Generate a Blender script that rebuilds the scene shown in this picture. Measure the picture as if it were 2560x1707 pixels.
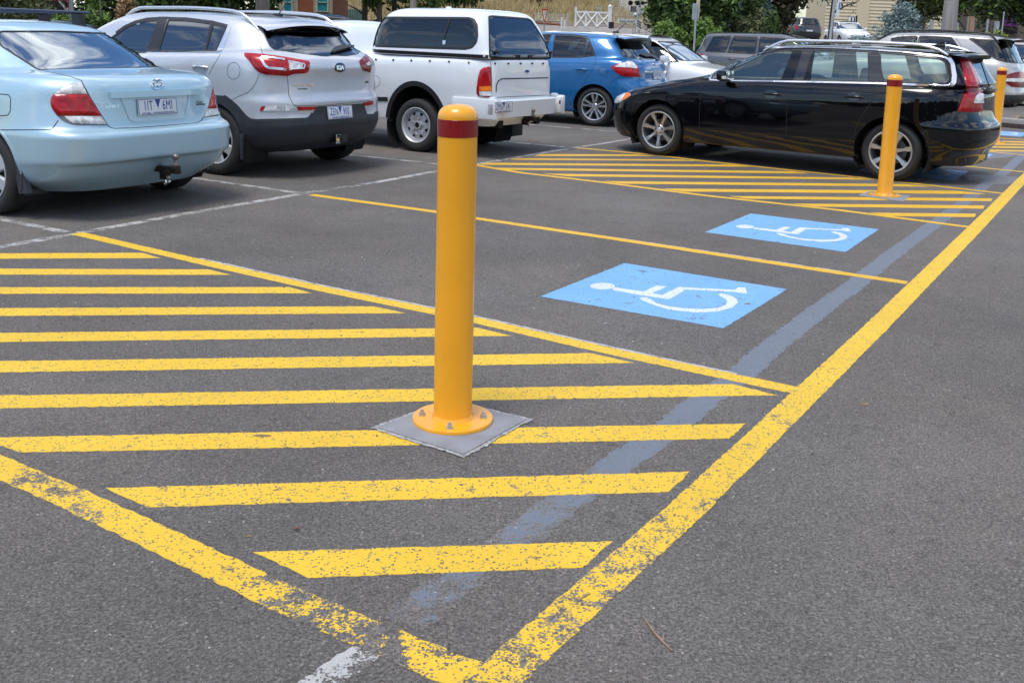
import bpy, bmesh, math, random
import numpy as np
from mathutils import Vector, Matrix, geometry
from mathutils.bvhtree import BVHTree
R_ = math.radians
random.seed(7); rng = np.random.default_rng(7)
for o in list(bpy.data.objects): bpy.data.objects.remove(o)
scene = bpy.context.scene
COL = scene.collection

# ------------------------------------------------------------------ camera
PW, PH = 2560.0, 1707.0
CF, CP, CR, CS = 2512.88, 0.15777, 0.033042, -365.98     # focal (photo px), pitch, roll, vertical shift (px)
CH = 1.41472
_cp, _sp, _cr, _sr = math.cos(CP), math.sin(CP), math.cos(CR), math.sin(CR)
cF = Vector((0, _cp, -_sp)); _r = Vector((1, 0, 0)); _u = Vector((0, _sp, _cp))
cR = _r*_cr+_u*_sr; cU = -_r*_sr+_u*_cr; cO = Vector((0, 0, CH))
cam = bpy.data.objects.new("camera", bpy.data.cameras.new("camera")); COL.objects.link(cam)
cam.data.sensor_width = 36; cam.data.sensor_fit = 'HORIZONTAL'
cam.data.lens = CF/PW*36; cam.data.shift_y = CS/PW
cam.data.clip_start = 0.1; cam.data.clip_end = 3000
M = Matrix((cR, cU, -cF)).transposed().to_4x4(); M.translation = cO; cam.matrix_world = M
scene.camera = cam

# ------------------------------------------------------------------ world, sun, exposure
SUN_EL, SUN_AZ = 71.0, 215.0      # elevation, compass direction the light comes from (deg, from +Y clockwise)
w = bpy.data.worlds.new("World"); scene.world = w; w.use_nodes = True
nt = w.node_tree; nt.nodes.clear()
def wn(t): return nt.nodes.new(t)
out = wn('ShaderNodeOutputWorld'); bg = wn('ShaderNodeBackground'); sky = wn('ShaderNodeTexSky')
sky.sky_type = 'NISHITA'; sky.sun_disc = False
sky.sun_elevation = R_(SUN_EL); sky.sun_rotation = R_(SUN_AZ); sky.altitude = 300; sky.dust_density = 1.5
tc = wn('ShaderNodeTexCoord'); mp = wn('ShaderNodeMapping'); mp.inputs['Scale'].default_value = (1, 1, 2.2)
mp.inputs['Location'].default_value = (3.1, 1.7, 0.4)
ns = wn('ShaderNodeTexNoise'); ns.inputs['Scale'].default_value = 2.6; ns.inputs['Detail'].default_value = 9; ns.inputs['Roughness'].default_value = .58
rp = wn('ShaderNodeValToRGB'); rp.color_ramp.elements[0].position = .47; rp.color_ramp.elements[1].position = .60
ns2 = wn('ShaderNodeTexNoise'); ns2.inputs['Scale'].default_value = 5; ns2.inputs['Detail'].default_value = 6
rp2 = wn('ShaderNodeValToRGB'); rp2.color_ramp.elements[0].position = .35; rp2.color_ramp.elements[1].position = .7
rp2.color_ramp.elements[0].color = (5.2, 5.5, 6.0, 1); rp2.color_ramp.elements[1].color = (11.5, 11.4, 11.2, 1)
mx = wn('ShaderNodeMix'); mx.data_type = 'RGBA'
L = nt.links.new
L(tc.outputs['Generated'], mp.inputs['Vector']); L(mp.outputs['Vector'], ns.inputs['Vector']); L(mp.outputs['Vector'], ns2.inputs['Vector'])
L(ns.outputs['Fac'], rp.inputs['Fac']); L(ns2.outputs['Fac'], rp2.inputs['Fac'])
hs = wn('ShaderNodeHueSaturation'); hs.inputs['Saturation'].default_value = 1.22; hs.inputs['Value'].default_value = 1.1; L(sky.outputs['Color'], hs.inputs['Color'])
L(rp.outputs['Color'], mx.inputs['Factor']); L(hs.outputs['Color'], mx.inputs['A']); L(rp2.outputs['Color'], mx.inputs['B'])
L(mx.outputs['Result'], bg.inputs['Color']); bg.inputs['Strength'].default_value = 0.11
L(bg.outputs['Background'], out.inputs['Surface'])
sun = bpy.data.objects.new("sun", bpy.data.lights.new("sun", 'SUN')); COL.objects.link(sun)
sun.data.energy = 1.5; sun.data.angle = R_(22); sun.data.color = (1, .965, .91)
_d = Vector((math.sin(R_(SUN_AZ))*math.cos(R_(SUN_EL)), math.cos(R_(SUN_AZ))*math.cos(R_(SUN_EL)), math.sin(R_(SUN_EL))))
sun.rotation_euler = _d.to_track_quat('Z', 'Y').to_euler()
scene.view_settings.view_transform = 'Standard'; scene.view_settings.look = 'None'
scene.view_settings.exposure = 0.82; scene.view_settings.gamma = 1
scene.render.resolution_x = 1024; scene.render.resolution_y = 682

# ------------------------------------------------------------------ geometry of the photograph -> place
def ray(px, py): return (cF + cR*((px-PW/2)/CF) + cU*((PH/2+CS-py)/CF))
def gnd(px, py, z=0.0):
    d = ray(px, py); t = (z-CH)/d.z; return Vector((d.x*t, d.y*t, z))
def aty(px, py, Y):
    d = ray(px, py); t = Y/d.y; return Vector((d.x*t, Y, CH+d.z*t))
def proj(p):
    v = Vector(p)-cO; f = v.dot(cF); return (PW/2+CF*v.dot(cR)/f, PH/2+CS-CF*v.dot(cU)/f)

# ------------------------------------------------------------------ objects
def link(o, parent=None):
    COL.objects.link(o)
    if parent: o.parent = parent
    return o
def thing(name, label, cat, loc=(0, 0, 0), rz=0, group=None):
    o = bpy.data.objects.new(name, None); o.empty_display_size = .2; link(o); o.location = loc; o.rotation_euler = (0, 0, rz)
    o['label'] = label; o['category'] = cat
    if group: o['group'] = group
    return o
def tag(o, label, cat, group=None):
    o['label'] = label; o['category'] = cat
    if group: o['group'] = group
    return o
def struct(o): o['kind'] = 'structure'; return o
def mesh(name, verts, faces, mat, parent=None, smooth=False, mats=None):
    me = bpy.data.meshes.new(name); me.from_pydata([tuple(v) for v in verts], [], [tuple(f) for f in faces])
    if mats:
        for m in mats: me.materials.append(m)
    elif mat: me.materials.append(mat)
    if smooth: me.polygons.foreach_set('use_smooth', [True]*len(me.polygons))
    me.update()
    return link(bpy.data.objects.new(name, me), parent)
class MB:
    """collects shapes, then links them as one mesh"""
    def __init__(s): s.v = []; s.f = []; s.sm = []
    def add(s, v, f, smooth=False):
        b = len(s.v); s.v += [tuple(x) for x in v]; s.f += [tuple(b+i for i in q) for q in f]; s.sm += [smooth]*len(f); return s
    def box(s, c, sz, rz=0, rot=None, bev=0):
        bm = bmesh.new(); bmesh.ops.create_cube(bm, size=1)
        for v in bm.verts: v.co = Vector((v.co.x*sz[0], v.co.y*sz[1], v.co.z*sz[2]))
        if bev: bmesh.ops.bevel(bm, geom=bm.edges[:], offset=bev, segments=2, affect='EDGES', profile=.6)
        m = (rot if rot else Matrix.Rotation(rz, 3, 'Z')); bm.verts.index_update()
        s.add([m @ v.co+Vector(c) for v in bm.verts], [[v.index for v in f.verts] for f in bm.faces], bool(bev)); bm.free(); return s
    def tube(s, pts, r, n=10, caps=True, closed=False):
        pts = [Vector(p) for p in pts]; rr = r if hasattr(r, '__len__') else [r]*len(pts); V = []; F = []
        up = None; K = len(pts)
        for i, p in enumerate(pts):
            a = pts[i-1] if (i > 0 or closed) else p; b = pts[(i+1) % K] if (i < K-1 or closed) else p
            t = (b-a).normalized()
            if up is None: up = Vector((0, 0, 1)) if abs(t.z) < .9 else Vector((1, 0, 0))
            x = t.cross(up).normalized(); y = x.cross(t).normalized(); up = y
            V += [p+(x*math.cos(2*math.pi*j/n)+y*math.sin(2*math.pi*j/n))*rr[i] for j in range(n)]
        for i in range(K if closed else K-1):
            for j in range(n):
                a = i*n; b = ((i+1) % K)*n; F.append((a+j, a+(j+1) % n, b+(j+1) % n, b+j))
        if caps and not closed: F += [tuple(range(n-1, -1, -1)), tuple(range((K-1)*n, K*n))]
        return s.add(V, F, True)
    def lathe(s, prof, n=32, axis='z', c=(0, 0, 0), smooth=True, a0=0, a1=2*math.pi):
        full = abs(a1-a0-2*math.pi) < 1e-6; V = []; F = []; m = n if full else n+1; c = Vector(c)
        for (r, h) in prof:
            for j in range(m):
                a = a0+(a1-a0)*j/n; x, y = r*math.cos(a), r*math.sin(a)
                V.append(c+(Vector((x, y, h)) if axis == 'z' else Vector((x, h, y)) if axis == 'y' else Vector((h, x, y))))
        for i in range(len(prof)-1):
            for j in range(n):
                k = (j+1) % m; F.append((i*m+j, i*m+k, (i+1)*m+k, (i+1)*m+j))
        return s.add(V, F, smooth)
    def prism(s, poly, d, o=(0, 0, 0), ex=(1, 0, 0), ey=(0, 0, 1), ez=(0, 1, 0)):
        """2-D polygon in the plane (ex,ey) at o, thickness d along ez"""
        o, ex, ey, ez = Vector(o), Vector(ex), Vector(ey), Vector(ez); n = len(poly)
        V = [o+ex*a+ey*b for a, b in poly]+[o+ex*a+ey*b+ez*d for a, b in poly]
        tri = geometry.tessellate_polygon([[Vector((a, b, 0)) for a, b in poly]])
        F = [tuple(t) for t in tri]+[tuple(i+n for i in reversed(t)) for t in tri]+[(i, (i+1) % n, (i+1) % n+n, i+n) for i in range(n)]
        return s.add(V, F)
    def build(s, name, mat, parent=None, edge=None):
        o = mesh(name, s.v, s.f, mat, parent); me = o.data
        me.polygons.foreach_set('use_smooth', s.sm)
        bm = bmesh.new(); bm.from_mesh(me); bmesh.ops.recalc_face_normals(bm, faces=bm.faces); bm.to_mesh(me); bm.free()
        if any(s.sm):
            try: me.set_sharp_from_angle(angle=R_(edge or 38))
            except Exception: pass
        return o

# ------------------------------------------------------------------ materials
MATS = {}
def new_mat(name):
    m = bpy.data.materials.new(name); m.use_nodes = True; t = m.node_tree
    b = t.nodes['Principled BSDF']; return m, t, b
def pbr(name, col, rough=.5, metal=0, coat=0, spec=.5, noise=0, nscale=20, bump=0, bscale=200, trans=0, emis=None, coatr=.03, stretch=None):
    if name in MATS: return MATS[name]
    m, t, b = new_mat(name); n = t.nodes; l = t.links.new
    b.inputs['Base Color'].default_value = (*col, 1); b.inputs['Roughness'].default_value = rough; b.inputs['Metallic'].default_value = metal
    b.inputs['Coat Weight'].default_value = coat; b.inputs['Coat Roughness'].default_value = coatr; b.inputs['Specular IOR Level'].default_value = spec
    if trans: b.inputs['Transmission Weight'].default_value = trans
    if emis: b.inputs['Emission Color'].default_value = (*emis, 1); b.inputs['Emission Strength'].default_value = 1
    if noise or bump:
        tc = n.new('ShaderNodeTexCoord'); mpn = n.new('ShaderNodeMapping'); l(tc.outputs['Object'], mpn.inputs['Vector'])
        if stretch: mpn.inputs['Scale'].default_value = stretch
    if noise:
        x = n.new('ShaderNodeTexNoise'); x.inputs['Scale'].default_value = nscale; x.inputs['Detail'].default_value = 5; l(mpn.outputs['Vector'], x.inputs['Vector'])
        r = n.new('ShaderNodeMapRange'); r.inputs['From Min'].default_value = .3; r.inputs['From Max'].default_value = .7
        r.inputs['To Min'].default_value = 1-noise; r.inputs['To Max'].default_value = 1+noise*.7; l(x.outputs['Fac'], r.inputs['Value'])
        v = n.new('ShaderNodeVectorMath'); v.operation = 'SCALE'; v.inputs[0].default_value = col; l(r.outputs['Result'], v.inputs['Scale'])
        l(v.outputs['Vector'], b.inputs['Base Color'])
    if bump:
        x = n.new('ShaderNodeTexNoise'); x.inputs['Scale'].default_value = bscale; x.inputs['Detail'].default_value = 4; l(mpn.outputs['Vector'], x.inputs['Vector'])
        bp = n.new('ShaderNodeBump'); bp.inputs['Strength'].default_value = bump; bp.inputs['Distance'].default_value = .01
        l(x.outputs['Fac'], bp.inputs['Height']); l(bp.outputs['Normal'], b.inputs['Normal'])
    MATS[name] = m; return m
# ------------------------------------------------------------------ asphalt (shared node group, world coordinates)
ag = bpy.data.node_groups.new('AsphaltGroup', 'ShaderNodeTree')
ag.interface.new_socket('Color', in_out='OUTPUT', socket_type='NodeSocketColor'); ag.interface.new_socket('Height', in_out='OUTPUT', socket_type='NodeSocketFloat')
def gn(t): return ag.nodes.new(t)
_o = gn('NodeGroupOutput'); _g = gn('ShaderNodeNewGeometry'); lk = ag.links.new
def nz(scale, det, rough=.5):
    x = gn('ShaderNodeTexNoise'); x.inputs['Scale'].default_value = scale; x.inputs['Detail'].default_value = det; x.inputs['Roughness'].default_value = rough
    lk(_g.outputs['Position'], x.inputs['Vector']); return x
def mr(src, a, b, c, d):
    x = gn('ShaderNodeMapRange'); x.inputs['From Min'].default_value = a; x.inputs['From Max'].default_value = b; x.inputs['To Min'].default_value = c; x.inputs['To Max'].default_value = d
    lk(src, x.inputs['Value']); return x.outputs['Result']
def mul(a, b):
    x = gn('ShaderNodeMath'); x.operation = 'MULTIPLY'; lk(a, x.inputs[0])
    if isinstance(b, (int, float)): x.inputs[1].default_value = b
    else: lk(b, x.inputs[1])
    return x.outputs[0]
big = mr(nz(.33, 3).outputs['Fac'], .35, .65, .80, 1.14); med = mr(nz(2.3, 6, .6).outputs['Fac'], .3, .7, .9, 1.1)
grain = mr(nz(120, 5, .75).outputs['Fac'], .34, .66, .38, 1.70)
fine = mr(nz(300, 2).outputs['Fac'], .3, .7, .68, 1.34)
vo = gn('ShaderNodeTexVoronoi'); vo.inputs['Scale'].default_value = 150; lk(_g.outputs['Position'], vo.inputs['Vector'])
sp = gn('ShaderNodeSeparateColor'); lk(vo.outputs['Color'], sp.inputs['Color'])
stone = mr(sp.outputs[0], .0, 1, .70, 1.30)
light0 = mr(sp.outputs[1], .955, 1.0, 0, .9); scuff = mr(nz(1.3, 9, .78).outputs['Fac'], .56, .72, 0, .16)
_a = gn('ShaderNodeMath'); _a.operation = 'ADD'; lk(light0, _a.inputs[0]); lk(scuff, _a.inputs[1]); light = _a.outputs[0]           # odd pale chips
v2 = gn('ShaderNodeTexVoronoi'); v2.inputs['Scale'].default_value = 34; lk(_g.outputs['Position'], v2.inputs['Vector'])
sp2 = gn('ShaderNodeSeparateColor'); lk(v2.outputs['Color'], sp2.inputs['Color'])
pit = mr(sp2.outputs[2], .93, .99, 1, .82)
k = mul(mul(mul(mul(big, med), grain), fine), mul(stone, pit))
ad = gn('ShaderNodeMath'); ad.operation = 'ADD'; lk(k, ad.inputs[0]); lk(light, ad.inputs[1])
hue = gn('ShaderNodeMix'); hue.data_type = 'RGBA'; hue.inputs['A'].default_value = (.120, .111, .102, 1); hue.inputs['B'].default_value = (.130, .113, .100, 1)
lk(mr(nz(.8, 4).outputs['Fac'], .4, .65, 0, 1), hue.inputs['Factor'])
vm = gn('ShaderNodeVectorMath'); vm.operation = 'SCALE'; lk(hue.outputs['Result'], vm.inputs[0]); lk(ad.outputs[0], vm.inputs['Scale'])
lk(vm.outputs['Vector'], _o.inputs['Color']); lk(mul(grain, stone), _o.inputs['Height'])

m_asph, t, b = new_mat('asphalt'); g = t.nodes.new('ShaderNodeGroup'); g.node_tree = ag
t.links.new(g.outputs['Color'], b.inputs['Base Color']); b.inputs['Roughness'].default_value = .85; b.inputs['Specular IOR Level'].default_value = .35
bp = t.nodes.new('ShaderNodeBump'); bp.inputs['Strength'].default_value = .55; bp.inputs['Distance'].default_value = .004
t.links.new(g.outputs['Height'], bp.inputs['Height']); t.links.new(bp.outputs['Normal'], b.inputs['Normal'])

def paint(name, col, base, rough=.55, fleck=.12, patch=.0, alpha=1.0):
    """road paint over asphalt; attribute 'wear' (0..1) strips it, small flecks always missing"""
    m, t, b = new_mat(name); n = t.nodes; l = t.links.new
    g = n.new('ShaderNodeGroup'); g.node_tree = ag; geo = n.new('ShaderNodeNewGeometry')
    at = n.new('ShaderNodeAttribute'); at.attribute_name = 'wear'
    def NZ(s, d, r=.6):
        x = n.new('ShaderNodeTexNoise'); x.inputs['Scale'].default_value = s; x.inputs['Detail'].default_value = d; x.inputs['Roughness'].default_value = r; l(geo.outputs['Position'], x.inputs['Vector']); return x.outputs['Fac']
    def MA(op, a, b_):
        x = n.new('ShaderNodeMath'); x.operation = op
        for i, q in enumerate((a, b_)):
            if isinstance(q, (int, float)): x.inputs[i].default_value = q
            else: l(q, x.inputs[i])
        return x.outputs[0]
    big = NZ(9, 7, .72); sm = NZ(120, 4, .75); tiny = NZ(2.2, 3)
    # value to compare with: combination of coarse and fine noise
    hr = n.new('ShaderNodeMapRange'); hr.inputs['From Min'].default_value = .45; hr.inputs['From Max'].default_value = 1.7; hr.inputs['To Min'].default_value = .62; hr.inputs['To Max'].default_value = .30; l(g.outputs['Height'], hr.inputs['Value'])
    v = MA('ADD', MA('ADD', MA('MULTIPLY', big, .34), MA('MULTIPLY', sm, .36)), MA('MULTIPLY', hr.outputs['Result'], .30))
    v = MA('ADD', MA('MULTIPLY', MA('SUBTRACT', v, .488), 1.75), .5)
    th = MA('ADD', MA('MULTIPLY', at.outputs['Fac'], 1.0), base)       # threshold
    th = MA('ADD', th, MA('MULTIPLY', MA('SUBTRACT', tiny, .5), .14))
    d = MA('SUBTRACT', v, th)
    r = n.new('ShaderNodeMapRange'); r.inputs['From Min'].default_value = -.004; r.inputs['From Max'].default_value = .006; l(d, r.inputs['Value'])
    vv = n.new('ShaderNodeTexVoronoi'); vv.inputs['Scale'].default_value = 190; l(geo.outputs['Position'], vv.inputs['Vector'])
    sc_ = n.new('ShaderNodeSeparateColor'); l(vv.outputs['Color'], sc_.inputs['Color'])
    keep = MA('LESS_THAN', sc_.outputs[0], MA('SUBTRACT', MA('SUBTRACT', 1.045-fleck*.45, MA('MULTIPLY', at.outputs['Fac'], .55)), MA('MULTIPLY', MA('SUBTRACT', big, .42), .22)))
    near = n.new('ShaderNodeMapRange'); near.inputs['From Min'].default_value = .02; near.inputs['From Max'].default_value = .55; near.inputs['To Min'].default_value = 1; near.inputs['To Max'].default_value = .8; l(vv.outputs['Distance'], near.inputs['Value'])
    fac = MA('MULTIPLY', MA('MULTIPLY', r.outputs['Result'], keep), alpha)
    cv = n.new('ShaderNodeMapRange'); cv.inputs['From Min'].default_value = .3; cv.inputs['From Max'].default_value = .7; cv.inputs['To Min'].default_value = .78; cv.inputs['To Max'].default_value = 1.06
    l(MA('ADD', MA('MULTIPLY', tiny, .4), MA('MULTIPLY', sm, .6)), cv.inputs['Value'])
    vs = n.new('ShaderNodeVectorMath'); vs.operation = 'SCALE'; vs.inputs[0].default_value = col; l(cv.outputs['Result'], vs.inputs['Scale'])
    mxx = n.new('ShaderNodeMix'); mxx.data_type = 'RGBA'; l(fac, mxx.inputs['Factor']); l(g.outputs['Color'], mxx.inputs['A']); l(vs.outputs['Vector'], mxx.inputs['B'])
    l(mxx.outputs['Result'], b.inputs['Base Color']); b.inputs['Roughness'].default_value = rough; b.inputs['Specular IOR Level'].default_value = .35
    bp = n.new('ShaderNodeBump'); bp.inputs['Strength'].default_value = .4; bp.inputs['Distance'].default_value = .003; l(g.outputs['Height'], bp.inputs['Height']); l(bp.outputs['Normal'], b.inputs['Normal'])
    return m
m_yel = paint('yellow_paint', (.78, .495, .034), .345)
m_yel2 = paint('yellow_paint_deep', (.76, .44, .026), .33)
m_whi = paint('old_white_paint', (.47, .46, .44), .455)
m_grey = paint('blue_grey_paint', (.16, .185, .23), .405, alpha=.90)
m_blue = paint('blue_paint', (.19, .42, .72), .42)
m_sym = paint('symbol_paint', (.66, .70, .74), .375)

# ground sheet with a gentle rise far away
def gz(x, y):
    u = min(1, max(0, (y-27)/22)); u = u*u*(3-2*u); k = min(1, max(0, (x-6)/9)); top = 1.84-.42*k; lf = min(1, max(0, (x+16)/10))
    h = u*(.9+(top-.9)*lf); q = min(1, max(0, (x+24)/8))*min(1, max(0, (21-x)/8))
    return h+max(0, y-56)*.078*q
def grid_obj(name, xs, ys, zf, mat):
    V = [(x, y, zf(x, y)) for y in ys for x in xs]; n = len(xs)
    F = [(j*n+i, j*n+i+1, (j+1)*n+i+1, (j+1)*n+i) for j in range(len(ys)-1) for i in range(n-1)]
    return mesh(name, V, F, mat, smooth=True)
xs = [-600, -300, -150, -80]+list(np.linspace(-50, 50, 41))+[80, 150, 300, 600]
ys = [-300, -100, -40, -10, 0]+list(np.linspace(5, 95, 61))+[120, 160, 250, 400, 900]
struct(grid_obj('ground', [float(a) for a in xs], [float(a) for a in ys], gz, m_asph))

# ------------------------------------------------------------------ painted markings
ZM = .004
def jit(a): return (random.random()-.5)*2*a
def dens(p, q, step=.02):
    n = max(1, int((q-p).length/step)); return [p.lerp(q, i/n) for i in range(n)]
def quad_mark(name, px4, mat, z=ZM, wear=None, rag=.003, world=False):
    """polygon traced on the ground; ragged edges"""
    z = z*.45; c = [Vector(p) if world else gnd(*p) for p in px4]; loop = []
    for i in range(len(c)): loop += dens(c[i], c[(i+1) % len(c)])
    loop = [Vector((p.x+jit(rag), p.y+jit(rag), z)) for p in loop]
    tri = [tuple(t) for t in geometry.tessellate_polygon([loop])]; n = len(loop)
    tri += [(i, (i+1) % n, n+(i+1) % n, n+i) for i in range(n)]; loop = loop+[Vector((p.x, p.y, .0001)) for p in loop]
    o = mesh(name, loop, tri, mat)
    a = o.data.attributes.new('wear', 'FLOAT', 'POINT')
    a.data.foreach_set('value', [wear(p) if wear else 0 for p in loop])
    return struct(o)
def line_mark(name, pts, width, mat, z=ZM, wear=None, rag=.003, off=0, world=False, cross=5):
    z = z*.45; c = [Vector(p) if world else gnd(*p) for p in pts]; s = []
    for i in range(len(c)-1): s += dens(c[i], c[i+1], .02)
    s.append(c[-1]); n = len(s); V = []; W = []
    ts = [0]
    for i in range(1, n): ts.append(ts[-1]+(s[i]-s[i-1]).length)
    # smooth direction
    for i in range(n):
        a = s[max(0, i-12)]; b_ = s[min(n-1, i+12)]; d = (b_-a).normalized(); nn = Vector((-d.y, d.x, 0))
        for k in range(cross):
            e = (k/(cross-1)-.5)*width+off
            if k in (0, cross-1): e += jit(rag)
            p = s[i]+nn*e; V.append((p.x, p.y, z)); W.append(wear(ts[i]/ts[-1], k/(cross-1), p) if wear else 0)
    F = [(i*cross+k, i*cross+k+1, (i+1)*cross+k+1, (i+1)*cross+k) for i in range(n-1) for k in range(cross-1)]
    m0 = len(V)
    for i in range(n):
        for k in (0, cross-1): q = V[i*cross+k]; V.append((q[0], q[1], .0001)); W.append(W[i*cross+k])
    for i in range(n-1):
        F += [(i*cross, (i+1)*cross, m0+2*i+2, m0+2*i), (i*cross+cross-1, m0+2*i+1, m0+2*i+3, (i+1)*cross+cross-1)]
    o = mesh(name, V, F, mat); a = o.data.attributes.new('wear', 'FLOAT', 'POINT'); a.data.foreach_set('value', W)
    return struct(o)
def near_wear(p, r0=2.3, r1=5.0, m=.085): return m*max(0, 1-(p.y-r0)/(r1-r0))
# old blue-grey overpainted line
line_mark('faded_line', [(1000,1556),(1014,1548),(1162,1432.5),(1279,1357.7),(1424,1242),(1514,1182),(1616,1107),(1688.8,1059.5),(1765,995),(1850,940.5),(1906,886),(2080,750),(2119,725),(2226,640),(2295.7,589),(2389,521),(2462,463),(2513,429),(2552.5,392),(2620,335)],
          .125, m_grey, z=.001, rag=.008, wear=lambda s, k, p: (.11 if s < .03 else .06 if s < .06 else .0)+(.06 if k in (0, 1) else 0))
quad_mark('faded_line', [(2408,438),(2470,437),(2540,442),(2548,446),(2536,458),(2498,462),(2466,458),(2420,450)], m_grey, z=.0013, rag=.01, wear=lambda p: .09)
quad_mark('faded_line', [(2440,385),(2490,377),(2552,381),(2530,392),(2470,398)], m_grey, z=.0013, rag=.01, wear=lambda p: .04)
# white lines of the older bay layout
Wl = [(-160,650),(0,617.7),(182,585.4),(486.4,531),(762,483.3),(938,456.5),(1088,428.6),(1188,411.6),(1431,369.7),(1500,360.5),(1590,345)]
ww = lambda s, k, p: .045+.02*math.sin(s*40)
line_mark('white_line', Wl, .085, m_whi, z=.0016, wear=ww)
for P in ([(-160,510),(0,547),(170,582)], [(300,420),(452,441),(762,485)], [(640,362),(877,387.4),(1088,409.5),(1165,418)], [(1000,322),(1264.6,354.4),(1431,369.7)], [(1100,291),(1315.6,310.9),(1500,326),(1640,338)]):
    line_mark('white_line', P, .075, m_whi, z=.0025, wear=ww)
line_mark('white_line', [(1195,718),(1500,785),(1790,866),(1815,930)][:3], .05, m_whi, z=.0016, off=.0, wear=lambda s, k, p: .16) if 0 else None
quad_mark('white_line', [(744,1707),(899,1606),(958,1636),(857,1707),(760,1780),(640,1780)], m_whi, z=.0016, wear=lambda p: .035, rag=.008)
# yellow lines
L1p = [(190,583.5),(212,588),(510,656.8),(800,721.4),(1088,780),(1186,800),(1500,872.4),(1760,928),(1989.8,976)]
line_mark('white_line', [(480,650),(800,721.4),(1088,780),(1186,800),(1500,872.4),(1830,944)], .02, m_whi, z=.0019, off=.060, wear=lambda s, k, p: -.02, rag=.004)
line_mark('yellow_line', L1p, .092, m_yel, z=.0028, wear=lambda s, k, p: .045+.03*max(0, (s-.8)/.2))
L2p = [(778,487.3),(1087.8,529.6),(1186,545.6),(1500,591.8),(2100,682.6),(2268,707)]
line_mark('white_line', [(1450,585),(1800,637),(2100,682.6)], .02, m_whi, z=.0019, off=.052, wear=lambda s, k, p: .03, rag=.004)
line_mark('yellow_line', L2p, .088, m_yel2, z=.0028)
line_mark('yellow_line', [(1194,414),(1300,432),(1500,455.4),(1760,488.8),(2100,525.9),(2423,568)], .085, m_yel2, z=.0028)
line_mark('yellow_line', [(1443,370),(1640,387.8),(1760,403),(2100,438.4),(2195,448.6),(2510,484.4)], .085, m_yel2, z=.0028)
line_mark('yellow_line', [(1990,376),(2321,406.5),(2600,434)], .08, m_yel2, z=.0028)
line_mark('yellow_line', [(2380,374),(2470,379),(2600,392)], .085, m_yel2, z=.0028)
line_mark('yellow_line', [(2440,342),(2487,345),(2600,352)], .085, m_yel2, z=.0028)
A_p = [(2700,318),(2556,449.7),(2437,572),(2254,754),(2190,818),(2027,974.5),(1869+38,1090),(1705.8,1283),(1408,1545),(1232,1703),(1130,1790)]
line_mark('yellow_line', A_p, .113, m_yel, z=.0032, wear=lambda s, k, p: .035+near_wear(p, 1.9, 5.5, .11))
def w0(s, k, p):
    # worn towards the corner
    d = p.y
    q = proj((p.x, p.y, 0))[0]
    base = .055
    if 40 < q < 260: base = .115+(.02 if k > .3 else 0)
    if 260 <= q < 560: base = .075
    if 560 <= q < 720: base = .11+.04*(q-560)/160
    if 720 <= q < 966: base = .195-(.05 if k > .88 or .2 < k < .45 else 0)
    if 966 <= q < 1004: base = .30
    if 1004 <= q: base = .135
    return base
line_mark('yellow_line', [(-260,1050),(0,1167),(191,1250),(382.7,1339),(700,1490),(985,1612),(1117.7,1668),(1215,1700)], .108, m_yel, z=.0028, wear=w0, rag=.004, cross=7)
# hatching of the near walkway
def wr(base): return lambda p: base+near_wear(p, 2.2, 4.4, .035)
H1 = [[(-200,634),(-200,648),(0,646.9),(403,645.6),(355.4,632.3),(0,633.7)],
 [(-200,672.5),(-200,687.5),(0,686.7),(578,687.4),(520.4,673.8),(0,672.1)],
 [(-200,719),(-200,736),(0,734.7),(780.6,733.3),(722.8,718),(0,718.4)],
 [(-200,773),(-200,793),(0,790),(1014.6,783),(934.7,766),(0,770.7)],
 [(-200,836),(-200,859),(0,855),(1279,839.8),(1196,819.7),(0,832.5)],
 [(-200,908),(-200,937),(0,931),(1585,907),(1478,883),(0,903)],
 [(-200,995),(-140,1024),(0,1020.8),(1943.9,988),(1831.6,960.2),(0,988.7)],
 [(-46,1094.5),(49.8,1131),(900,1115.6),(1823,1096.3),(1864.6,1058.8),(900,1076)],
 [(264,1220),(369.3,1267.7),(900,1252),(1673.5,1229.6),(1725,1179),(900,1202)],
 [(634,1379.8),(773.8,1443.5),(1457.8,1418.9),(1529,1352.6),(900,1372)]]
for i, q in enumerate(H1): quad_mark('hatch_line', q, m_yel, z=.0022, wear=wr(.030+.003*i))
H2 = [[(1351,385.7),(1334,390.5),(1640,390.5),(1589,386.7)], [(1285,396.3),(1275,399.7),(1749,403),(1698,399.3)],
 [(1217,407.5),(1193,412.2),(1878,417.3),(1830.6,412.2)], [(1227.2,419.7),(1271,425),(2024.5,434.4),(1980,428.6)],
 [(1356.5,434.4),(1421,441.2),(2185,449.7),(2127,444.6)], [(1504,453),(1558.5,459.9),(2331.4,467.3),(2263.4,460.9)],
 [(1652,471.8),(1711.6,479.3),(2467.5,485.7),(2396,477.6)], [(1820.4,490.5),(1871.4,497.3),(2477.7,503.4),(2481,496.3)],
 [(1976.9,509.2),(2042.3,517),(2458,522.1),(2462.4,514.3)], [(2173.3,532),(2226,540.5),(2435.2,543.2),(2441.3,534.7)]]
for q in H2: quad_mark('hatch_line', q, m_yel2, z=.0022)
for y0, y1, x0 in ((352.6,355.6,2440),(359,362,2420),(366,369,2405),(374,378,2385)):
    quad_mark('hatch_line', [(x0,y0-1),(x0-12,y0+2.4),(2620,y1+2.8),(2620,y1-.6)], m_yel2, z=.0022)
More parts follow.
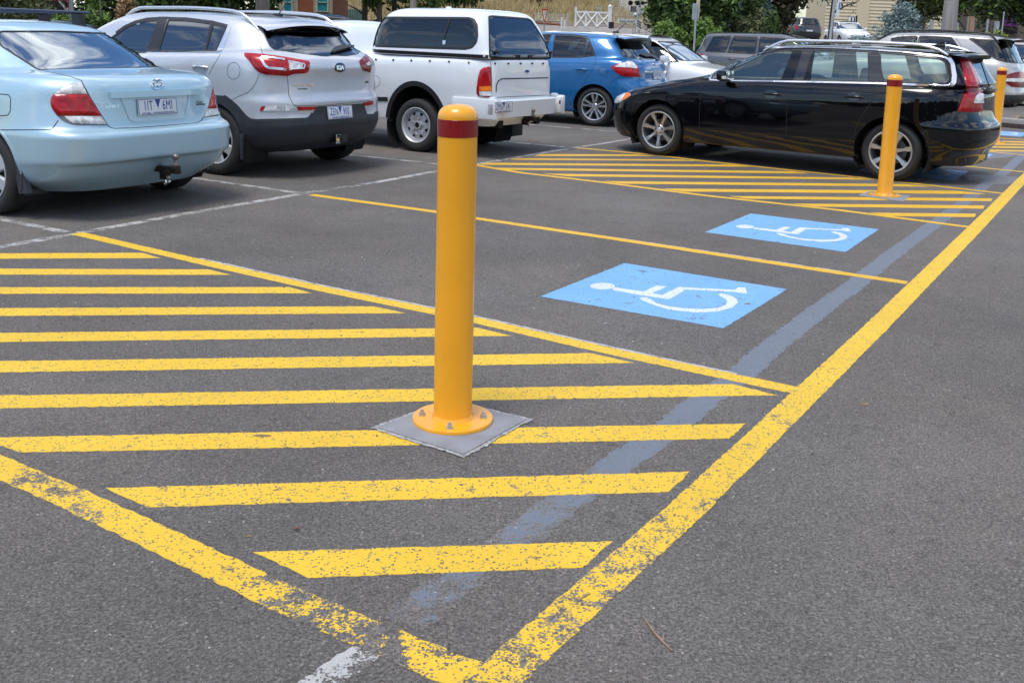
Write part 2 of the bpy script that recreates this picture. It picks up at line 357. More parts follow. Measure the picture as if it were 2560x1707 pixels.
# accessible-bay symbols: blue square + white wheelchair figure
def z3(x, y): return (1300+x/2.94, 300+y/2.94)
B1c = [gnd(*p) for p in ((1561.9,658.2),(1967.3,723.5),(1808.5,820.4),(1351.7,741.2))]
e1 = B1c[1]-B1c[0]; e2 = B1c[3]-B1c[0]; det = e1.x*e2.y-e1.y*e2.x
def uv(px, py):
    d = gnd(px, py)-B1c[0]; return ((d.x*e2.y-d.y*e2.x)/det, (e1.x*d.y-e1.y*d.x)/det)
FIG_HEAD = [uv(*z3(607+92*math.cos(a), 1222+24*math.sin(a))) for a in np.linspace(0, 2*math.pi, 22, endpoint=False)]
FIG_BODY = [uv(*z3(*p)) for p in ((690,1232),(720,1235),(905,1262),(1005,1218),(1080,1225),(968,1273),(1045,1288),(1165,1228),(1190,1229),(1220,1232),(1585,1250),(1600,1231),(1655,1232),(1668,1277),(1600,1270),(1590,1265),(1245,1248),(1215,1249),(1105,1315),(1085,1318),(860,1283),(680,1250))]
FIG_WHEEL = [uv(*z3(*p)) for p in ((880,1312),(905,1330),(1010,1370),(1120,1398),(1300,1416),(1450,1408),(1560,1380),(1600,1345),(1592,1315),(1545,1290),(1490,1277),(1455,1284),(1465,1293),(1510,1315),(1525,1338),(1508,1362),(1450,1382),(1340,1391),(1200,1385),(1080,1368),(1000,1345),(958,1318),(930,1305),(888,1305))]
def symbol(c, faded=0):
    o = bpy.data.objects.new('parking_symbol', None); link(o); o['kind'] = 'structure'
    quad_mark('symbol_square', c, m_blue, z=.0022, world=True, wear=lambda p: faded).parent = o
    for nm, f in (('figure_head', FIG_HEAD), ('figure_body', FIG_BODY), ('figure_wheel', FIG_WHEEL)):
        quad_mark(nm, [c[0]+(c[1]-c[0])*u+(c[3]-c[0])*v for u, v in f], m_sym, z=.0028, rag=.002, world=True, wear=lambda p: .02+faded*1.5).parent = o
symbol(B1c)
symbol([gnd(*p) for p in ((1877.3,534),(2197,573.8),(2113.7,630),(1763.4,580.6))])
for tr, br, fd in (((2420.5,428.6),(2387.6,451.4),.03), ((2482,386),(2457,403.8),.0), ((2578,333),(2553,341.5),.02)):
    tr, br = gnd(*tr), gnd(*br); n = (tr-br).normalized()*(e2.length); br = tr-n
    symbol([tr-e1, tr, br, br-e1], fd)

# loose grit and small dark smudges on the surface
r = np.random.default_rng(11); V = []; F = []
for i in range(1500):
    y = 1.9+5*r.uniform(0, 1)**1.7; x = r.uniform(-.62, .62)*y*1.1; a = r.uniform(0, 6.28); q = r.uniform(.0012, .0038)*(1+.15*y); b0 = len(V)
    for k in range(4): V.append((x+q*math.cos(a+k*1.57)*r.uniform(.6, 1.2), y+q*math.sin(a+k*1.57)*r.uniform(.6, 1.2), .001))
    V.append((x, y, .001+q*r.uniform(.5, 1.1))); F += [(b0+k, b0+(k+1) % 4, b0+4) for k in range(4)]
m_grit, t, b = new_mat('loose_grit'); g = t.nodes.new('ShaderNodeNewGeometry'); rp_ = t.nodes.new('ShaderNodeValToRGB'); rp_.color_ramp.elements[0].color = (.035, .033, .032, 1); rp_.color_ramp.elements[1].color = (.42, .39, .36, 1); rp_.color_ramp.elements[1].position = .95
e = rp_.color_ramp.elements.new(.6); e.color = (.13, .115, .10, 1)
t.links.new(g.outputs['Random Per Island'], rp_.inputs['Fac']); t.links.new(rp_.outputs['Color'], b.inputs['Base Color'])
o = mesh('loose_grit', V, F, m_grit); o['kind'] = 'stuff'; o['label'] = 'scattered grit on the near asphalt'; o['category'] = 'grit'
m_tar = paint('tar_smudge', (.30, .20, .04), .44, alpha=.55)
for (px, py, a_, b_) in ((655, 1090, .035, .012), (1165, 1146, .006, .004), (620, 1340, .010, .006), (1870, 760, .02, .015), (2160, 1010, .02, .012)):
    c = gnd(px, py); quad_mark('surface_smudge', [(c.x+a_*math.cos(t_), c.y+b_*math.sin(t_), 0) for t_ in np.linspace(0, 6.28, 12, endpoint=False)], m_tar, z=.0036, world=True, rag=.004)
# ------------------------------------------------------------------ bollards
m_byel = pbr('bollard_enamel', (.82, .36, .014), rough=.26, coat=.3, coatr=.12, noise=.05, nscale=5)
m_red = pbr('red_reflective_band', (.22, .002, .004), rough=.3, coat=.25, noise=.22, nscale=26, stretch=(3, 3, .35))
m_pad = pbr('smooth_concrete', (.225, .23, .25), rough=.8, noise=.16, nscale=9, bump=.25, bscale=60)
m_grout = pbr('rough_mortar', (.34, .34, .34), rough=.9, noise=.5, nscale=60, bump=.8, bscale=120)
m_bolt = pbr('zinc_bolt', (.62, .60, .55), rough=.3, metal=.9)
def bollard(px, py, ht, r, label, rot):
    g = gnd(px, py); T = thing('bollard', label, 'bollard', g, rot, 'yellow bollards along the bays')
    b = MB(); b.lathe([(0,.002),(r+.078,.002),(r+.078,.0125),(r+.0765,.0145),(r+.05,.0150),(r+.02,.0152),(0,.0152)], 48); b.build('base_plate', m_byel, T)
    b = MB(); b.lathe([(r+.008,.0152),(r+.006,.020),(r+.002,.024),(r,.030),(r,ht-.088),(r,ht-.048)]+[(r*math.cos(a)**.7, ht-.046+.046*math.sin(a)) for a in np.linspace(0.02,math.pi/2,12)], 48); b.build('post', m_byel, T)
    b = MB(); b.lathe([(r+.0002,ht-.113),(r+.0016,ht-.112),(r+.0016,ht-.053),(r+.0002,ht-.052)], 48); b.build('reflective_band', m_red, T)
    for k in range(4):
        a = k*math.pi/2+R_(-92)-rot; x, y = (r+.043)*math.cos(a), (r+.043)*math.sin(a); b = MB()
        b.lathe([(0,.0152),(.0145,.0152),(.0145,.0172),(0,.0172)], 16, c=(x,y,0))
        b.lathe([(.0110,.0172),(.0110,.0262),(.0100,.0275),(0,.0275)], 6, c=(x,y,0), smooth=False)
        b.lathe([(.0066,.0275),(.0066,.0345),(.0055,.0375),(.003,.039),(0,.0395)], 12, c=(x,y,0)); b.build('bolt', m_bolt, T)
    T.rotation_euler = (0, 0, rot)
    return T
def pad(px4):
    c = [gnd(*p) for p in px4]; m = sum(c, Vector())/4; inner = []
    for i in range(4): inner += dens(c[i], c[(i+1)%4], .012)
    n = len(inner); ph = [random.uniform(0, 6) for _ in range(5)]
    wob = [sum(math.sin(i/n*6.283*f+ph[k])/(1+k*.6) for k, f in enumerate((5, 11, 19, 31, 47)))*.3 for i in range(n)]
    def rg(f, z, a=0, j=0): return [Vector((*(m+(p-m)*(f+a*w_)).xy, z))+Vector((jit(j), jit(j), 0)) for p, w_ in zip(inner, wob)]
    T = thing('concrete_pad', 'square of smooth grey concrete under the '+('nearest' if px4[0][0] < 1500 else 'second')+' yellow bollard', 'concrete pad')
    R0 = rg(.945, .0052, .004); mesh('slab', R0, geometry.tessellate_polygon([R0]), m_pad, T)
    def band(nm, A_, B_, mat): mesh(nm, A_+B_, [(i, (i+1)%n, n+(i+1)%n, n+i) for i in range(n)], mat, T)
    R1 = rg(.957, .0040, .008, .001); band('joint', R0, R1, m_joint)
    R2 = rg(1.0, .0050, .012, .003); R3 = rg(1.03, .0035, .035, .005); band('mortar_edge', R1+[], R2, m_grout); band('mortar_edge', R2, R3, m_grout)
    return T
m_joint = pbr('dirty_joint', (.075, .055, .04), rough=.95, noise=.4, nscale=60)
pad([(930,1071),(1160,1143),(1326,1050),(1122,1000)])
pad([(2148,469),(2261,503),(2273,491),(2172,479)][:0] or [(2146,490),(2257,505),(2273,490),(2174,479)])
g1 = gnd(1131.6,1054.6)
for o in (bollard(1131.6, 1052, 1.165, .0705, 'nearest and largest yellow bollard with dark red band, bolted to a square grey pad', R_(0)),
          bollard(2211, 489.5, 1.16, .0705, 'yellow bollard with red band standing in front of the black wagon rear wheel', R_(20)),
          bollard(2486, 357, 1.165, .0705, 'farthest yellow bollard, partly hidden behind the tail of the black wagon', R_(40))): o.location.z = .0034 if o.location.y < 13 else 0
g_ = [o for o in bpy.data.objects if o.name == 'bollard'][0]; g_.rotation_euler = (0, -.0072, 0)
# litter on the asphalt
m_twig = pbr('dry_twig', (.30, .19, .13), rough=.8, noise=.3, nscale=40)
def twig(name, pts, r, label):
    b = MB(); b.tube([gnd(*p, z=.004) for p in pts], r, 6); o = b.build(name, m_twig); return o
t_ = twig('twig', [(1608,1540),(1622,1560),(1640,1585),(1660,1606),(1681,1626)], [.0012,.0022,.003,.0028,.0016], '')
b = MB(); b.tube([gnd(1657,1600,.004), gnd(1660,1580,.009)], .0014, 5)
c_ = b.build('side_shoot', m_twig, t_); tag(t_, 'thin dry forked twig lying on the bare asphalt at lower right', 'twig')
b = MB()
t2 = twig('twig', [(1446,1502),(1458,1490),(1476,1482)], [.001,.002,.0012], ''); tag(t2, 'short pale twig lying across the worn yellow edge line', 'twig')
t3 = twig('twig', [(1322,351),(1340,354),(1350,353)], [.006,.009,.004], ''); tag(t3, 'small brown twig on the asphalt behind the white canopy truck', 'twig')
# ------------------------------------------------------------------ car materials
def carpaint(name, col, metal=.25, rough=.38, coat=1.0, dirt=.05, spec=.4):
    m, t, b = new_mat(name); b.inputs['Specular IOR Level'].default_value = spec; n = t.nodes; l = t.links.new
    b.inputs['Metallic'].default_value = metal; b.inputs['Roughness'].default_value = rough
    b.inputs['Coat Weight'].default_value = coat; b.inputs['Coat Roughness'].default_value = .035
    tc = n.new('ShaderNodeTexCoord'); x = n.new('ShaderNodeTexNoise'); x.inputs['Scale'].default_value = 2.5; x.inputs['Detail'].default_value = 6; l(tc.outputs['Object'], x.inputs['Vector'])
    r = n.new('ShaderNodeMapRange'); r.inputs['From Min'].default_value = .3; r.inputs['From Max'].default_value = .7; r.inputs['To Min'].default_value = 1-dirt; r.inputs['To Max'].default_value = 1+dirt*.5; l(x.outputs['Fac'], r.inputs['Value'])
    v = n.new('ShaderNodeVectorMath'); v.operation = 'SCALE'; v.inputs[0].default_value = col; l(r.outputs['Result'], v.inputs['Scale'])
    # road dirt near the sills (height above the ground)
    sx = n.new('ShaderNodeSeparateXYZ'); l(tc.outputs['Object'], sx.inputs['Vector'])
    h = n.new('ShaderNodeMapRange'); h.inputs['From Min'].default_value = .42; h.inputs['From Max'].default_value = .2; h.inputs['To Min'].default_value = 0; h.inputs['To Max'].default_value = .35; l(sx.outputs['Z'], h.inputs['Value'])
    mm = n.new('ShaderNodeMath'); mm.operation = 'MULTIPLY'; l(h.outputs['Result'], mm.inputs[0]); l(x.outputs['Fac'], mm.inputs[1])
    d = n.new('ShaderNodeMix'); d.data_type = 'RGBA'; l(mm.outputs[0], d.inputs['Factor']); l(v.outputs['Vector'], d.inputs['A']); d.inputs['B'].default_value = (.16, .13, .10, 1)
    bf = n.new('ShaderNodeNewGeometry'); inn = n.new('ShaderNodeBsdfDiffuse'); inn.inputs['Color'].default_value = (.035, .035, .037, 1)
    ms = n.new('ShaderNodeMixShader'); l(bf.outputs['Backfacing'], ms.inputs['Fac']); l(b.outputs['BSDF'], ms.inputs[1]); l(inn.outputs['BSDF'], ms.inputs[2])
    l(d.outputs['Result'], b.inputs['Base Color']); l(ms.outputs['Shader'], n['Material Output'].inputs['Surface'])
    return m
def glassmat(name, tint, refl=(1, 1, 1), ior=1.55, boost=0.0):
    m, t, b = new_mat(name); n = t.nodes; l = t.links.new; n.remove(b)
    tr = n.new('ShaderNodeBsdfTransparent'); tr.inputs['Color'].default_value = (*tint, 1)
    gl = n.new('ShaderNodeBsdfGlossy'); gl.inputs['Color'].default_value = (*refl, 1); gl.inputs['Roughness'].default_value = .01
    fr = n.new('ShaderNodeFresnel'); fr.inputs['IOR'].default_value = ior
    ad = n.new('ShaderNodeMath'); ad.operation = 'ADD'; ad.use_clamp = True; l(fr.outputs['Fac'], ad.inputs[0]); ad.inputs[1].default_value = boost
    ms = n.new('ShaderNodeMixShader'); l(ad.outputs[0], ms.inputs['Fac']); l(tr.outputs['BSDF'], ms.inputs[1]); l(gl.outputs['BSDF'], ms.inputs[2])
    l(ms.outputs['Shader'], n['Material Output'].inputs['Surface']); return m
def lampmat(name, col, col2=None, sc=26, rough=.06, metal=0.0):
    """coloured lens with a faceted reflector pattern behind it"""
    m, t, b = new_mat(name); n = t.nodes; l = t.links.new
    tc = n.new('ShaderNodeTexCoord'); v = n.new('ShaderNodeTexVoronoi'); v.inputs['Scale'].default_value = sc; l(tc.outputs['Object'], v.inputs['Vector'])
    s = n.new('ShaderNodeSeparateColor'); l(v.outputs['Color'], s.inputs['Color'])
    x = n.new('ShaderNodeMix'); x.data_type = 'RGBA'; l(s.outputs[0], x.inputs['Factor']); x.inputs['A'].default_value = (*col, 1); x.inputs['B'].default_value = (*(col2 or [c*1.6 for c in col]), 1)
    l(x.outputs['Result'], b.inputs['Base Color']); b.inputs['Roughness'].default_value = .25; b.inputs['Metallic'].default_value = metal
    b.inputs['Coat Weight'].default_value = .45; b.inputs['Coat Roughness'].default_value = rough; b.inputs['Specular IOR Level'].default_value = .3
    return m
M_TYRE = pbr('tyre_rubber', (.022, .022, .022), rough=.75, noise=.25, nscale=30, bump=.3, bscale=150)
M_ALLOY = pbr('alloy', (.55, .56, .57), rough=.28, metal=.85, noise=.06)
M_ALLOYD = pbr('dark_alloy', (.16, .16, .17), rough=.45, metal=.6)  # darker grey metal for discs, lamp housings, nuts and exhaust
M_STEEL = pbr('silver_steel_rim', (.50, .51, .53), rough=.42, metal=.45, noise=.06)
M_CAP = pbr('silver_plastic_cap', (.50, .52, .55), rough=.35, metal=.3)
M_BLK = pbr('black_trim', (.016, .017, .019), rough=.45, noise=.1)
M_GLBLK = pbr('gloss_black', (.006, .006, .008), rough=.12, coat=1)
M_CLAD = pbr('grey_cladding', (.028, .033, .041), rough=.55, noise=.12, nscale=12, bump=.12, bscale=300)
M_SEAM = pbr('panel_gap', (.012, .012, .014), rough=.8)
M_SEAML = pbr('soft_panel_gap', (.10, .105, .115), rough=.8)
M_CHR = pbr('chrome', (.78, .79, .80), rough=.08, metal=1)
M_SATIN = pbr('satin_aluminium', (.72, .73, .75), rough=.25, metal=.85)
M_UNDER = pbr('dark_underbody', (.008, .008, .008), rough=.9)
M_SEAT = pbr('grey_seat_cloth', (.10, .105, .11), rough=.9, noise=.2)
M_SEATD = pbr('dark_seat_leather', (.045, .047, .05), rough=.6)
M_LRED = lampmat('red_lens', (.26, .001, .004), (.46, .006, .010)); M_LREDD = lampmat('dark_red_lens', (.12, .002, .004), (.22, .003, .006))
M_LCLR = lampmat('clear_lens', (.42, .43, .42), (.85, .86, .86), 34); M_LAMB = lampmat('amber_lens', (.75, .16, .01), (.9, .25, .02))
M_PLATE = pbr('plate_white', (.66, .68, .70), rough=.4); M_PBLUE = pbr('plate_blue', (.02, .05, .24), rough=.4)
M_RUST = pbr('greasy_steel', (.025, .02, .017), rough=.5, metal=.5, noise=.4, nscale=40)
M_BALL = pbr('worn_ball', (.22, .19, .17), rough=.35, metal=.8)
G_CLEAR = glassmat('greenish_glass', (.74, .88, .83), ior=1.5, boost=.04)
G_PALE = glassmat('pale_reflective_glass', (.76, .88, .84), (.86, 1, .97), ior=1.5, boost=.09)
G_TINT = glassmat('privacy_glass', (.045, .055, .07), ior=1.5, boost=.03)
G_DARK = glassmat('dark_tinted_glass', (.02, .025, .04), (.82, .9, 1), ior=1.55, boost=.10)
G_REAR = glassmat('reflective_rear_glass', (.42, .50, .56), (.85, .93, 1), ior=1.9, boost=.30)

# ------------------------------------------------------------------ car builder
def pchip(Y, t):
    """monotone cubic through rows Y (n x k) at integer knots, evaluated at t"""
    Y = np.asarray(Y, float); n = len(Y); d = np.diff(Y, axis=0); m = np.zeros_like(Y)
    a, b = d[:-1], d[1:]; ok = a*b > 0
    with np.errstate(divide='ignore', invalid='ignore'):
        m[1:-1] = np.where(ok, 2*a*b/(a+b), 0)
    m[0] = d[0]; m[-1] = d[-1]
    i = np.clip(np.floor(t).astype(int), 0, n-2); u = (t-i)[:, None]
    h00 = 2*u**3-3*u**2+1; h10 = u**3-2*u**2+u; h01 = -2*u**3+3*u**2; h11 = u**3-u**2
    return h00*Y[i]+h10*m[i]+h01*Y[i+1]+h11*m[i+1]
def rnd(poly, r, k=4):
    """round the corners of a polygon; r number or list"""
    o = []; n = len(poly)
    for i in range(n):
        p = np.array(poly[i], float); a = np.array(poly[i-1], float); b = np.array(poly[(i+1) % n], float)
        ri = r[i] if hasattr(r, '__len__') else r
        if ri <= 0: o.append(tuple(p)); continue
        la, lb = np.linalg.norm(a-p), np.linalg.norm(b-p); q = min(ri, la*.45, lb*.45)
        s, e = p+(a-p)/la*q, p+(b-p)/lb*q
        for j in range(k+1):
            u = j/k; o.append(tuple((1-u)**2*s+2*u*(1-u)*p+u*u*e))
    return o
def pip(px, py, poly):
    """vectorised point in polygon"""
    inside = np.zeros(len(px), bool); n = len(poly)
    for i in range(n):
        x1, y1 = poly[i]; x2, y2 = poly[(i+1) % n]
        c = ((y1 > py) != (y2 > py)); 
        with np.errstate(divide='ignore', invalid='ignore'): xi = (x2-x1)*(py-y1)/((y2-y1) if y2 != y1 else 1e-9)+x1
        inside ^= c & (px < xi)
    return inside
class Car:
    def __init__(s, name, label, x, y, a, cat='car', group='cars parked in the bays'):
        s.T = thing(name, label, cat, (x, y, 0), R_(a), group); s.M = Matrix.Translation((x, y, 0)) @ Matrix.Rotation(R_(a), 4, 'Z')
        s.Mi = s.M.inverted(); s.R3 = s.Mi.to_3x3(); s.co = s.Mi @ cO; s.parts = {}
    # --- surface
    def body(s, rings, mat, xm=1.2, res=.02, name='body', cap=True):
        s.mat = mat; TH = np.linspace(0, math.pi, 1601)
        def outline(R, th):
            xr, xf, w, pr_, qr, pf, qf = R[:7]; c = np.cos(th); sn = np.clip(np.sin(th), 0, 1)
            x = np.where(c > 0, xm_-(xm_-xr)*np.abs(c)**(2/pr_), xm_+(xf-xm_)*np.abs(c)**(2/pf))
            y = np.where(c > 0, w*sn**(2/qr), w*sn**(2/qf)); return x, y
        lens = []
        xm_ = xm
        ref = max(rings, key=lambda r: r[1]-r[0]); x, y = outline(ref, TH)
        L_ = np.concatenate([[0], np.cumsum(np.hypot(np.diff(x), np.diff(y)))]); J = int(L_[-1]/res)
        th = np.interp(np.linspace(0, L_[-1], J+1), L_, TH)
        K = []
        for R in rings:
            x, y = outline(R, th); zx = [q[0] for q in R[7]]; zz = [q[1] for q in R[7]]
            z = np.interp(x, zx, zz)
            kk = 9
            if len(zx) > 1:
                zp = np.concatenate([np.full(kk, z[0]), z, np.full(kk, z[-1])]); z = np.convolve(zp, np.ones(2*kk+1)/(2*kk+1), 'same')[kk:-kk]
            K.append(np.stack([x, y, z], 1))
        K = np.array(K); nl = len(K)
        ts = []
        for i in range(nl-1):
            d = np.median(np.linalg.norm(K[i+1]-K[i], axis=1)); m = max(2, int(math.ceil(d/res))); ts += [i+j/m for j in range(m)]
        ts.append(nl-1-1e-9); ts = np.array(ts)
        G = pchip(K.reshape(nl, -1), ts).reshape(len(ts), J+1, 3)
        G[:, 0, 1] = 0; G[:, -1, 1] = 0
        half = G; mir = G[:, 1:-1][:, ::-1]*np.array([1, -1, 1]); full = np.concatenate([half, mir], 1); nu = full.shape[1]; nv = full.shape[0]
        V = full.reshape(-1, 3)
        i, j = np.meshgrid(np.arange(nv-1), np.arange(nu), indexing='ij'); j2 = (j+1) % nu
        F = np.stack([i*nu+j2, i*nu+j, (i+1)*nu+j, (i+1)*nu+j2], -1).reshape(-1, 4)
        a = V[F[:, 2]]-V[F[:, 0]]; b = V[F[:, 3]]-V[F[:, 1]]; fn = np.cross(a, b)
        vn = np.zeros_like(V)
        for k in range(4): np.add.at(vn, F[:, k], fn)
        vn /= np.maximum(np.linalg.norm(vn, axis=1), 1e-12)[:, None]
        bad = np.linalg.norm(fn, axis=1) < 1e-10; F = F[~bad]; fn = fn[~bad]
        s.V, s.F, s.vn = V, F, vn; s.fn = fn/np.linalg.norm(fn, axis=1)[:, None]; s.fc = V[F].mean(1)
        s.alive = np.ones(len(F), bool); s.lab = np.zeros(len(F), int); s.names = [(name, mat, None)]
        s.bvh = BVHTree.FromPolygons([tuple(v) for v in V], [tuple(int(q) for q in f) for f in F])
        return s
    def projv(s, P):
        M = np.array(s.M); w = P@M[:3, :3].T+M[:3, 3]-np.array(cO); f = w@np.array(cF)
        return PW/2+CF*(w@np.array(cR))/f, PH/2+CS-CF*(w@np.array(cU))/f
    def mask(s, poly, mode='px', mirror=True, y0=None):
        c = s.fc.copy(); n = s.fn.copy()
        if mode == 'px':
            if mirror: f = np.where(c[:, 1] < 0, -1, 1); c[:, 1] *= f; n[:, 1] *= f
            px, py = s.projv(c); m = pip(px, py, poly)
            vis = ((np.array(s.co)-c)*n).sum(1) > 0; return m & vis
        if mode == 'side': m = pip(c[:, 0], c[:, 2], poly) & (np.abs(n[:, 1]) > .35); return m if mirror else m & (c[:, 1] > 0)
        if mode == 'front': return pip(np.abs(c[:, 1]), c[:, 2], poly) & (n[:, 0] > .05)
        if mode == 'rear': return pip(np.abs(c[:, 1]), c[:, 2], poly) & (n[:, 0] < -.05)
        if mode == 'top': return pip(c[:, 0], np.abs(c[:, 1]), poly) & (n[:, 2] > .2)
    def hole(s, *a, **k): s.alive &= ~s.mask(*a, **k)
    def region(s, name, mat, *a, label=None, **k):
        s.names.append((name, mat, label)); m = s.mask(*a, **k); s.lab[m] = len(s.names)-1
    def zregion(s, name, mat, fn):
        s.names.append((name, mat, None)); m = fn(s.fc, s.fn); s.lab[m] = len(s.names)-1
    def emit(s, name, idx, mat, split=False):
        F = s.F[idx]; u, inv = np.unique(F.reshape(-1), return_inverse=True); inv = inv.reshape(-1, 4)
        o = mesh(name, s.V[u].tolist(), inv.tolist(), mat, s.T, smooth=True); me = o.data
        try: me.normals_split_custom_set_from_vertices(s.vn[u].tolist())
        except Exception: pass
        return o
    def finish(s):
        """link body panels; panels that occur on both sides become two objects"""
        for i, (nm, mt, lb) in enumerate(s.names):
            idx = np.where(s.alive & (s.lab == i))[0]
            if len(idx) == 0: continue
            y = s.fc[idx, 1]; n0 = nm.rstrip('!')
            if nm.endswith('!') and (y > 0).any() and (y < 0).any():
                for q in (y > 0, y < 0):
                    o = s.emit(n0, idx[q], mt)
                    if lb: o['label'] = lb
            else:
                o = s.emit(n0, idx, mt)
                if lb: o['label'] = lb
    # --- rays
    def hit(s, p, mode='px'):
        if mode == 'px': o = s.co; d = (s.R3 @ ray(*p)).normalized()
        elif mode == 'side': o = Vector((p[0], 4, p[1])); d = Vector((0, -1, 0))
        elif mode == 'front': o = Vector((8, p[0], p[1])); d = Vector((-1, 0, 0))
        elif mode == 'rear': o = Vector((-8, p[0], p[1])); d = Vector((1, 0, 0))
        elif mode == 'top': o = Vector((p[0], p[1], 5)); d = Vector((0, 0, -1))
        h = s.bvh.ray_cast(o, d)
        if h[0] is None:
            # just off the outline: nearest surface point along the ray
            best = None
            t0 = (Vector((0, 0, .8))-o).dot(d)
            for k in range(-30, 31):
                q = o+d*(t0+k*.1); g = s.bvh.find_nearest(q)
                if g[0] is not None and (best is None or g[3] < best[3]): best = g
            h = best
        n = h[1]
        if n.dot(d) > 0: n = -n
        return h[0], n
    def patch(s, name, poly, mat, off=.004, skirt=.006, step=4, mode='px', mirror=True, parent=None, label=None, dome=0, lift=None):
        P = [Vector((float(a), float(b))) for a, b in poly]; B = []
        for i in range(len(P)):
            a, b = P[i], P[(i+1) % len(P)]; m = max(1, int((b-a).length/step)); B += [a.lerp(b, j/m) for j in range(m)]
        n0 = len(B); xs = [p.x for p in B]; ys = [p.y for p in B]; I = []
        gx = np.arange(min(xs)+step*.5, max(xs), step*1.3); gy = np.arange(min(ys)+step*.5, max(ys), step*1.3)
        if len(gx) and len(gy):
            X, Y = np.meshgrid(gx, gy); X = X.ravel(); Y = Y.ravel(); m = pip(X, Y, [(p.x, p.y) for p in B])
            BB = np.array([[p.x, p.y] for p in B])
            for x, y in zip(X[m], Y[m]):
                if np.min(np.hypot(BB[:, 0]-x, BB[:, 1]-y)) > step*.5: I.append(Vector((x, y)))
        r = geometry.delaunay_2d_cdt(B+I, [(i, (i+1) % n0) for i in range(n0)], [], 1, 1e-5)
        v2, tri = r[0], r[2]; H = [s.hit((p.x, p.y), mode) for p in v2]
        bd = np.array([[p.x, p.y] for p in B]); V = []
        for p, (q, n) in zip(v2, H):
            o_ = off
            if dome: o_ += dome*min(1, float(np.min(np.hypot(bd[:, 0]-p.x, bd[:, 1]-p.y)))/(step*2.5))
            if lift: q = q+Vector(lift)
            V.append(q+n*o_)
        F = [tuple(t) for t in tri]
        # skirt round the rim
        cnt = {}
        for t in F:
            for i in range(len(t)):
                e = (t[i], t[(i+1) % len(t)]); cnt[e] = cnt.get(e, 0)+1
        if skirt:
            low = {}
            for (a, b) in [e for e in cnt if (e[1], e[0]) not in cnt]:
                for q in (a, b):
                    if q not in low: low[q] = len(V); V.append(V[q]-H[q][1]*skirt)
                F.append((b, a, low[a], low[b]))
        outs = []
        for sg in ((1, -1) if mirror else (1,)):
            VV = [Vector((v.x, v.y*sg, v.z)) for v in V]; FF = F if sg == 1 else [tuple(reversed(f)) for f in F]
            o = mesh(name, VV, FF, mat, parent or s.T, smooth=True)
            bm = bmesh.new(); bm.from_mesh(o.data)
            if len(F) and sum(((V[f[1]]-V[f[0]]).cross(V[f[2]]-V[f[0]])).dot(H[f[0]][1]) for f in F[:len(tri)]) < 0: bmesh.ops.reverse_faces(bm, faces=bm.faces[:])
            bm.to_mesh(o.data); bm.free()
            try: o.data.set_sharp_from_angle(angle=R_(50))
            except Exception: pass
            if label: o['label'] = label
            outs.append(o)
        return outs
    def strip(s, name, poly, w, mat, off=.002, closed=False, step=4, mode='px', mirror=True, parent=None, low=.004):
        P = [Vector((float(a), float(b))) for a, b in poly]; B = []; n = len(P)
        for i in range(n if closed else n-1):
            a, b = P[i], P[(i+1) % n]; m = max(1, int((b-a).length/step)); B += [a.lerp(b, j/m) for j in range(m)]
        if not closed: B.append(P[-1])
        H = [s.hit((p.x, p.y), mode) for p in B]; K = len(H); V = []
        for i in range(K):
            a = H[i-1][0] if (closed or i > 0) else H[i][0]; b = H[(i+1) % K][0] if (closed or i < K-1) else H[i][0]
            t = (b-a).normalized(); nn = H[i][1]; sd = t.cross(nn).normalized(); p = H[i][0]
            V += [p+sd*w/2-nn*low, p+sd*w/2+nn*off, p-sd*w/2+nn*off, p-sd*w/2-nn*low]
        F = []
        for i in range(K if closed else K-1):
            j = ((i+1) % K)*4
            for k in range(3): F.append((i*4+k, i*4+k+1, j+k+1, j+k))
        if not closed: F += [(0, 1, 2, 3), tuple((K-1)*4+q for q in (3, 2, 1, 0))]
        outs = []
        for sg in ((1, -1) if mirror else (1,)):
            b_ = MB(); b_.add([Vector((v.x, v.y*sg, v.z)) for v in V], F); outs.append(b_.build(name, mat, parent or s.T))
        return outs
    def seams(s, polys, w=.006, mat=None, mode='px', mirror=True, name='panel_seam'):
        """several gaps joined in one mesh"""
        for p in polys: s.strip(name, p, w, mat or M_SEAM, off=.0012, mode=mode, mirror=mirror, low=.002)
    def window(s, poly, glass, frame=.022, fmat=None, mode='px', mirror=True, sunk=.003, name='window', step=5):
        s.hole(poly, mode=mode, mirror=mirror)
        g = s.patch(name, poly, glass, off=-sunk, skirt=0, mode=mode, mirror=mirror, step=step)
        if frame:
            f = s.strip('window_seal', poly, frame, fmat or M_BLK, off=.0022, closed=True, mode=mode, mirror=mirror, low=.012, step=step)
            for a, b in zip(f, g): a.parent = b
        return g
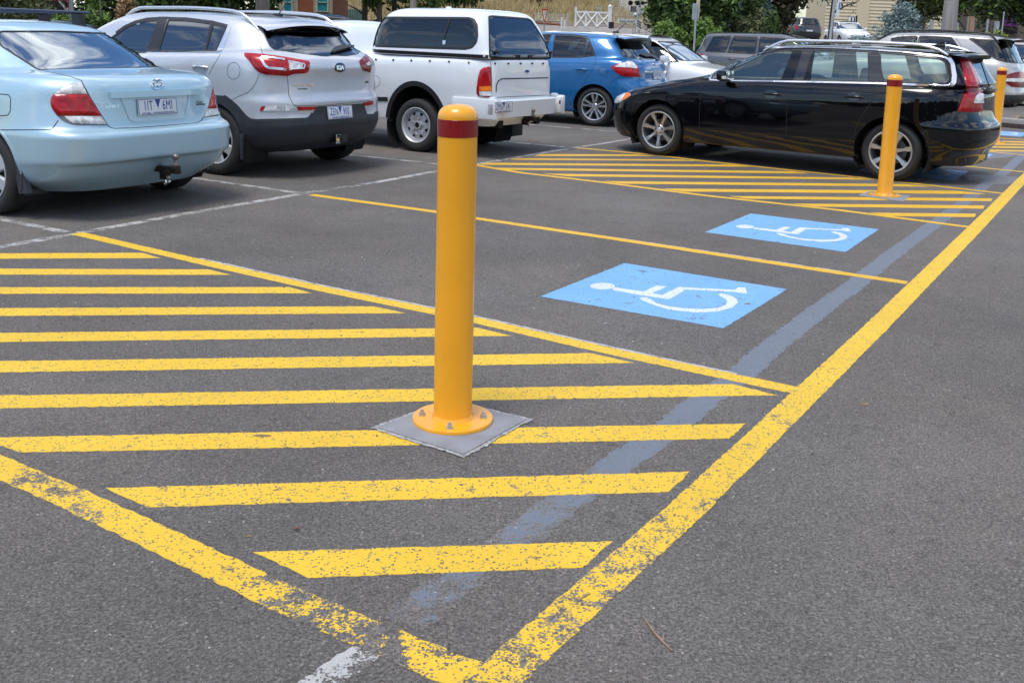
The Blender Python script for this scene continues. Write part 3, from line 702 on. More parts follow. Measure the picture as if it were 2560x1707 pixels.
    # --- wheels
    def arches(s, xs, zc, ra, yw, lip=.02, lipmat=None, depth=.34, liner=True, lipname='wheel_arch_lip', lipw=None, squash=1.0):
        c = s.fc
        for xw in xs: s.alive &= ~(((c[:, 0]-xw)**2+((c[:, 2]-zc)*squash)**2 < ra*ra) & (np.abs(c[:, 1]) > yw*.55) & (c[:, 2] < zc+ra*1.1))
        for xw in xs:
            pts = [(xw+ra*math.cos(a), zc+ra/squash*math.sin(a)) for a in np.linspace(R_(-22), R_(202), 40) if zc+ra/squash*math.sin(a) > .17]
            s.strip(lipname, pts, lipw or lip, lipmat or s.mat, off=.004, mode='side', step=.03, low=.03)
            for sg in (1, -1):
                b = MB(); P = [(ra+.012, yw-.03), (ra+.012, yw-depth), (.0, yw-depth)]
                V = []; F = []; N = 30
                for i in range(N+1):
                    a = R_(-30)+R_(240)*i/N
                    for r, y in P: V.append((xw+r*math.cos(a), y*sg, zc+r/squash*math.sin(a)))
                for i in range(N):
                    for k in range(2): F.append((i*3+k, i*3+k+1, i*3+4+k, i*3+3+k))
                b.add(V, F, True); b.build('wheel_well', M_UNDER, s.T)
    def wheel(s, x, y, r, wd, rim, style, steer=0):
        """y>0 left wheel with its outer face at y"""
        for sg in (1, -1):
            T = bpy.data.objects.new('wheel', None); link(T, s.T); T.location = (x, y*sg, r); T.rotation_euler = (0, steer, 0 if sg > 0 else math.pi); T.empty_display_size = .1
            b = MB(); q = rim
            prof = [(q+.004, -.012), (q+.012, -.002), (q+.03, .004), ((q+r)/2, .010), (r-.03, .002), (r-.012, -.010), (r-.003, -.028), (r, -.05)]
            back = [(a, -wd-h) for a, h in reversed(prof)]
            b.lathe(prof+[(r, -.05-(wd-.1)*.5)]+back, 48, axis='y')
            o = b.build('tyre', M_TYRE, T)
            t2 = MB()
            for k in (0.25, .5, .75): t2.lathe([(r-.001, -.05-(wd-.1)*k-.006), (r+.0015, -.05-(wd-.1)*k-.004), (r+.0015, -.05-(wd-.1)*k+.004), (r-.001, -.05-(wd-.1)*k+.006)], 48, axis='y')
            RIMS[style](T, q, wd)
def rim_base(T, q, wd, mat, lipw=.014, dish=.03):
    b = MB(); b.lathe([(q+.006, -.012), (q+.008, .001), (q, .003), (q-lipw, -.002), (q-lipw-.006, -dish), (q-lipw-.012, -wd*.8)], 48, axis='y'); b.build('rim', mat, T)
    b = MB(); b.lathe([(0, -wd*.62), (q*.62, -wd*.62), (q*.62, -wd*.55), (0, -wd*.55)], 32, axis='y'); b.build('brake_disc', M_ALLOYD, T)
    b = MB(); b.lathe([(0, -wd*.8), (q, -wd*.8)], 32, axis='y'); b.build('wheel_back', M_UNDER, T)
def spoke(b, a, pts, y0, th, da=0):
    """pts: (radius, halfwidth, y) stations of one spoke at angle a"""
    V = []; ca, sa = math.cos(a), math.sin(a)
    for r, hw, y in pts:
        for k, (w_, dy) in enumerate(((-hw, -th), (-hw*.8, 0), (hw*.8, 0), (hw, -th))):
            V.append((r*ca-w_*sa, y+dy, r*sa+w_*ca))
    F = []
    for i in range(len(pts)-1):
        for k in range(3): F.append((i*4+k, i*4+k+1, i*4+5+k, i*4+4+k))
        F.append((i*4+3, i*4, i*4+4, i*4+7))
    n = len(pts)-1
    F += [(0, 1, 2, 3), (n*4+3, n*4+2, n*4+1, n*4)]
    b.add(V, F, False)
def rim7(T, q, wd):
    rim_base(T, q, wd, M_ALLOY, .010, .05); b = MB(); N = 7
    for k in range(N): spoke(b, R_(90+180/7)+2*math.pi*k/N, [(q*.12, .030, -.030), (q*.35, .022, -.026), (q*.62, .017, -.016), (q*.72, .026, -.010), (q-.006, .033, -.006)], 0, .03)
    b.lathe([(0, -.018), (q*.26, -.022), (q*.30, -.032), (q*.30, -.06)], 28, axis='y'); b.build('spokes', M_ALLOY, T)
    b = MB(); b.lathe([(0, -.012), (.026, -.013), (.030, -.020)], 20, axis='y'); b.build('centre_cap', M_CAP, T)
    b = MB()
    for k in range(5): a = 2*math.pi*k/5+.3; b.lathe([(0, -.0195), (.009, -.0195), (.010, -.024)], 10, axis='y', c=(q*.21*math.cos(a), 0, q*.21*math.sin(a)))
    b.build('wheel_nuts', M_BLK, T)
def rim10(T, q, wd):
    rim_base(T, q, wd, M_ALLOY, .010, .04); b = MB(); N = 5
    for k in range(N):
        for d in (-.19, .19): spoke(b, R_(90)+2*math.pi*k/N+d*1.15, [(q*.16, .022, -.026), (q*.5, .017, -.018), (q-.006, .023, -.006)], 0, .03)
    b.lathe([(0, -.016), (q*.22, -.018), (q*.27, -.028), (q*.27, -.06)], 28, axis='y'); b.build('spokes', M_ALLOY, T)
    b = MB()
    for k in range(5): a = 2*math.pi*k/5+R_(90); b.lathe([(0, -.010), (.011, -.010), (.012, -.022)], 10, axis='y', c=(q*.30*math.cos(a), 0, q*.30*math.sin(a)))
    b.build('wheel_nuts', M_ALLOYD, T)
def rimcap(T, q, wd):
    rim_base(T, q, wd, M_CAP, .008, .02); b = MB(); N = 7
    for k in range(N): spoke(b, 2*math.pi*k/N, [(q*.15, .045, -.004), (q*.5, .045, .004), (q-.004, .052, -.004)], 0, .02)
    b.lathe([(0, .006), (q*.2, .004), (q*.3, -.01)], 28, axis='y'); b.build('hub_cap', M_CAP, T)
def rimsteel(T, q, wd):
    b = MB(); b.lathe([(q+.006, -.012), (q+.008, .002), (q, .005), (q-.010, -.004), (q-.016, -.020), (q-.030, -.022), (q-.034, -.045), (q-.045, -.050)], 48, axis='y'); b.build('rim', M_STEEL, T)
    # disc with eight triangular openings: polar grid with faces removed
    N = 96; Rr = list(np.linspace(.055, q-.040, 22)); V = []; F = []
    def yy(r): return -.052+.020*math.exp(-((r-.115)/.05)**2)
    for r in Rr:
        for j in range(N): a = 2*math.pi*j/N; V.append((r*math.cos(a), yy(r), r*math.sin(a)))
    for i in range(len(Rr)-1):
        for j in range(N):
            rm = (Rr[i]+Rr[i+1])/2; a = (j+.5)/N*8 % 1-.5; t = (rm-(q-.085))/.036
            if 0 < t < 1 and abs(a) < .08+.17*t: continue
            F.append((i*N+j, i*N+(j+1) % N, (i+1)*N+(j+1) % N, (i+1)*N+j))
    b = MB(); b.add(V, F, True); b.lathe([(.034, -.060), (.034, -.020), (.052, -.022), (.060, -.050)], 24, axis='y')
    b.build('wheel_disc', M_STEEL, T)
    b = MB(); b.lathe([(0, -.022), (.030, -.022), (.033, -.03), (.033, -.05)], 20, axis='y'); b.build('hub', M_RUST, T)
    b = MB()
    for k in range(5): a = 2*math.pi*k/5+.5; b.lathe([(0, -.016), (.011, -.018), (.012, -.046)], 6, axis='y', c=(.075*math.cos(a), 0, .075*math.sin(a)), smooth=False)
    b.build('wheel_nuts', M_STEEL, T)
    b = MB(); b.lathe([(0, -wd*.8), (q, -wd*.8)], 32, axis='y'); b.build('wheel_back', M_UNDER, T)
RIMS = {'r7': rim7, 'r10': rim10, 'cap': rimcap, 'steel': rimsteel}
# --- lettering
def text_mesh(name, txt, h, mat, parent, M4, sx=1.0, ext=.0008, space=1.0, align='CENTER', bold=0):
    cu = bpy.data.curves.new(name, 'FONT'); cu.body = txt; cu.size = h; cu.extrude = ext; cu.align_x = align; cu.space_character = space; cu.offset = bold; cu.resolution_u = 3
    o = bpy.data.objects.new(name, cu); COL.objects.link(o); bpy.context.view_layer.update()
    me = bpy.data.meshes.new_from_object(o.evaluated_get(bpy.context.evaluated_depsgraph_get())); bpy.data.objects.remove(o); bpy.data.curves.remove(cu)
    me.transform(M4 @ Matrix.Diagonal((sx, 1, 1, 1))); me.materials.clear(); me.materials.append(mat); me.name = name
    return link(bpy.data.objects.new(name, me), parent)
def plate(s, c, txt1, txt2, slogan, tilt=8, yawd=0, w=.372, h=.125):
    """registration plate centred at local c facing backwards"""
    T = bpy.data.objects.new('number_plate', None); link(T, s.T)
    M4 = Matrix.Translation(c) @ Matrix.Rotation(R_(yawd), 4, 'Z') @ Matrix(((0, 0, -1, 0), (-1, 0, 0, 0), (0, 1, 0, 0), (0, 0, 0, 1))) @ Matrix.Rotation(R_(-tilt), 4, 'X')
    def tf(o): o.data.transform(M4); return o
    b = MB(); b.box((0, 0, -.002), (w, h, .004), bev=.0015); tf(b.build('plate_blank', M_PLATE, T))
    b = MB()
    for sx, sy, cx, cy in ((w-.008, .004, 0, h/2-.006), (w-.008, .004, 0, -h/2+.006), (.004, h-.008, w/2-.006, 0), (.004, h-.008, -w/2+.006, 0)): b.box((cx, cy, .0004), (sx, sy, .001))
    tf(b.build('plate_border', M_PBLUE, T))
    b = MB(); b.prism([(-.026, h/2-.008), (.026, h/2-.008), (0, -.012)], .001, (0, 0, .0003), (1, 0, 0), (0, 1, 0), (0, 0, 1)); tf(b.build('plate_badge', M_PBLUE, T))
    for t_, x in ((txt1, -w*.245), (txt2, w*.245)):
        text_mesh('plate_lettering', t_, h*.82, M_PBLUE, T, M4 @ Matrix.Translation((x, -h*.20, .0006)), sx=.58, space=1.12)
    text_mesh('plate_lettering', slogan, h*.15, M_PBLUE, T, M4 @ Matrix.Translation((0, -h*.42, .0006)), sx=1.0)
    return T
def seat(s, x, y, z, w=.46, mat=None, hr=True, hb=.60):
    m = mat or M_SEAT; T = bpy.data.objects.new('seat', None); link(T, s.T)
    b = MB(); b.box((x+.05, y, z), (.50, w, .16), bev=.05); b.build('cushion', m, T)
    b = MB(); b.box((x-.23, y, z+hb/2), (.15, w, hb), rot=Matrix.Rotation(R_(-16), 3, 'Y'), bev=.06); b.build('backrest', m, T)
    if hr:
        b = MB(); b.box((x-.23-.5*(hb+.1)*.29-.02, y, z+hb+.06), (.09, .25, .17), rot=Matrix.Rotation(R_(-12), 3, 'Y'), bev=.04)
        b.tube([(x-.33, y-.06, z+hb-.08), (x-.33, y-.06, z+hb+.05)], .006, 6); b.tube([(x-.33, y+.06, z+hb-.08), (x-.33, y+.06, z+hb+.05)], .006, 6); b.build('headrest', m, T)
def interior(s, xf, xr, w, zf, bench=True, mat=None, shelf=None, seatz=.42, dashx=None, dashz=.86):
    b = MB(); b.box(((xf+xr)/2, 0, zf), (xf-xr, w*2, .04)); b.build('cabin_floor', M_UNDER, s.T)
    d = dashx or xf-.25
    b = MB(); b.box((d, 0, dashz-.12), (.5, w*2-.06, .22), bev=.06); b.build('dashboard', M_BLK, s.T)
    sd = -1 if RHD else 1
    b = MB(); c = Vector((d-.38, -.36, dashz-.02)); ring = [c+Matrix.Rotation(R_(-62), 3, 'Y') @ Vector((.18*math.cos(a), .18*math.sin(a), 0)) for a in np.linspace(0, 2*math.pi, 24, endpoint=False)]
    b.tube(ring, .014, 8, closed=True); b.tube([c, c+Vector((.25, 0, -.12))], .03, 8); b.tube([ring[0], c, ring[12]], .012, 6); b.build('steering_wheel', M_BLK, s.T)
    xs0 = d-.95
    for y in (-.36, .36): seat(s, xs0, y, seatz, mat=mat)
    for y in (-.40, 0, .40): seat(s, xs0-.92, y, seatz+.02, w=.41, mat=mat, hb=.56)
    if shelf: b = MB(); b.box(((shelf[0]+shelf[1])/2, 0, shelf[2]), (shelf[0]-shelf[1], w*2-.12, .03), bev=.01); b.build('parcel_shelf', M_SEAT, s.T)
RHD = True
def mirror_part(s, c, sz=(.12, .20, .13), mat=None, sg=(1, -1)):
    for q in sg:
        b = MB(); b.box((c[0], c[1]*q, c[2]), sz, bev=min(sz)*.35); b.box((c[0]+.01, (c[1]-.13)*q, c[2]-.05), (.05, .16, .03), bev=.01)
        o = b.build('door_mirror', mat or s.mat, s.T); b = MB(); b.box((c[0]-sz[0]/2-.001, c[1]*q, c[2]), (.006, sz[1]*.86, sz[2]*.8), bev=.002); b.build('mirror_glass', M_CHR, o)
def spoiler(s, x0, x1, w, z0, z1, th, crv, mat, under=None, drop=.0, name='spoiler'):
    """lofted roof-edge spoiler: from x0,z0 back to x1,z1; ends swept by crv and dropped"""
    V = []; N = 28; P = 5
    for i in range(N+1):
        t = -1+2*i/N; a = abs(t); y = w*t; e = 1-a**10; xe = x1+crv*a**2.5; zt0 = z0-drop*a**2.2; zt1 = z1-drop*1.15*a**2.2
        V += [(x0, y, zt0), (x0+(xe-x0)*.5, y, (zt0+zt1)/2+.006), (xe+.012, y, zt1+.004), (xe, y, zt1-.008), (xe+.02, y, zt1-th*e*.7-.006), (x0+(xe-x0)*.35, y, (zt0*.65+zt1*.35)-th*e-.012)]
    for pi, (idx, m, nm) in enumerate((((0, 1, 2, 3), mat, name), ((3, 4, 5), under or mat, name+'_underside'))):
        k = len(idx); vv = []; F = []
        for i in range(N+1): vv += [V[i*6+j] for j in idx]
        for i in range(N):
            for j in range(k-1): F.append((i*k+j, i*k+j+1, (i+1)*k+j+1, (i+1)*k+j))
        b = MB(); b.add(vv, F, True); b.build(nm, m, s.T, edge=50)
def handle(s, p, mat=None, mode='px', L_=.20, recess=True, mirror=True):
    q, n = s.hit(p, mode)
    for sg in ((1, -1) if mirror else (1,)):
        c = Vector((q.x, q.y*sg, q.z)); nn = Vector((0, sg, 0)); b = MB()
        b.tube([c+Vector((-L_/2, 0, -.002)), c+nn*.022+Vector((-L_*.33, 0, .002)), c+nn*.028+Vector((0, 0, .004)), c+nn*.022+Vector((L_*.33, 0, .002)), c+Vector((L_/2, 0, -.002))], [.010, .014, .015, .014, .010], 10)
        o = b.build('door_handle', mat or s.mat, s.T)
def towbar(s, x, y, z, ball=True, mat=None, xb=None, drop=.0):
    T = bpy.data.objects.new('tow_bar', None); link(T, s.T)
    b = MB(); b.box((x+.30, y, z-.02), (.07, 1.0, .07), bev=.008); b.box((x+.14, y, z-.02), (.34, .05, .05), bev=.008)
    b.box((x+.03, y, z+.0), (.10, .065, .022), bev=.006); b.box((x+.09, y+.025, z-.045), (.11, .012, .10), bev=.003); b.build('tongue', mat or M_RUST, T)
    if ball:
        b = MB(); b.lathe([(.026, z+.015), (.026, z+.028), (.016, z+.034), (.014, z+.055), (.0125, z+.060)]+[(.025*math.sin(a), z+.083-.025*math.cos(a)) for a in np.linspace(.52, math.pi, 12)], 20, c=(x, y, 0)); b.build('tow_ball', M_BALL, T)
        b = MB()
        for dy, dz in ((.045, -.07), (.045, -.10)): b.tube([(x+.03, y+dy-.01, z+dz), (x+.03, y+dy+.012, z+dz)], .012, 8)
        b.build('bolts', M_BOLTZ, T)
    return T
M_BOLTZ = m_bolt
import copy
def ploc(s, p, ax, val):
    d = s.R3 @ ray(*p); o = s.co; i = 'xyz'.index(ax); t = (val-o[i])/d[i]; return o+d*t
def lpx(s, q): return proj(s.M @ Vector(q))
def stext(s, p, txt, h, mat, sx=1.0, off=.003, name='badge_lettering', ext=.0012, bold=0, mode='px'):
    q, n = s.hit(p, mode); n = Vector((n.x, n.y, 0)).normalized() if abs(n.z) < .6 else n
    up = Vector((0, 0, 1)); xx = up.cross(n).normalized(); n2 = s.hit(p, mode)[1]; yy = n2.cross(xx).normalized()
    M4 = Matrix((xx, yy, n2)).transposed().to_4x4(); M4.translation = q+n2*off
    return text_mesh(name, txt, h, mat, s.T, M4 @ Matrix.Translation((0, -h*.35, 0)), sx=sx, ext=ext, bold=bold)
def ell(c, rx, ry, n=28, rot=0): return [(c[0]+rx*math.cos(a)*math.cos(rot)-ry*math.sin(a)*math.sin(rot), c[1]+rx*math.cos(a)*math.sin(rot)+ry*math.sin(a)*math.cos(rot)) for a in np.linspace(0, 2*math.pi, n, endpoint=False)]
def tf(f, pts): return [f(*p) for p in pts]
def rings_scale(rings, dz=0): return rings
P0 = (9, 4, 9, 4)
def ring(xr, xf, w, zl, pr=9, qr=4, pf=8, qf=3.2): return (xr, xf, w, pr, qr, pf, qf, zl)
SEDAN_SIDE = [(.45, 1.06), (.38, 1.22), (.72, 1.30), (1.45, 1.29), (2.12, 1.04), (1.3, 1.02)]

# =================================================================== pale blue sedan (nearest, left)
A = lambda x, y: (x/2.8, y/2.8)
D = lambda x, y: (100+x/4.704, 180+y/4.704)
c = Car('parked_car', 'pale blue sedan with black roof bars, nearest car, cut off by the left edge', -3.608, 8.073, 151.12)
p_cam = carpaint('pale_blue_paint', (.40, .57, .66), metal=.30, rough=.36)
Z = lambda *q: list(q)
c.body([
 ring(-.90, 3.35, .74, [(0, .19)]), ring(-1.02, 3.50, .85, [(-1.1, .33), (-.6, .27), (.0, .20), (2.6, .20), (3.5, .22)], 11, 5.5),
 ring(-1.085, 3.60, .882, [(-1.1, .405), (0, .33), (3.6, .32)], 11, 5.5), ring(-1.128, 3.66, .893, [(-1.1, .44), (0, .42), (3.6, .42)], 11, 5.5),
 ring(-1.136, 3.66, .896, [(-1.1, .60), (3.6, .54)], 11, 5.5), ring(-1.118, 3.64, .893, [(-1.1, .632), (3.6, .60)], 11, 5.5),
 ring(-1.060, 3.60, .886, [(-1.1, .66), (0, .72), (3.6, .66)], 11, 5), ring(-1.045, 3.54, .885, [(-1.1, .83), (2.4, .82), (3.6, .71)]),
 ring(-1.035, 3.42, .868, [(-1.1, .93), (0, .93), (2.4, .89), (3.5, .75)]),
 ring(-1.005, 3.22, .83, [(-1.1, .985), (-.3, 1.0), (1.2, .97), (2.4, .93), (3.3, .80)]),
 ring(-.93, 3.0, .79, [(-1.1, 1.02), (-.3, 1.025), (1.2, .99), (2.4, .95), (3.1, .86)]),
 ring(-.56, 2.42, .755, [(-.8, 1.055), (0, 1.045), (2.4, 1.0)], 7, 3.6),
 ring(-.42, 2.25, .735, [(-.8, 1.10), (2.4, 1.08)], 7, 3.6), ring(-.16, 1.85, .675, [(0, 1.22)], 7, 3.8), ring(.05, 1.55, .615, [(-.1, 1.315), (2, 1.315)], 7, 4),
 ring(.14, 1.42, .56, [(.1, 1.352), (1.5, 1.358)], 7, 4), ring(.28, 1.25, .42, [(0, 1.385)], 6, 3.5), ring(.45, 1.1, .2, [(0, 1.402)], 5, 3), ring(.55, 1.0, .0, [(0, 1.406)])], p_cam)
TR = lpx(c, (.045, -.50, 1.318)); TL = lpx(c, (.045, .52, 1.315)); MT = lpx(c, (.055, .0, 1.325))
win = rnd([A(265, 488), A(100, 380), A(-200, 150), TL, MT, A(800, 236), A(1000, 345), A(1195, 468), A(740, 478)], [6, 0, 0, 10, 0, 5, 0, 4, 0])
win = rnd([A(265, 488), lpx(c, (-.16, .66, 1.22)), TL, MT, A(800, 236), A(1010, 350), A(1195, 468), A(740, 478)], [6, 12, 10, 0, 5, 0, 4, 0])
c.window(win, G_REAR, frame=.014, mirror=False, name='rear_window')
c.window(rnd(SEDAN_SIDE, .05), G_CLEAR, frame=.02, mode='side', step=.04, name='side_window')
c.window(rnd([(-.62, 1.06), (-.5, 1.30), (.5, 1.30), (.62, 1.06)], .06), G_CLEAR, frame=.02, mode='front', mirror=False, step=.05, name='windscreen')
lid = tf(D, [(485, 105), (520, 170), (600, 320), (700, 475), (800, 635), (830, 655), (870, 665), (1100, 660), (1500, 630), (1850, 598), (1895, 575), (1920, 538)])
c.region('boot_lid', c.mat, [A(265, 490)]+lid+tf(D, [(1945, 490), (1985, 390), (2010, 290), (2045, 75)])+[A(1200, 470)], mirror=False)
c.region('bumper', c.mat, tf(D, [(-700, 690), (110, 682), (150, 665), (215, 575), (310, 605), (440, 632), (800, 640), (870, 668), (1500, 632), (1850, 600), (1925, 542), (2140, 500), (2400, 500), (2400, 1500), (-700, 1500)]), mirror=False)
lampL = rnd(tf(D, [(485, 112), (370, 138), (300, 168), (220, 210), (160, 262), (128, 310), (121, 360), (130, 410), (160, 465), (200, 515), (250, 565), (310, 600), (380, 622), (440, 630), (795, 629), (700, 480), (640, 390), (545, 235), (510, 165)]), 3)
c.patch('tail_lamp_housing', lampL, M_ALLOYD, off=.002, mirror=False)
T = bpy.data.objects.new('tail_light', None); link(T, c.T)
c.patch('red_lens', tf(D, [(162, 266), (553, 266), (600, 330), (700, 487), (722, 517), (207, 517), (165, 462), (136, 410), (127, 360), (133, 310)]), M_LRED, off=.006, dome=.012, mirror=False, parent=T, step=3)
c.patch('clear_lens', tf(D, [(480, 118), (372, 145), (302, 174), (225, 214), (170, 260), (549, 260), (508, 172)]), M_LCLR, off=.006, dome=.008, mirror=False, parent=T, step=3)
c.patch('reversing_lens', tf(D, [(285, 522), (718, 522), (778, 618), (400, 608), (335, 575)]), M_LCLR, off=.006, dome=.008, mirror=False, parent=T, step=3)
T = bpy.data.objects.new('tail_light', None); link(T, c.T)
c.patch('tail_lamp_housing', rnd(tf(D, [(2050, 80), (2085, 72), (2120, 110), (2138, 190), (2158, 240), (2172, 300), (2168, 400), (2162, 470), (2140, 497), (2070, 522), (1915, 542), (1945, 490), (1980, 400), (2010, 290), (2030, 190)]), 3), M_ALLOYD, off=.002, mirror=False, parent=T)
c.patch('red_lens', tf(D, [(2030, 198), (2135, 192), (2152, 240), (2166, 300), (2162, 425), (1972, 432), (1985, 400), (2012, 295)]), M_LRED, off=.006, dome=.008, mirror=False, parent=T, step=3)
c.patch('clear_lens', tf(D, [(2052, 86), (2085, 80), (2114, 115), (2130, 188), (2034, 192)]), M_LCLR, off=.006, mirror=False, parent=T, step=3)
c.patch('reversing_lens', tf(D, [(1968, 436), (2160, 430), (2154, 470), (2135, 492), (1930, 530)]), M_LCLR, off=.006, mirror=False, parent=T, step=3)
c.seams([lid, [A(265, 490), A(420, 520), A(500, 540), A(572, 566)], tf(D, [(-470, 684), (110, 682), (150, 665), (215, 570)]), A and tf(A, [(-60, 655), (0, 660), (60, 665), (75, 690), (72, 780), (55, 808), (0, 812), (-60, 808)])], w=.006, mirror=False)
c.strip('boot_garnish', tf(D, [(818, 277), (1060, 268), (1300, 257), (1600, 245), (1858, 235)]), .046, c.mat, off=.024, mirror=False, low=.01)
c.strip('plate_recess', tf(D, [(950, 305), (1000, 420), (1050, 545), (1075, 568), (1110, 577), (1400, 560), (1680, 536), (1705, 520), (1730, 420), (1755, 270)]), .014, c.mat, off=.006, mirror=False, low=.006)
c.patch('boot_lock', ell(D(1385, 250), 1.9, 2.4, 14), M_BLK, off=.0165, skirt=.003, mirror=False, step=1)
E1 = ell(D(1370, 151), 13.2, 11.2); c.strip('emblem', E1, .010, M_CHR, off=.012, closed=True, mirror=False)
c.strip('emblem', ell(D(1370, 138), 9.5, 4.6), .007, M_CHR, off=.012, closed=True, mirror=False); c.strip('emblem', ell(D(1370, 152), 4.2, 9.8), .007, M_CHR, off=.012, closed=True, mirror=False)
stext(c, D(745, 378), 'TOYOTA', .024, M_CHR, 1.05); stext(c, D(825, 412), 'CAMRY', .037, M_CHR, 1.2, off=.001)
stext(c, D(1872, 352), 'Altise', .042, M_CHR, .95); c.patch('badge_bar', tf(D, [(1842, 378), (1940, 374), (1938, 388), (1838, 392)]), M_BLK, off=.003, mirror=False, step=2)
pc = (c.hit(D(1375, 410))[0]); plate(c, (pc.x-.012, pc.y, pc.z+.002), '1IT', '6MI', 'VICTORIA - THE EDUCATION STATE', tilt=6, yawd=0)
for nm in (): pass
b_ = ploc(c, A(1230, 1100), 'y', pc.y-.02); towbar(c, b_.x, b_.y, b_.z-.083)
b = MB(); b.tube([(b_.x+.12, b_.y+.0, b_.z-.16), (b_.x+.11, b_.y+.0, b_.z-.205)], .007, 8); b.tube([(b_.x+.12, b_.y+.0, b_.z-.208), (b_.x+.11, b_.y+.0, b_.z-.218)], .014, 8); b.build('tow_pin', M_CHR, c.T)
XW = -.27
c.arches([XW, 2.45], .315, .365, .893, lip=.018)
c.wheel(XW, .875, .312, .20, .205, 'cap'); c.wheel(2.45, .875, .312, .20, .205, 'cap')
for sg in (1, -1):
    b = MB(); b.prism([(-.40-.27, .22), (-.36-.27, .40), (-.345-.27, .48), (-.33-.27, .48), (-.35-.27, .22)][:0] or [(-.60, .185), (-.70, .20), (-.645, .33), (-.58, .46), (-.555, .46), (-.57, .30)], .04, (0, .84*sg-.02, 0)); b.box((-.62, .74*sg, .225), (.025, .20, .11), bev=.008); b.build('mud_flap', M_CLAD, c.T)
b = MB(); b.box((.2, 0, .30), (2.0, 1.3, .12)); b.build('underbody', M_UNDER, c.T)
M_BAR = pbr('dark_anodised_bar', (.045, .055, .085), rough=.32, metal=.6)
def roof_bar(s, x, w, z, zr, label, mat=M_BAR):
    T = thing('roof_rack_bar', label, 'roof rack', group='bars across the pale blue sedan roof'); T.parent = s.T
    return T
for x_, px_r, zb in ((.62, A(608, 95), 1.475), (1.32, A(372, 100), 1.475)):
    e = ploc(c, px_r, 'x', x_); w_ = -e.y; T = bpy.data.objects.new('roof_bar', None); link(T, c.T)
    b = MB(); b.prism([(-.036, 0), (-.028, .012), (0, .017), (.028, .012), (.036, 0), (.02, -.010), (-.02, -.010)], 2*w_, (x_, -w_, e.z), (1, 0, 0), (0, 0, 1), (0, 1, 0)); b.build('cross_bar', M_BAR, T)
    for sg in (1, -1):
        yy = (w_-.10)*sg; q = c.hit((x_, yy+.06*sg), 'top')[0]; b = MB()
        V = [(x_-.045, yy-.03*sg, e.z-.008), (x_+.045, yy-.03*sg, e.z-.008), (x_+.045, yy+.03*sg, e.z-.008), (x_-.045, yy+.03*sg, e.z-.008), (x_-.06, yy+.02*sg, q.z-.01), (x_+.06, yy+.02*sg, q.z-.01), (x_+.06, yy+.09*sg, q.z-.02), (x_-.06, yy+.09*sg, q.z-.02)]
        b.add(V, [(0, 1, 2, 3), (4, 7, 6, 5), (0, 4, 5, 1), (1, 5, 6, 2), (2, 6, 7, 3), (3, 7, 4, 0)]); b.build('bar_foot', M_BLK, T)
interior(c, 2.3, -.3, .70, .30, shelf=(.12, -.48, .985), dashx=2.0, seatz=.40)
c.finish()
# =================================================================== silver SUV
B = lambda x, y: (540+x/5.6, 100+y/5.6)
B2 = lambda x, y: (260+x/3.36, y/3.36)
c = Car('parked_car', 'silver compact SUV with dark lower cladding and wide red tail lamps, second from left', -2.494, 10.339, 150.2, cat='SUV')
p_kia = carpaint('silver_paint', (.56, .58, .615), metal=.35, rough=.36)
c.body([
 ring(-.70, 3.2, .75, [(0, .24)]), ring(-.84, 3.35, .87, [(-1, .36), (-.5, .30), (.2, .26), (3.4, .26)]), ring(-.895, 3.45, .925, [(-1, .45), (.2, .38), (3.4, .38)]),
 ring(-.915, 3.50, .93, [(-1, .52), (.2, .50), (3.4, .50)]), ring(-.905, 3.50, .925, [(-1, .62), (3.4, .58)]), ring(-.91, 3.50, .92, [(-1, .72), (3.4, .66)]), ring(-.875, 3.46, .918, [(-1, .80), (3.4, .72)]),
 ring(-.868, 3.42, .92, [(-1, .93), (2.6, .88), (3.4, .80)]), ring(-.875, 3.34, .918, [(-1, 1.04), (0, 1.0), (2.6, .95), (3.4, .85)]), ring(-.84, 3.20, .905, [(-1, 1.12), (0, 1.09), (2.6, 1.0), (3.4, .88)]),
 ring(-.73, 2.95, .868, [(-1, 1.20), (.0, 1.15), (2.6, 1.03), (3.4, .92)]), ring(-.685, 2.42, .83, [(-1, 1.235), (0, 1.17), (1.5, 1.12), (2.6, 1.06)], 9, 3.6),
 ring(-.60, 2.15, .785, [(-1, 1.31), (2, 1.22)], 8, 3.6), ring(-.51, 1.80, .735, [(-1, 1.40), (2, 1.37)], 8, 3.6), ring(-.43, 1.55, .685, [(-1, 1.455), (2, 1.455)], 8, 3.8),
 ring(-.36, 1.40, .62, [(-1, 1.485), (.5, 1.51), (2, 1.49)], 7, 3.8), ring(-.15, 1.2, .46, [(-.5, 1.51), (.5, 1.54), (2, 1.52)], 6, 3.5), ring(.1, 1.0, .2, [(0, 1.545)], 5, 3), ring(.3, .9, .0, [(0, 1.55)])], p_kia)
rw = rnd(tf(B2, [(1338, 262), (1365, 330), (1395, 392), (1430, 420), (1650, 450), (1840, 474), (1880, 475), (1905, 468), (2050, 470), (2120, 457), (2172, 428), (2140, 370), (2085, 315), (2030, 266), (1850, 222), (1600, 205), (1430, 212)]), 4)
c.window(rw, G_DARK, frame=.010, mirror=False, name='rear_window')
def side_win(poly, g=G_TINT, r=4, fr=.02, **k): return c.window(rnd(poly, r), g, frame=fr, **k)
side_win(tf(A, [(1108, 143), (1035, 146), (950, 165), (880, 195), (815, 242), (700, 325), (610, 375), (1028, 368)]), G_DARK)
side_win(tf(A, [(1178, 141), (1300, 144), (1476, 165), (1440, 356), (1108, 362)]), G_DARK)
side_win(tf(A, [(1489, 170), (1588, 190), (1512, 357), (1440, 357)]), G_DARK, 2)
c.patch('window_pillar_trim', tf(A, [(1112, 120), (1176, 120), (1102, 365), (1034, 365)]), M_BLK, off=.003, step=5)
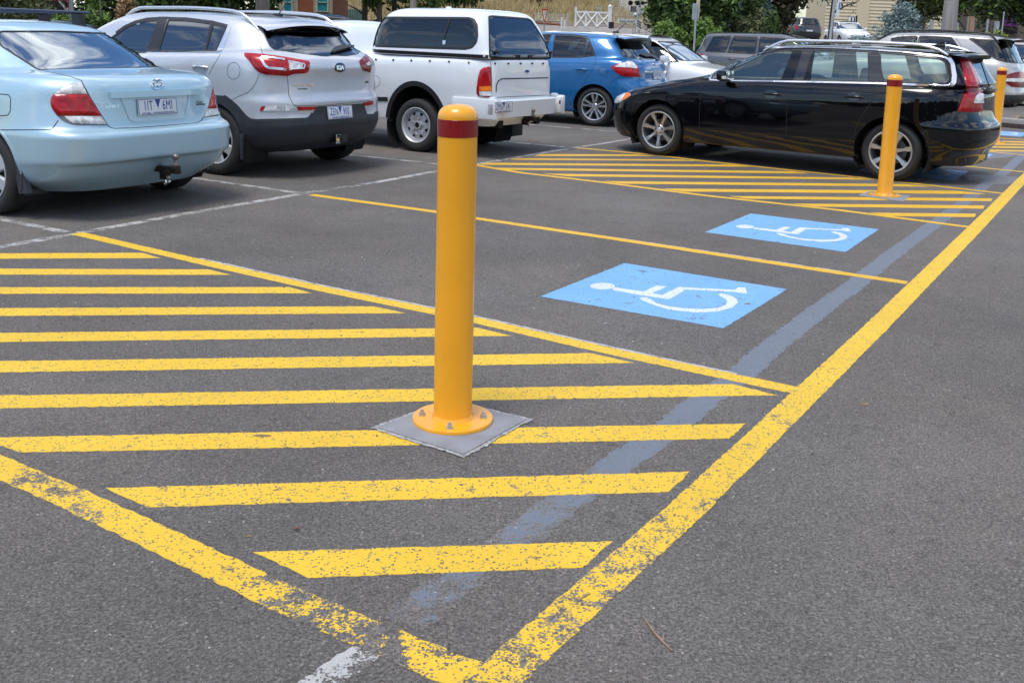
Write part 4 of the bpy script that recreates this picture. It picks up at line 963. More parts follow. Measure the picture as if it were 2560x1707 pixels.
c.patch('window_pillar_trim', tf(A, [(1476, 158), (1492, 162), (1442, 358), (1434, 358)]), M_BLK, off=.003, step=3)
c.strip('window_top_trim', tf(A, [(812, 232), (870, 190), (945, 155), (1030, 133), (1140, 128), (1300, 133), (1480, 155), (1592, 184)]), .03, M_BLK, off=.003)
c.patch('chrome_window_trim', rnd(tf(A, [(1598, 168), (1616, 176), (1620, 192), (1565, 350), (1552, 368), (1530, 372), (1508, 371), (1520, 356), (1590, 200)]), 2), M_SATIN, off=.005, step=3)
c.strip('waist_trim', tf(A, [(1060, 368), (1300, 368), (1520, 370)]), .010, M_CHR, off=.004)
clad = tf(B, [(-700, 700), (115, 790), (200, 850), (290, 930), (360, 1010), (420, 1080), (480, 1120), (560, 1133), (900, 1125), (1270, 1113), (1310, 1090), (1350, 1030), (1400, 930), (1500, 925), (1800, 905), (1800, 2200), (-700, 2200)])
c.region('bumper', M_CLAD, clad, mirror=True)
c.zregion('side_cladding', M_CLAD, lambda q, n: (q[:, 2] < .40) & (q[:, 0] > -.2))
c.strip('cladding_edge', clad[1:12], .030, M_CLAD, off=.003, step=3)
c.region('tailgate', c.mat, tf(B, [(595, -200), (655, 200), (1000, 300), (995, 510), (1010, 640), (1015, 760), (1050, 850), (1100, 925), (1500, 915), (2150, 850), (2165, 480), (2140, 200), (1800, -250)]), mirror=False)
LO = rnd(tf(B, [(395, 200), (420, 188), (650, 205), (900, 235), (1290, 300), (1310, 320), (1302, 400), (1285, 450), (1250, 468), (1080, 480), (1040, 495), (990, 508), (900, 500), (700, 488), (610, 460), (540, 400), (470, 300), (400, 230)]), 2)
T = bpy.data.objects.new('tail_light', None); link(T, c.T)
c.patch('red_lens', LO, M_LRED, off=.008, dome=.012, mirror=False, parent=T)
c.patch('clear_lens', tf(B, [(1005, 318), (1200, 355), (1190, 388), (1015, 405)]), M_LCLR, off=.022, mirror=False, parent=T, step=3)
c.strip('light_ring', tf(B, [(955, 290), (800, 268), (650, 258), (637, 275), (680, 350), (715, 385), (740, 395), (975, 416)]), .022, M_SATIN, off=.022, mirror=False, parent=T, step=3)
c.strip('light_ring', tf(B, [(1000, 310), (1215, 348), (1226, 362), (1215, 398), (1060, 405), (1015, 418)]), .014, M_SATIN, off=.022, mirror=False, parent=T, step=3)
T = bpy.data.objects.new('tail_light', None); link(T, c.T)
c.patch('red_lens', rnd(tf(B, [(2000, 298), (2100, 208), (2138, 262), (2165, 330), (2168, 400), (2152, 465), (2130, 447), (2060, 434), (2028, 370)]), 2), M_LREDD, off=.008, mirror=False, parent=T, step=3)
c.patch('clear_lens', tf(B, [(2085, 345), (2135, 310), (2150, 345), (2145, 362), (2110, 362)]), M_LCLR, off=.014, mirror=False, parent=T, step=2)
for a_ in ((('red_lens', M_LRED, [(612, 992), (640, 932), (700, 929), (662, 994)])), ('clear_lens', M_LCLR, [(702, 929), (1085, 925), (1120, 938), (1145, 990), (664, 994)]), ('red_lens', M_LRED, [(1122, 938), (1395, 935), (1376, 980), (1148, 989)])):
    c.patch('bumper_'+a_[0], tf(B, a_[2]), a_[1], off=.007, mirror=False, step=3)
c.patch('bumper_red_lens', tf(B, [(2060, 882), (2180, 850), (2198, 862), (2192, 905), (2072, 926)]), M_LRED, off=.007, mirror=False, step=3)
c.patch('bumper_corner_panel', tf(B, [(2076, 930), (2196, 908), (2210, 1035), (2115, 1040)]), c.mat, off=.004, mirror=False, step=3)
c.seams([tf(B, [(595, -5), (620, 100), (655, 198)]), tf(B, [(995, 512), (1010, 640), (1015, 760), (1050, 850), (1090, 915), (1130, 928), (1500, 917), (2000, 875), (2150, 850)]),
 tf(B, [(215, 845), (300, 800), (440, 740), (510, 680), (560, 600), (600, 492)]), tf(A, [(1462, 527), (1488, 472), (1545, 378)])], w=.006, mirror=False, mat=M_SEAML)
c.strip('fuel_flap_gap', ell(B(247, 435), 16.2, 21), .005, M_SEAML, off=.0012, closed=True, mirror=False, step=2)
c.strip('bumper_crease', tf(B, [(1320, 1195), (1700, 1165), (2240, 1120)]), .012, M_CLAD, off=.006, mirror=False)
spoiler(c, -.36, -.60, .60, 1.488, 1.448, .050, .10, c.mat, M_GLBLK, drop=.055)
b = c.patch('wiper', rnd(tf(B, [(1600, 190), (1625, 150), (1665, 118), (1750, 95), (1900, 100), (1922, 112), (1800, 150), (1660, 188), (1640, 205)]), 2), M_BLK, off=.03, skirt=.02, mirror=False, step=3)
c.patch('emblem', ell(B(1725, 388), 14, 10.8), M_GLBLK, off=.006, dome=.004, mirror=False, step=2); c.strip('emblem_ring', ell(B(1725, 388), 14, 10.8), .006, M_CHR, off=.010, closed=True, mirror=False, step=2)
stext(c, B(1725, 390), 'KIA', .060, M_CHR, 1.15, off=.013, bold=.002); stext(c, B(1220, 632), 'SPORTAGE', .040, M_CHR, 1.25, off=.002); stext(c, B(1212, 688), 'PLATINUM', .018, M_BLK, 1.3, off=.002); stext(c, B(2108, 592), 'CRDi', .028, M_BLK, 1.1, off=.002)
pc = c.hit(B(1728, 1012))[0]; plate(c, (pc.x-.012, pc.y, pc.z), 'ZEN', '900', 'VICTORIA - THE PLACE TO BE', tilt=8)
handle(c, A(1400, 470), M_CHR); c.patch('handle_recess', ell(A(1403, 470), 15, 14), c.mat, off=.001, mirror=True, step=3)
t_ = ploc(c, B(1740, 1390), 'y', pc.y); T = bpy.data.objects.new('tow_bar', None); link(T, c.T)
b = MB(); b.box((t_.x+.16, t_.y, t_.z), (.30, .07, .07), bev=.006); b.box((t_.x+.38, t_.y, t_.z+.01), (.07, 1.1, .07), bev=.006); b.build('receiver', M_RUST, T)
b = MB(); b.box((t_.x+.01, t_.y+.02, t_.z+.002), (.012, .07, .088), bev=.003); b.build('receiver_face', M_CHR, T); b = MB(); b.box((t_.x-.0, t_.y-.055, t_.z), (.02, .09, .08), bev=.006); b.build('plug', M_BLK, T)
XW = -.12
c.arches([XW, 2.55], .335, .385, .925, lip=.055, lipmat=M_CLAD)
c.wheel(XW, .90, .335, .22, .22, 'cap'); c.wheel(2.55, .90, .335, .22, .22, 'cap')
for sg in (1, -1):
    b = MB(); b.box((-.47, .83*sg, .30), (.03, .17, .24), bev=.01); b.build('mud_flap', M_CLAD, c.T)
for sg in (1, -1):
    zz = []
    for x in np.linspace(-.40, 1.45, 18):
        q = c.hit((float(x), .60), 'top')[0]; u = (x+.40)/1.85; h = .052*min(1, math.sin(math.pi*min(max(u, .0), 1))*2.6); zz.append((x, .60*sg, q.z+.006+h))
    b = MB(); b.tube(zz, [.009]+[.017]*16+[.009], 10); b.build('roof_rail', M_SATIN, c.T)
c.patch('sunroof', rnd([(.0, -.40), (1.15, -.42), (1.15, .42), (.0, .40)], .08), M_GLBLK, off=.003, mode='top', mirror=False, step=.06)
a0 = ploc(c, B2(1560, 130), 'y', 0.05); q = c.hit((-.13, .05), 'top')[0]; b = MB(); b.box((q.x, .05, q.z+.012), (.11, .04, .03), bev=.01); b.tube([(q.x-.01, .05, q.z+.02), (q.x-.22, .05, q.z+.24)], [.006, .003], 6); b.build('aerial', M_BLK, c.T)
b = MB(); b.box((.3, 0, .34), (2.0, 1.3, .12)); b.build('underbody', M_UNDER, c.T)
interior(c, 2.4, -.5, .74, .38, dashx=2.1, seatz=.52, mat=M_SEATD, dashz=1.02)
c.finish()

# =================================================================== white canopy pick-up
U_ = lambda x, y: (840+x/3.92, y/3.92)
c = Car('parked_pickup', 'white utility truck with a fibreglass canopy, steel wheels and black wheel arch flares', -.781, 12.558, 148.2, cat='pickup truck')
p_ute = carpaint('white_paint', (.74, .77, .79), metal=0, rough=.4, coat=.8, dirt=.06)
X = dict(pr=16, qr=9)
c.body([
 ring(-.95, 3.6, .66, [(0, .36)], **X), ring(-1.02, 3.78, .745, [(-1, .46), (-.5, .44), (.3, .36), (3.7, .38)], **X), ring(-1.045, 3.85, .765, [(-1, .56), (3.7, .52)], **X), ring(-1.055, 3.86, .775, [(-1, .70), (3.7, .70)], **X),
 ring(-1.05, 3.82, .782, [(-1, .86), (3.7, .82)], **X), ring(-1.045, 3.75, .775, [(-1, 1.0), (2.4, 1.0), (3.7, .90)], **X), ring(-1.035, 3.6, .755, [(-1, 1.10), (2.4, 1.05), (3.7, .94)], **X), ring(-1.02, 3.3, .735, [(-1, 1.125), (2.4, 1.07), (3.5, .97)], **X),
 ring(1.08, 2.55, .70, [(1, 1.14), (2.5, 1.10)], 12, 8), ring(1.14, 2.30, .69, [(1, 1.20), (2.5, 1.18)], 12, 8), ring(1.22, 1.95, .64, [(1, 1.38)], 12, 8), ring(1.30, 1.78, .60, [(1, 1.475)], 10, 6), ring(1.38, 1.7, .50, [(1, 1.51)], 8, 5), ring(1.45, 1.65, .25, [(1, 1.53)], 6, 4), ring(1.5, 1.6, 0, [(1, 1.535)])], p_ute, xm=1.6)
cab_rear = [(-.5, 1.22), (-.45, 1.44), (.45, 1.44), (.5, 1.22)]
c.window(rnd([(1.32, 1.18), (1.36, 1.42), (1.85, 1.42), (2.25, 1.16)], .04), G_DARK, frame=.02, mode='side', step=.04, name='side_window')
c.window(rnd([(0, 1.16), (0, 1.44), (.52, 1.44), (.60, 1.16)], .04), G_CLEAR, frame=0, mode='front', mirror=True, step=.05, name='windscreen')
LT = rnd(tf(U_, [(1455, 660), (1515, 655), (1520, 800), (1523, 957), (1400, 947), (1380, 925), (1378, 870), (1393, 760), (1413, 690)]), 4)
T = bpy.data.objects.new('tail_light', None); link(T, c.T)
c.patch('red_lens', LT, M_LRED, off=.008, dome=.012, mirror=False, parent=T, step=3); c.patch('amber_lens', tf(U_, [(1410, 850), (1517, 846), (1519, 890), (1408, 893)]), M_LAMB, off=.022, mirror=False, parent=T, step=3)
c.patch('clear_lens', tf(U_, [(1407, 898), (1519, 896), (1521, 940), (1412, 938)]), M_LCLR, off=.022, mirror=False, parent=T, step=3)
T = bpy.data.objects.new('tail_light', None); link(T, c.T)
c.patch('red_lens', tf(U_, [(2148, 655), (2162, 665), (2175, 760), (2175, 820), (2152, 830)]), M_LREDD, off=.008, mirror=False, parent=T, step=2); c.patch('amber_lens', tf(U_, [(2152, 832), (2175, 822), (2172, 880), (2160, 897), (2153, 885)]), M_LAMB, off=.008, mirror=False, parent=T, step=2)
c.seams([tf(U_, [(1508, 578), (1520, 655), (1526, 800), (1526, 955), (1570, 957), (2150, 930), (2150, 650), (2138, 590)])], mirror=False)
c.strip('tailgate_emboss', tf(U_, [(1568, 905), (1570, 840), (1590, 795), (1625, 775), (1850, 770), (2080, 765), (2115, 775), (2125, 800)]), .012, c.mat, off=.004, mirror=False, low=.004)
c.patch('emblem', ell(U_(1868, 701), 6.2, 4.6, 20), M_PBLUE, off=.005, mirror=False, step=2); c.strip('emblem_ring', ell(U_(1868, 701), 6.2, 4.6, 20), .005, M_SATIN, off=.007, closed=True, mirror=False, step=2)
for nm, pts in (('canopy_stud', [(393, 587), (563, 591), (739, 596), (922, 601), (1109, 607), (1303, 617)]), ('canopy_stud', [(1557, 625), (1687, 626), (1807, 626), (1920, 625), (2026, 626), (2123, 627)])):
    for p in pts: c.patch(nm, ell(U_(*p), 2.3, 2.5, 10), M_BLK, off=.008, mirror=False, step=1.5)
c.strip('fuel_flap_gap', rnd(tf(U_, [(300, 745), (400, 745), (430, 775), (432, 820), (408, 857), (300, 858)]), 4), .005, M_SEAML, off=.0012, closed=True, mirror=False, step=3)
c.strip('side_moulding', tf(U_, [(100, 962), (365, 970), (508, 973)]), .048, M_BLK, off=.008, mirror=True)
# rear bumper (steel, white) with number plate recess
T = bpy.data.objects.new('rear_bumper', None); link(T, c.T)
b = MB(); b.prism([(-1.115, .47), (-1.125, .655), (-1.11, .672), (-1.05, .676), (-1.0, .66), (-1.0, .47)], 1.24, (0, -.62, 0)); b.build('bumper_centre', c.mat, T)
for sg in (1, -1):
    b = MB(); b.box((-.86, .765*sg, .575), (.62, .05, .235), bev=.022); b.box((-1.085, .725*sg, .575), (.17, .13, .215), bev=.05); b.build('bumper_end', c.mat, T)
    b = MB(); b.box((-1.172, .645*sg, .61), (.004, .035, .045)); b.build('reflector', M_LREDD, T)
    b = MB(); b.box((-1.06, .70*sg, .69), (.08, .07, .05), bev=.018); b.build('corner_bracket', c.mat, T)
pq = ploc(c, U_(1645, 1052), 'x', -1.185); plate(c, (pq.x, pq.y, pq.z), 'ZMG', '241', 'VICTORIA - THE PLACE TO BE', tilt=0)
b_ = ploc(c, U_(1935, 1085), 'y', -.08); towbar(c, b_.x, b_.y, b_.z-.083)
XW = -.01
c.arches([XW, 2.85], .318, .43, .782, lip=.06, lipmat=M_BLK, depth=.42, squash=.87)
c.wheel(XW, .752, .318, .215, .205, 'steel'); c.wheel(2.85, .752, .318, .215, .205, 'steel')
b = MB(); b.tube([(XW, -.55, .318), (XW, .55, .318)], .05, 10); b.lathe([(0, -.13), (.12, -.08), (.14, 0), (.12, .08), (0, .13)], 16, axis='y', c=(XW, .0, .318)); b.box((.6, .42, .40), (3.2, .09, .12)); b.box((.6, -.42, .40), (3.2, .09, .12)); b.build('chassis', M_UNDER, c.T)
for sg in (1, -1):
    b = MB(); b.box((-.55, .66*sg, .27), (.02, .26, .26), bev=.008); b.build('mud_flap', M_BLK, c.T)
c.finish()
# canopy: a fibreglass shell on the tub
k_ = copy.copy(c); k_.parts = {}
k_.body([ring(-1.02, .86, .728, [(0, 1.135)], **X), ring(-1.03, .86, .742, [(0, 1.175)], **X), ring(-1.0, .855, .735, [(0, 1.22)], **X), ring(-.94, .82, .712, [(0, 1.38)], **X), ring(-.87, .76, .675, [(0, 1.52)], **X),
 ring(-.80, .66, .625, [(0, 1.625)], 12, 8), ring(-.74, .56, .56, [(0, 1.67)], 12, 7), ring(-.62, .45, .42, [(0, 1.695)], 9, 5), ring(-.4, .3, .2, [(0, 1.705)], 7, 4), ring(-.3, .2, 0, [(0, 1.71)])], p_ute, xm=-.1, name='canopy', res=.022)
k_.window(rnd(tf(U_, [(335, 425), (360, 330), (400, 235), (440, 182), (480, 176), (1300, 182), (1350, 197), (1378, 250), (1382, 360), (1370, 420), (1330, 465), (1270, 480), (800, 466), (400, 452), (350, 440)]), 4), G_TINT, frame=.030, fmat=M_BLK, name='canopy_window')
k_.strip('window_divider', tf(U_, [(1117, 190), (1080, 310), (1045, 442)]), .016, M_BLK, off=.004)
k_.patch('window_latch', tf(U_, [(1050, 400), (1080, 398), (1075, 438), (1048, 440)]), M_SATIN, off=.010, mirror=False, step=3)
k_.window(rnd(tf(U_, [(1498, 168), (1530, 160), (1700, 172), (1880, 186), (1915, 205), (2000, 330), (2070, 450), (2128, 560), (2126, 577), (1820, 579), (1524, 576), (1508, 545)]), 3), G_DARK, frame=.022, mirror=False, name='canopy_rear_window')
k_.strip('canopy_rail', [(-1.05, 1.16), (0, 1.165), (.85, 1.17)], .040, M_BLK, off=.006, mode='side', step=.08)
for p in ((1560, 510), (2080, 515)): b = MB(); q = k_.hit(U_(*p))[0]; b.lathe([(0, -.05), (.02, -.045), (.022, -.03), (.012, -.01), (.012, .0)], 12, axis='x', c=q); b.build('canopy_handle', M_BLK, c.T)
k_.patch('maker_label', rnd(tf(U_, [(243, 424), (298, 422), (300, 452), (246, 454)]), 1), pbr('label_pink', (.55, .30, .26), rough=.4), off=.003, mirror=False, step=2); stext(k_, U_(272, 440), 'ARB', .045, M_PBLUE, 1.0, off=.005, bold=.002)
b = MB(); b.lathe([(0, .0), (.04, .0), (.03, .02), (0, .025)], 14, c=(.0, .12, 1.705)); b.build('roof_vent', c.mat, c.T)
k_.finish()

# =================================================================== blue hatchback
BL = lambda x, y: (1340+x/4.523, 40+y/4.523)
c = Car('parked_car', 'bright blue hatchback with roof spoiler between the white pickup and black wagon', 1.672, 16.936, 151, cat='hatchback')
p_bl = carpaint('bright_blue_paint', (.007, .125, .33), metal=.3, rough=.33)
c.body([
 ring(-.62, 3.2, .72, [(0, .2)]), ring(-.72, 3.35, .84, [(-1, .32), (0, .22), (3.4, .24)]), ring(-.775, 3.43, .875, [(-1, .42), (3.4, .40)]), ring(-.79, 3.46, .88, [(0, .56)]), ring(-.76, 3.42, .88, [(0, .68)]), ring(-.715, 3.36, .878, [(-1, .78), (3.4, .72)]),
 ring(-.705, 3.25, .872, [(-1, .92), (2.4, .88), (3.4, .76)]), ring(-.665, 3.1, .855, [(-1, 1.03), (0, 1.0), (2.4, .93), (3.4, .82)]), ring(-.60, 2.8, .825, [(-1, 1.09), (0, 1.06), (2.4, .98), (3.4, .88)]), ring(-.55, 2.25, .79, [(-1, 1.13), (0, 1.09), (2.4, 1.01)], 8, 3.6),
 ring(-.43, 1.95, .74, [(0, 1.24), (2.4, 1.16)], 8, 3.6), ring(-.30, 1.6, .68, [(0, 1.36)], 8, 3.8), ring(-.25, 1.42, .62, [(0, 1.425)], 8, 4), ring(-.2, 1.3, .54, [(-.3, 1.45), (.6, 1.475), (1.5, 1.455)], 7, 4), ring(0, 1.1, .35, [(-.3, 1.47), (.6, 1.495), (1.5, 1.48)], 6, 3.5), ring(.3, .9, .0, [(0, 1.505)])], p_bl, res=.026)
c.window(rnd(tf(BL, [(215, 222), (400, 228), (540, 245), (578, 268), (530, 470), (185, 474)]), 3), G_TINT, frame=.022, step=4); c.window(rnd(tf(BL, [(598, 290), (640, 400), (652, 448), (545, 466)]), 1), G_TINT, frame=.02, step=4)
c.window(rnd(tf(BL, [(60, 225), (175, 215), (130, 330), (80, 474), (-150, 470), (-60, 330)]), 2), G_CLEAR, frame=.02, step=4)
c.strip('window_top_trim', tf(BL, [(20, 215), (200, 205), (430, 215), (560, 238), (600, 268), (668, 450)]), .025, M_BLK, off=.003)
c.window(rnd(tf(BL, [(900, 268), (930, 262), (1100, 262), (1215, 262), (1255, 330), (1345, 468), (1300, 492), (1170, 492), (988, 466)]), 2), G_DARK, frame=.014, mirror=False, step=4, name='rear_window')
c.window(rnd([(0, 1.10), (0, 1.40), (.52, 1.40), (.64, 1.10)], .04), G_CLEAR, frame=0, mode='front', step=.05, name='windscreen')
spoiler(c, -.18, -.46, .60, 1.458, 1.440, .055, .09, c.mat, M_BLK, drop=.03)
c.patch('wiper', rnd(tf(BL, [(1165, 437), (1200, 430), (1285, 430), (1340, 460), (1395, 508), (1382, 518), (1300, 468), (1240, 470), (1175, 447)]), 1), M_BLK, off=.02, skirt=.01, mirror=False, step=2)
T = bpy.data.objects.new('tail_light', None); link(T, c.T)
c.patch('red_lens', rnd(tf(BL, [(843, 580), (900, 555), (1030, 515), (1100, 525), (1150, 570), (1182, 690), (1060, 690), (980, 685), (900, 638)]), 2), M_LRED, off=.007, dome=.01, mirror=False, parent=T, step=3)
c.patch('clear_lens', tf(BL, [(885, 578), (1030, 522), (1095, 532), (1138, 576), (1136, 600), (1060, 588), (1000, 585)]), M_LCLR, off=.020, mirror=False, parent=T, step=3)
c.patch('tail_light', tf(BL, [(1440, 520), (1470, 550), (1492, 592), (1502, 685), (1482, 640), (1470, 580)]), M_LREDD, off=.006, mirror=False, step=2)
c.strip('fuel_flap_gap', ell(BL(757, 627), 10.6, 11.2), .005, M_SEAM, off=.001, closed=True, mirror=False, step=2)
c.seams([tf(BL, [(668, 455), (680, 500), (660, 560), (620, 640), (560, 740), (480, 850), (430, 940), (385, 1000)]), tf(BL, [(835, 765), (900, 712), (955, 686)]), tf(BL, [(880, 240), (905, 330), (950, 420), (1010, 480), (1100, 505)])], mirror=False, w=.006)
handle(c, BL(515, 605)); c.strip('chrome_garnish', tf(BL, [(1225, 632), (1350, 640), (1475, 632)]), .025, M_CHR, off=.012, mirror=False, step=3)
c.strip('emblem', ell(BL(1352, 525), 6.2, 7.2, 20), .012, M_CHR, off=.01, closed=True, mirror=False, step=2); c.strip('emblem', ell(BL(1352, 515), 4.4, 2.8, 16), .008, M_CHR, off=.01, closed=True, mirror=False, step=2)
pc = c.hit(BL(1362, 680))[0]; plate(c, (pc.x-.012, pc.y-.03, pc.z), 'WPA', '040', 'VICTORIA', tilt=6)
a0 = c.hit((-.1, .0), 'top')[0]; a0 = ploc(c, BL(905, 186), 'y', .10); b = MB(); b.box((a0.x, .10, a0.z), (.10, .05, .03), bev=.01); b.tube([(a0.x, .10, a0.z), (a0.x-.17, .10, a0.z+.155)], [.008, .005], 6); b.build('aerial', M_BLK, c.T)
c.arches([-.01, 2.59], .315, .375, .878, lip=.02); c.wheel(-.01, .85, .315, .205, .215, 'r10'); c.wheel(2.59, .85, .315, .205, .215, 'r10')
b = MB(); b.box((.3, 0, .28), (2.0, 1.3, .12)); b.build('underbody', M_UNDER, c.T)
interior(c, 2.3, -.4, .72, .3, dashx=2.0, seatz=.45, dashz=.95); c.finish()
# =================================================================== black wagon
V_ = lambda x, y: (1480+x/2.1778, 80+y/2.1778)
H4 = lambda x, y: (1500+x/7.838, 200+y/7.838)
Z8 = lambda x, y: (2140+x/4.612, y/4.612)
c = Car('parked_car', 'black station wagon with silver roof rails, parked side-on behind the striped walkway', 4.54, 11.384, 143.22, cat='station wagon')
p_vo = carpaint('black_blue_paint', (.0028, .003, .0048), metal=0, rough=.6, dirt=.02, spec=.0)
c.body([
 ring(-.72, 3.45, .76, [(0, .2)]), ring(-0.745, 3.58, .875, [(-1, .34), (-.4, .26), (.3, .22), (2.6, .20), (3.4, .18)], 8, 2.7), ring(-0.805, 3.66, .915, [(-1, .42), (.3, .33), (3.5, .27)], 8, 2.7), ring(-0.830, 3.70, .92, [(-1, .50), (.3, .46), (3.5, .38)], 8, 2.7), ring(-0.830, 3.71, .92, [(-1, .60), (3.5, .50)], 8, 2.7),
 ring(-0.775, 3.69, .92, [(-1, .68), (3.5, .60)], 8, 2.7), ring(-0.745, 3.65, .918, [(-1, .80), (2.4, .76), (3.6, .66)], 8, 2.7), ring(-0.740, 3.58, .905, [(-1, .92), (0, .92), (2.4, .86), (3.2, .75), (3.6, .69)], 8, 2.7), ring(-0.710, 3.46, .875, [(-1, .985), (0, .985), (1.5, .96), (2.4, .92), (3.2, .80), (3.6, .72)], 8, 2.7),
 ring(-0.710, 3.30, .845, [(-1, 1.02), (0, 1.01), (1.5, .98), (2.4, .95), (3.3, .80)], 8, 2.7), ring(-0.700, 2.95, .835, [(-1, 1.035), (0, 1.02), (1.5, .99), (2.4, .97), (3.1, .87)], 8, 2.7), ring(-.72, 2.42, .815, [(-1, 1.06), (0, 1.045), (2.4, 1.0)], 10, 4), ring(-.67, 2.20, .785, [(-1, 1.14), (2.4, 1.09)], 10, 4), ring(-.60, 1.88, .735, [(-1, 1.25), (2, 1.22)], 10, 4),
 ring(-.55, 1.62, .69, [(-1, 1.335), (.5, 1.345), (2, 1.33)], 10, 4.5), ring(-.52, 1.48, .645, [(-1, 1.37), (.5, 1.39), (2, 1.37)], 9, 4.5), ring(-.45, 1.30, .54, [(-1, 1.385), (.5, 1.415), (2, 1.395)], 8, 4), ring(-.3, 1.1, .3, [(-1, 1.395), (.5, 1.43), (2, 1.41)], 6, 3.5), ring(-.2, 1.0, 0, [(0, 1.435)])], p_vo, res=.018)
GW = dict(frame=.012, fmat=M_BLK, step=4)
c.window(rnd(tf(V_, [(735, 262), (700, 252), (740, 215), (800, 165), (870, 133), (960, 110), (1060, 101), (1150, 99), (1098, 268)]), [2, 2]+[0]*5+[3, 3]), G_PALE, **GW)
c.window(rnd(tf(V_, [(1203, 98), (1350, 100), (1504, 107), (1506, 273), (1148, 269)]), 3), G_PALE, **GW)
c.window(rnd(tf(V_, [(1568, 113), (1700, 124), (1895, 148), (1925, 165), (1943, 262), (1925, 281), (1590, 274), (1572, 200)]), 5), G_PALE, **GW)
c.window(rnd([(0, 1.03), (0, 1.36), (.55, 1.36), (.70, 1.03)], .05), G_CLEAR, frame=0, mode='front', step=.05, name='windscreen')
c.window(rnd(tf(Z8, [(1300, 640), (1340, 628), (1395, 622), (1450, 740), (1540, 1000), (1490, 1045), (1440, 1000), (1390, 860)]), 1), G_DARK, frame=.01, mirror=False, step=3, name='rear_window')
c.region('tailgate', c.mat, tf(Z8, [(1290, 640), (1400, 600), (1700, 1000), (1700, 1500), (1480, 1500), (1470, 1290), (1455, 1170), (1440, 1060), (1380, 860)]), mirror=False)
c.region('bumper', c.mat, tf(V_, [(1810, 640), (1830, 600), (2040, 590), (2040, 470), (2260, 470), (2300, 800), (1800, 800)]), mirror=False)
fd = tf(V_, [(600, 290), (585, 420), (583, 560), (600, 600)]); md = tf(V_, [(1172, 100), (1140, 190), (1105, 268), (1080, 310), (1062, 380), (1055, 590)]); rd = tf(V_, [(1535, 108), (1552, 270), (1548, 330), (1510, 400), (1475, 450), (1440, 510), (1430, 560), (1380, 610)])
c.region('front_door!', c.mat, [V_(640, 262)]+fd+tf(V_, [(1055, 620)])+md[::-1]+tf(V_, [(900, 100), (800, 140)]), mirror=True)
c.region('rear_door!', c.mat, md+tf(V_, [(1380, 620)])+rd[::-1]+[V_(1400, 95)], mirror=True)
c.region('bonnet', c.mat, tf(H4, [(200, 300), (290, 225), (600, 158), (1000, 128), (1610, 98), (1720, 0), (1700, -120), (600, -100)]), mirror=True)
c.seams([fd, md, rd, tf(H4, [(230, 285), (290, 228), (400, 195), (600, 160), (1000, 130), (1610, 100)]), tf(H4, [(1985, 95), (1970, 250), (1950, 400)]), tf(Z8, [(1160, 590), (1195, 665), (1235, 830), (1262, 1000), (1255, 1060), (1205, 1190), (1168, 1290)])], w=.005, mirror=True)
c.patch('pillar_trim', tf(V_, [(1153, 97), (1200, 97), (1146, 270), (1100, 269)]), M_GLBLK, off=.004, step=5); c.patch('pillar_trim', tf(V_, [(1508, 105), (1565, 112), (1570, 200), (1588, 275), (1508, 274)]), M_GLBLK, off=.004, step=5)
c.patch('mirror_sail', tf(V_, [(655, 252), (700, 228), (735, 262)]), M_GLBLK, off=.004, step=4)
DL = tf(V_, [(640, 258), (655, 232), (700, 192), (760, 155), (820, 128), (890, 106), (960, 94), (1060, 86), (1180, 86), (1350, 91), (1530, 100), (1700, 112), (1880, 132), (1925, 142), (1950, 160)])
c.strip('chrome_window_line', DL, .020, M_SATIN, off=.007, mirror=True)
c.strip('chrome_window_line', rnd(tf(V_, [(1945, 150), (1962, 175), (1972, 240), (1970, 275), (1950, 293), (1900, 295), (1850, 293)]), 3), .046, M_SATIN, off=.007, mirror=True, step=3)
c.strip('chrome_window_line', tf(V_, [(640, 262), (750, 268), (1100, 273), (1550, 282), (1880, 292)]), .022, M_SATIN, off=.007, mirror=True)
T = bpy.data.objects.new('tail_light', None); link(T, c.T)
c.patch('red_lens', rnd(tf(Z8, [(1183, 655), (1290, 660), (1305, 665), (1345, 760), (1385, 860), (1442, 1060), (1456, 1170), (1457, 1292), (1300, 1298), (1168, 1290), (1205, 1190), (1258, 1060), (1262, 1000), (1232, 830)]), 2), M_LRED, off=.008, dome=.012, mirror=False, parent=T, step=3)
c.patch('clear_lens', rnd(tf(Z8, [(1385, 1096), (1446, 1090), (1452, 1190), (1338, 1192), (1352, 1135)]), 2), M_LCLR, off=.023, mirror=False, parent=T, step=2)
c.patch('light_divider', tf(Z8, [(1262, 1042), (1440, 1035), (1442, 1062), (1256, 1062)]), M_LREDD, off=.022, mirror=False, parent=T, step=3)
c.patch('tail_light', [(.62, .80), (.74, .80), (.70, 1.0), (.62, 1.28), (.55, 1.28)], M_LRED, off=.008, mode='rear', mirror=False, step=.04) if 0 else None
T = bpy.data.objects.new('headlight', None); link(T, c.T)
c.patch('clear_lens', rnd(tf(H4, [(243, 457), (258, 370), (300, 290), (350, 265), (560, 262), (600, 275), (602, 310), (560, 350), (480, 400), (380, 445), (300, 460)]), 2), M_LCLR, off=.006, dome=.008, mirror=False, parent=T, step=2)
c.patch('amber_lens', tf(H4, [(520, 268), (590, 267), (603, 290), (592, 328), (548, 360), (440, 416), (468, 350)]), M_LAMB, off=.016, mirror=False, parent=T, step=2)
c.strip('side_moulding', tf(V_, [(640, 445), (850, 450), (1050, 462)]), .016, c.mat, off=.014, mirror=True); c.strip('side_moulding', tf(V_, [(1066, 462), (1250, 470), (1442, 482)]), .016, c.mat, off=.014, mirror=True)
c.strip('sill_moulding', tf(V_, [(590, 550), (830, 562), (1052, 580)]), .024, c.mat, off=.014, mirror=True); c.strip('sill_moulding', tf(V_, [(1058, 580), (1250, 592), (1430, 606)]), .024, c.mat, off=.014, mirror=True)
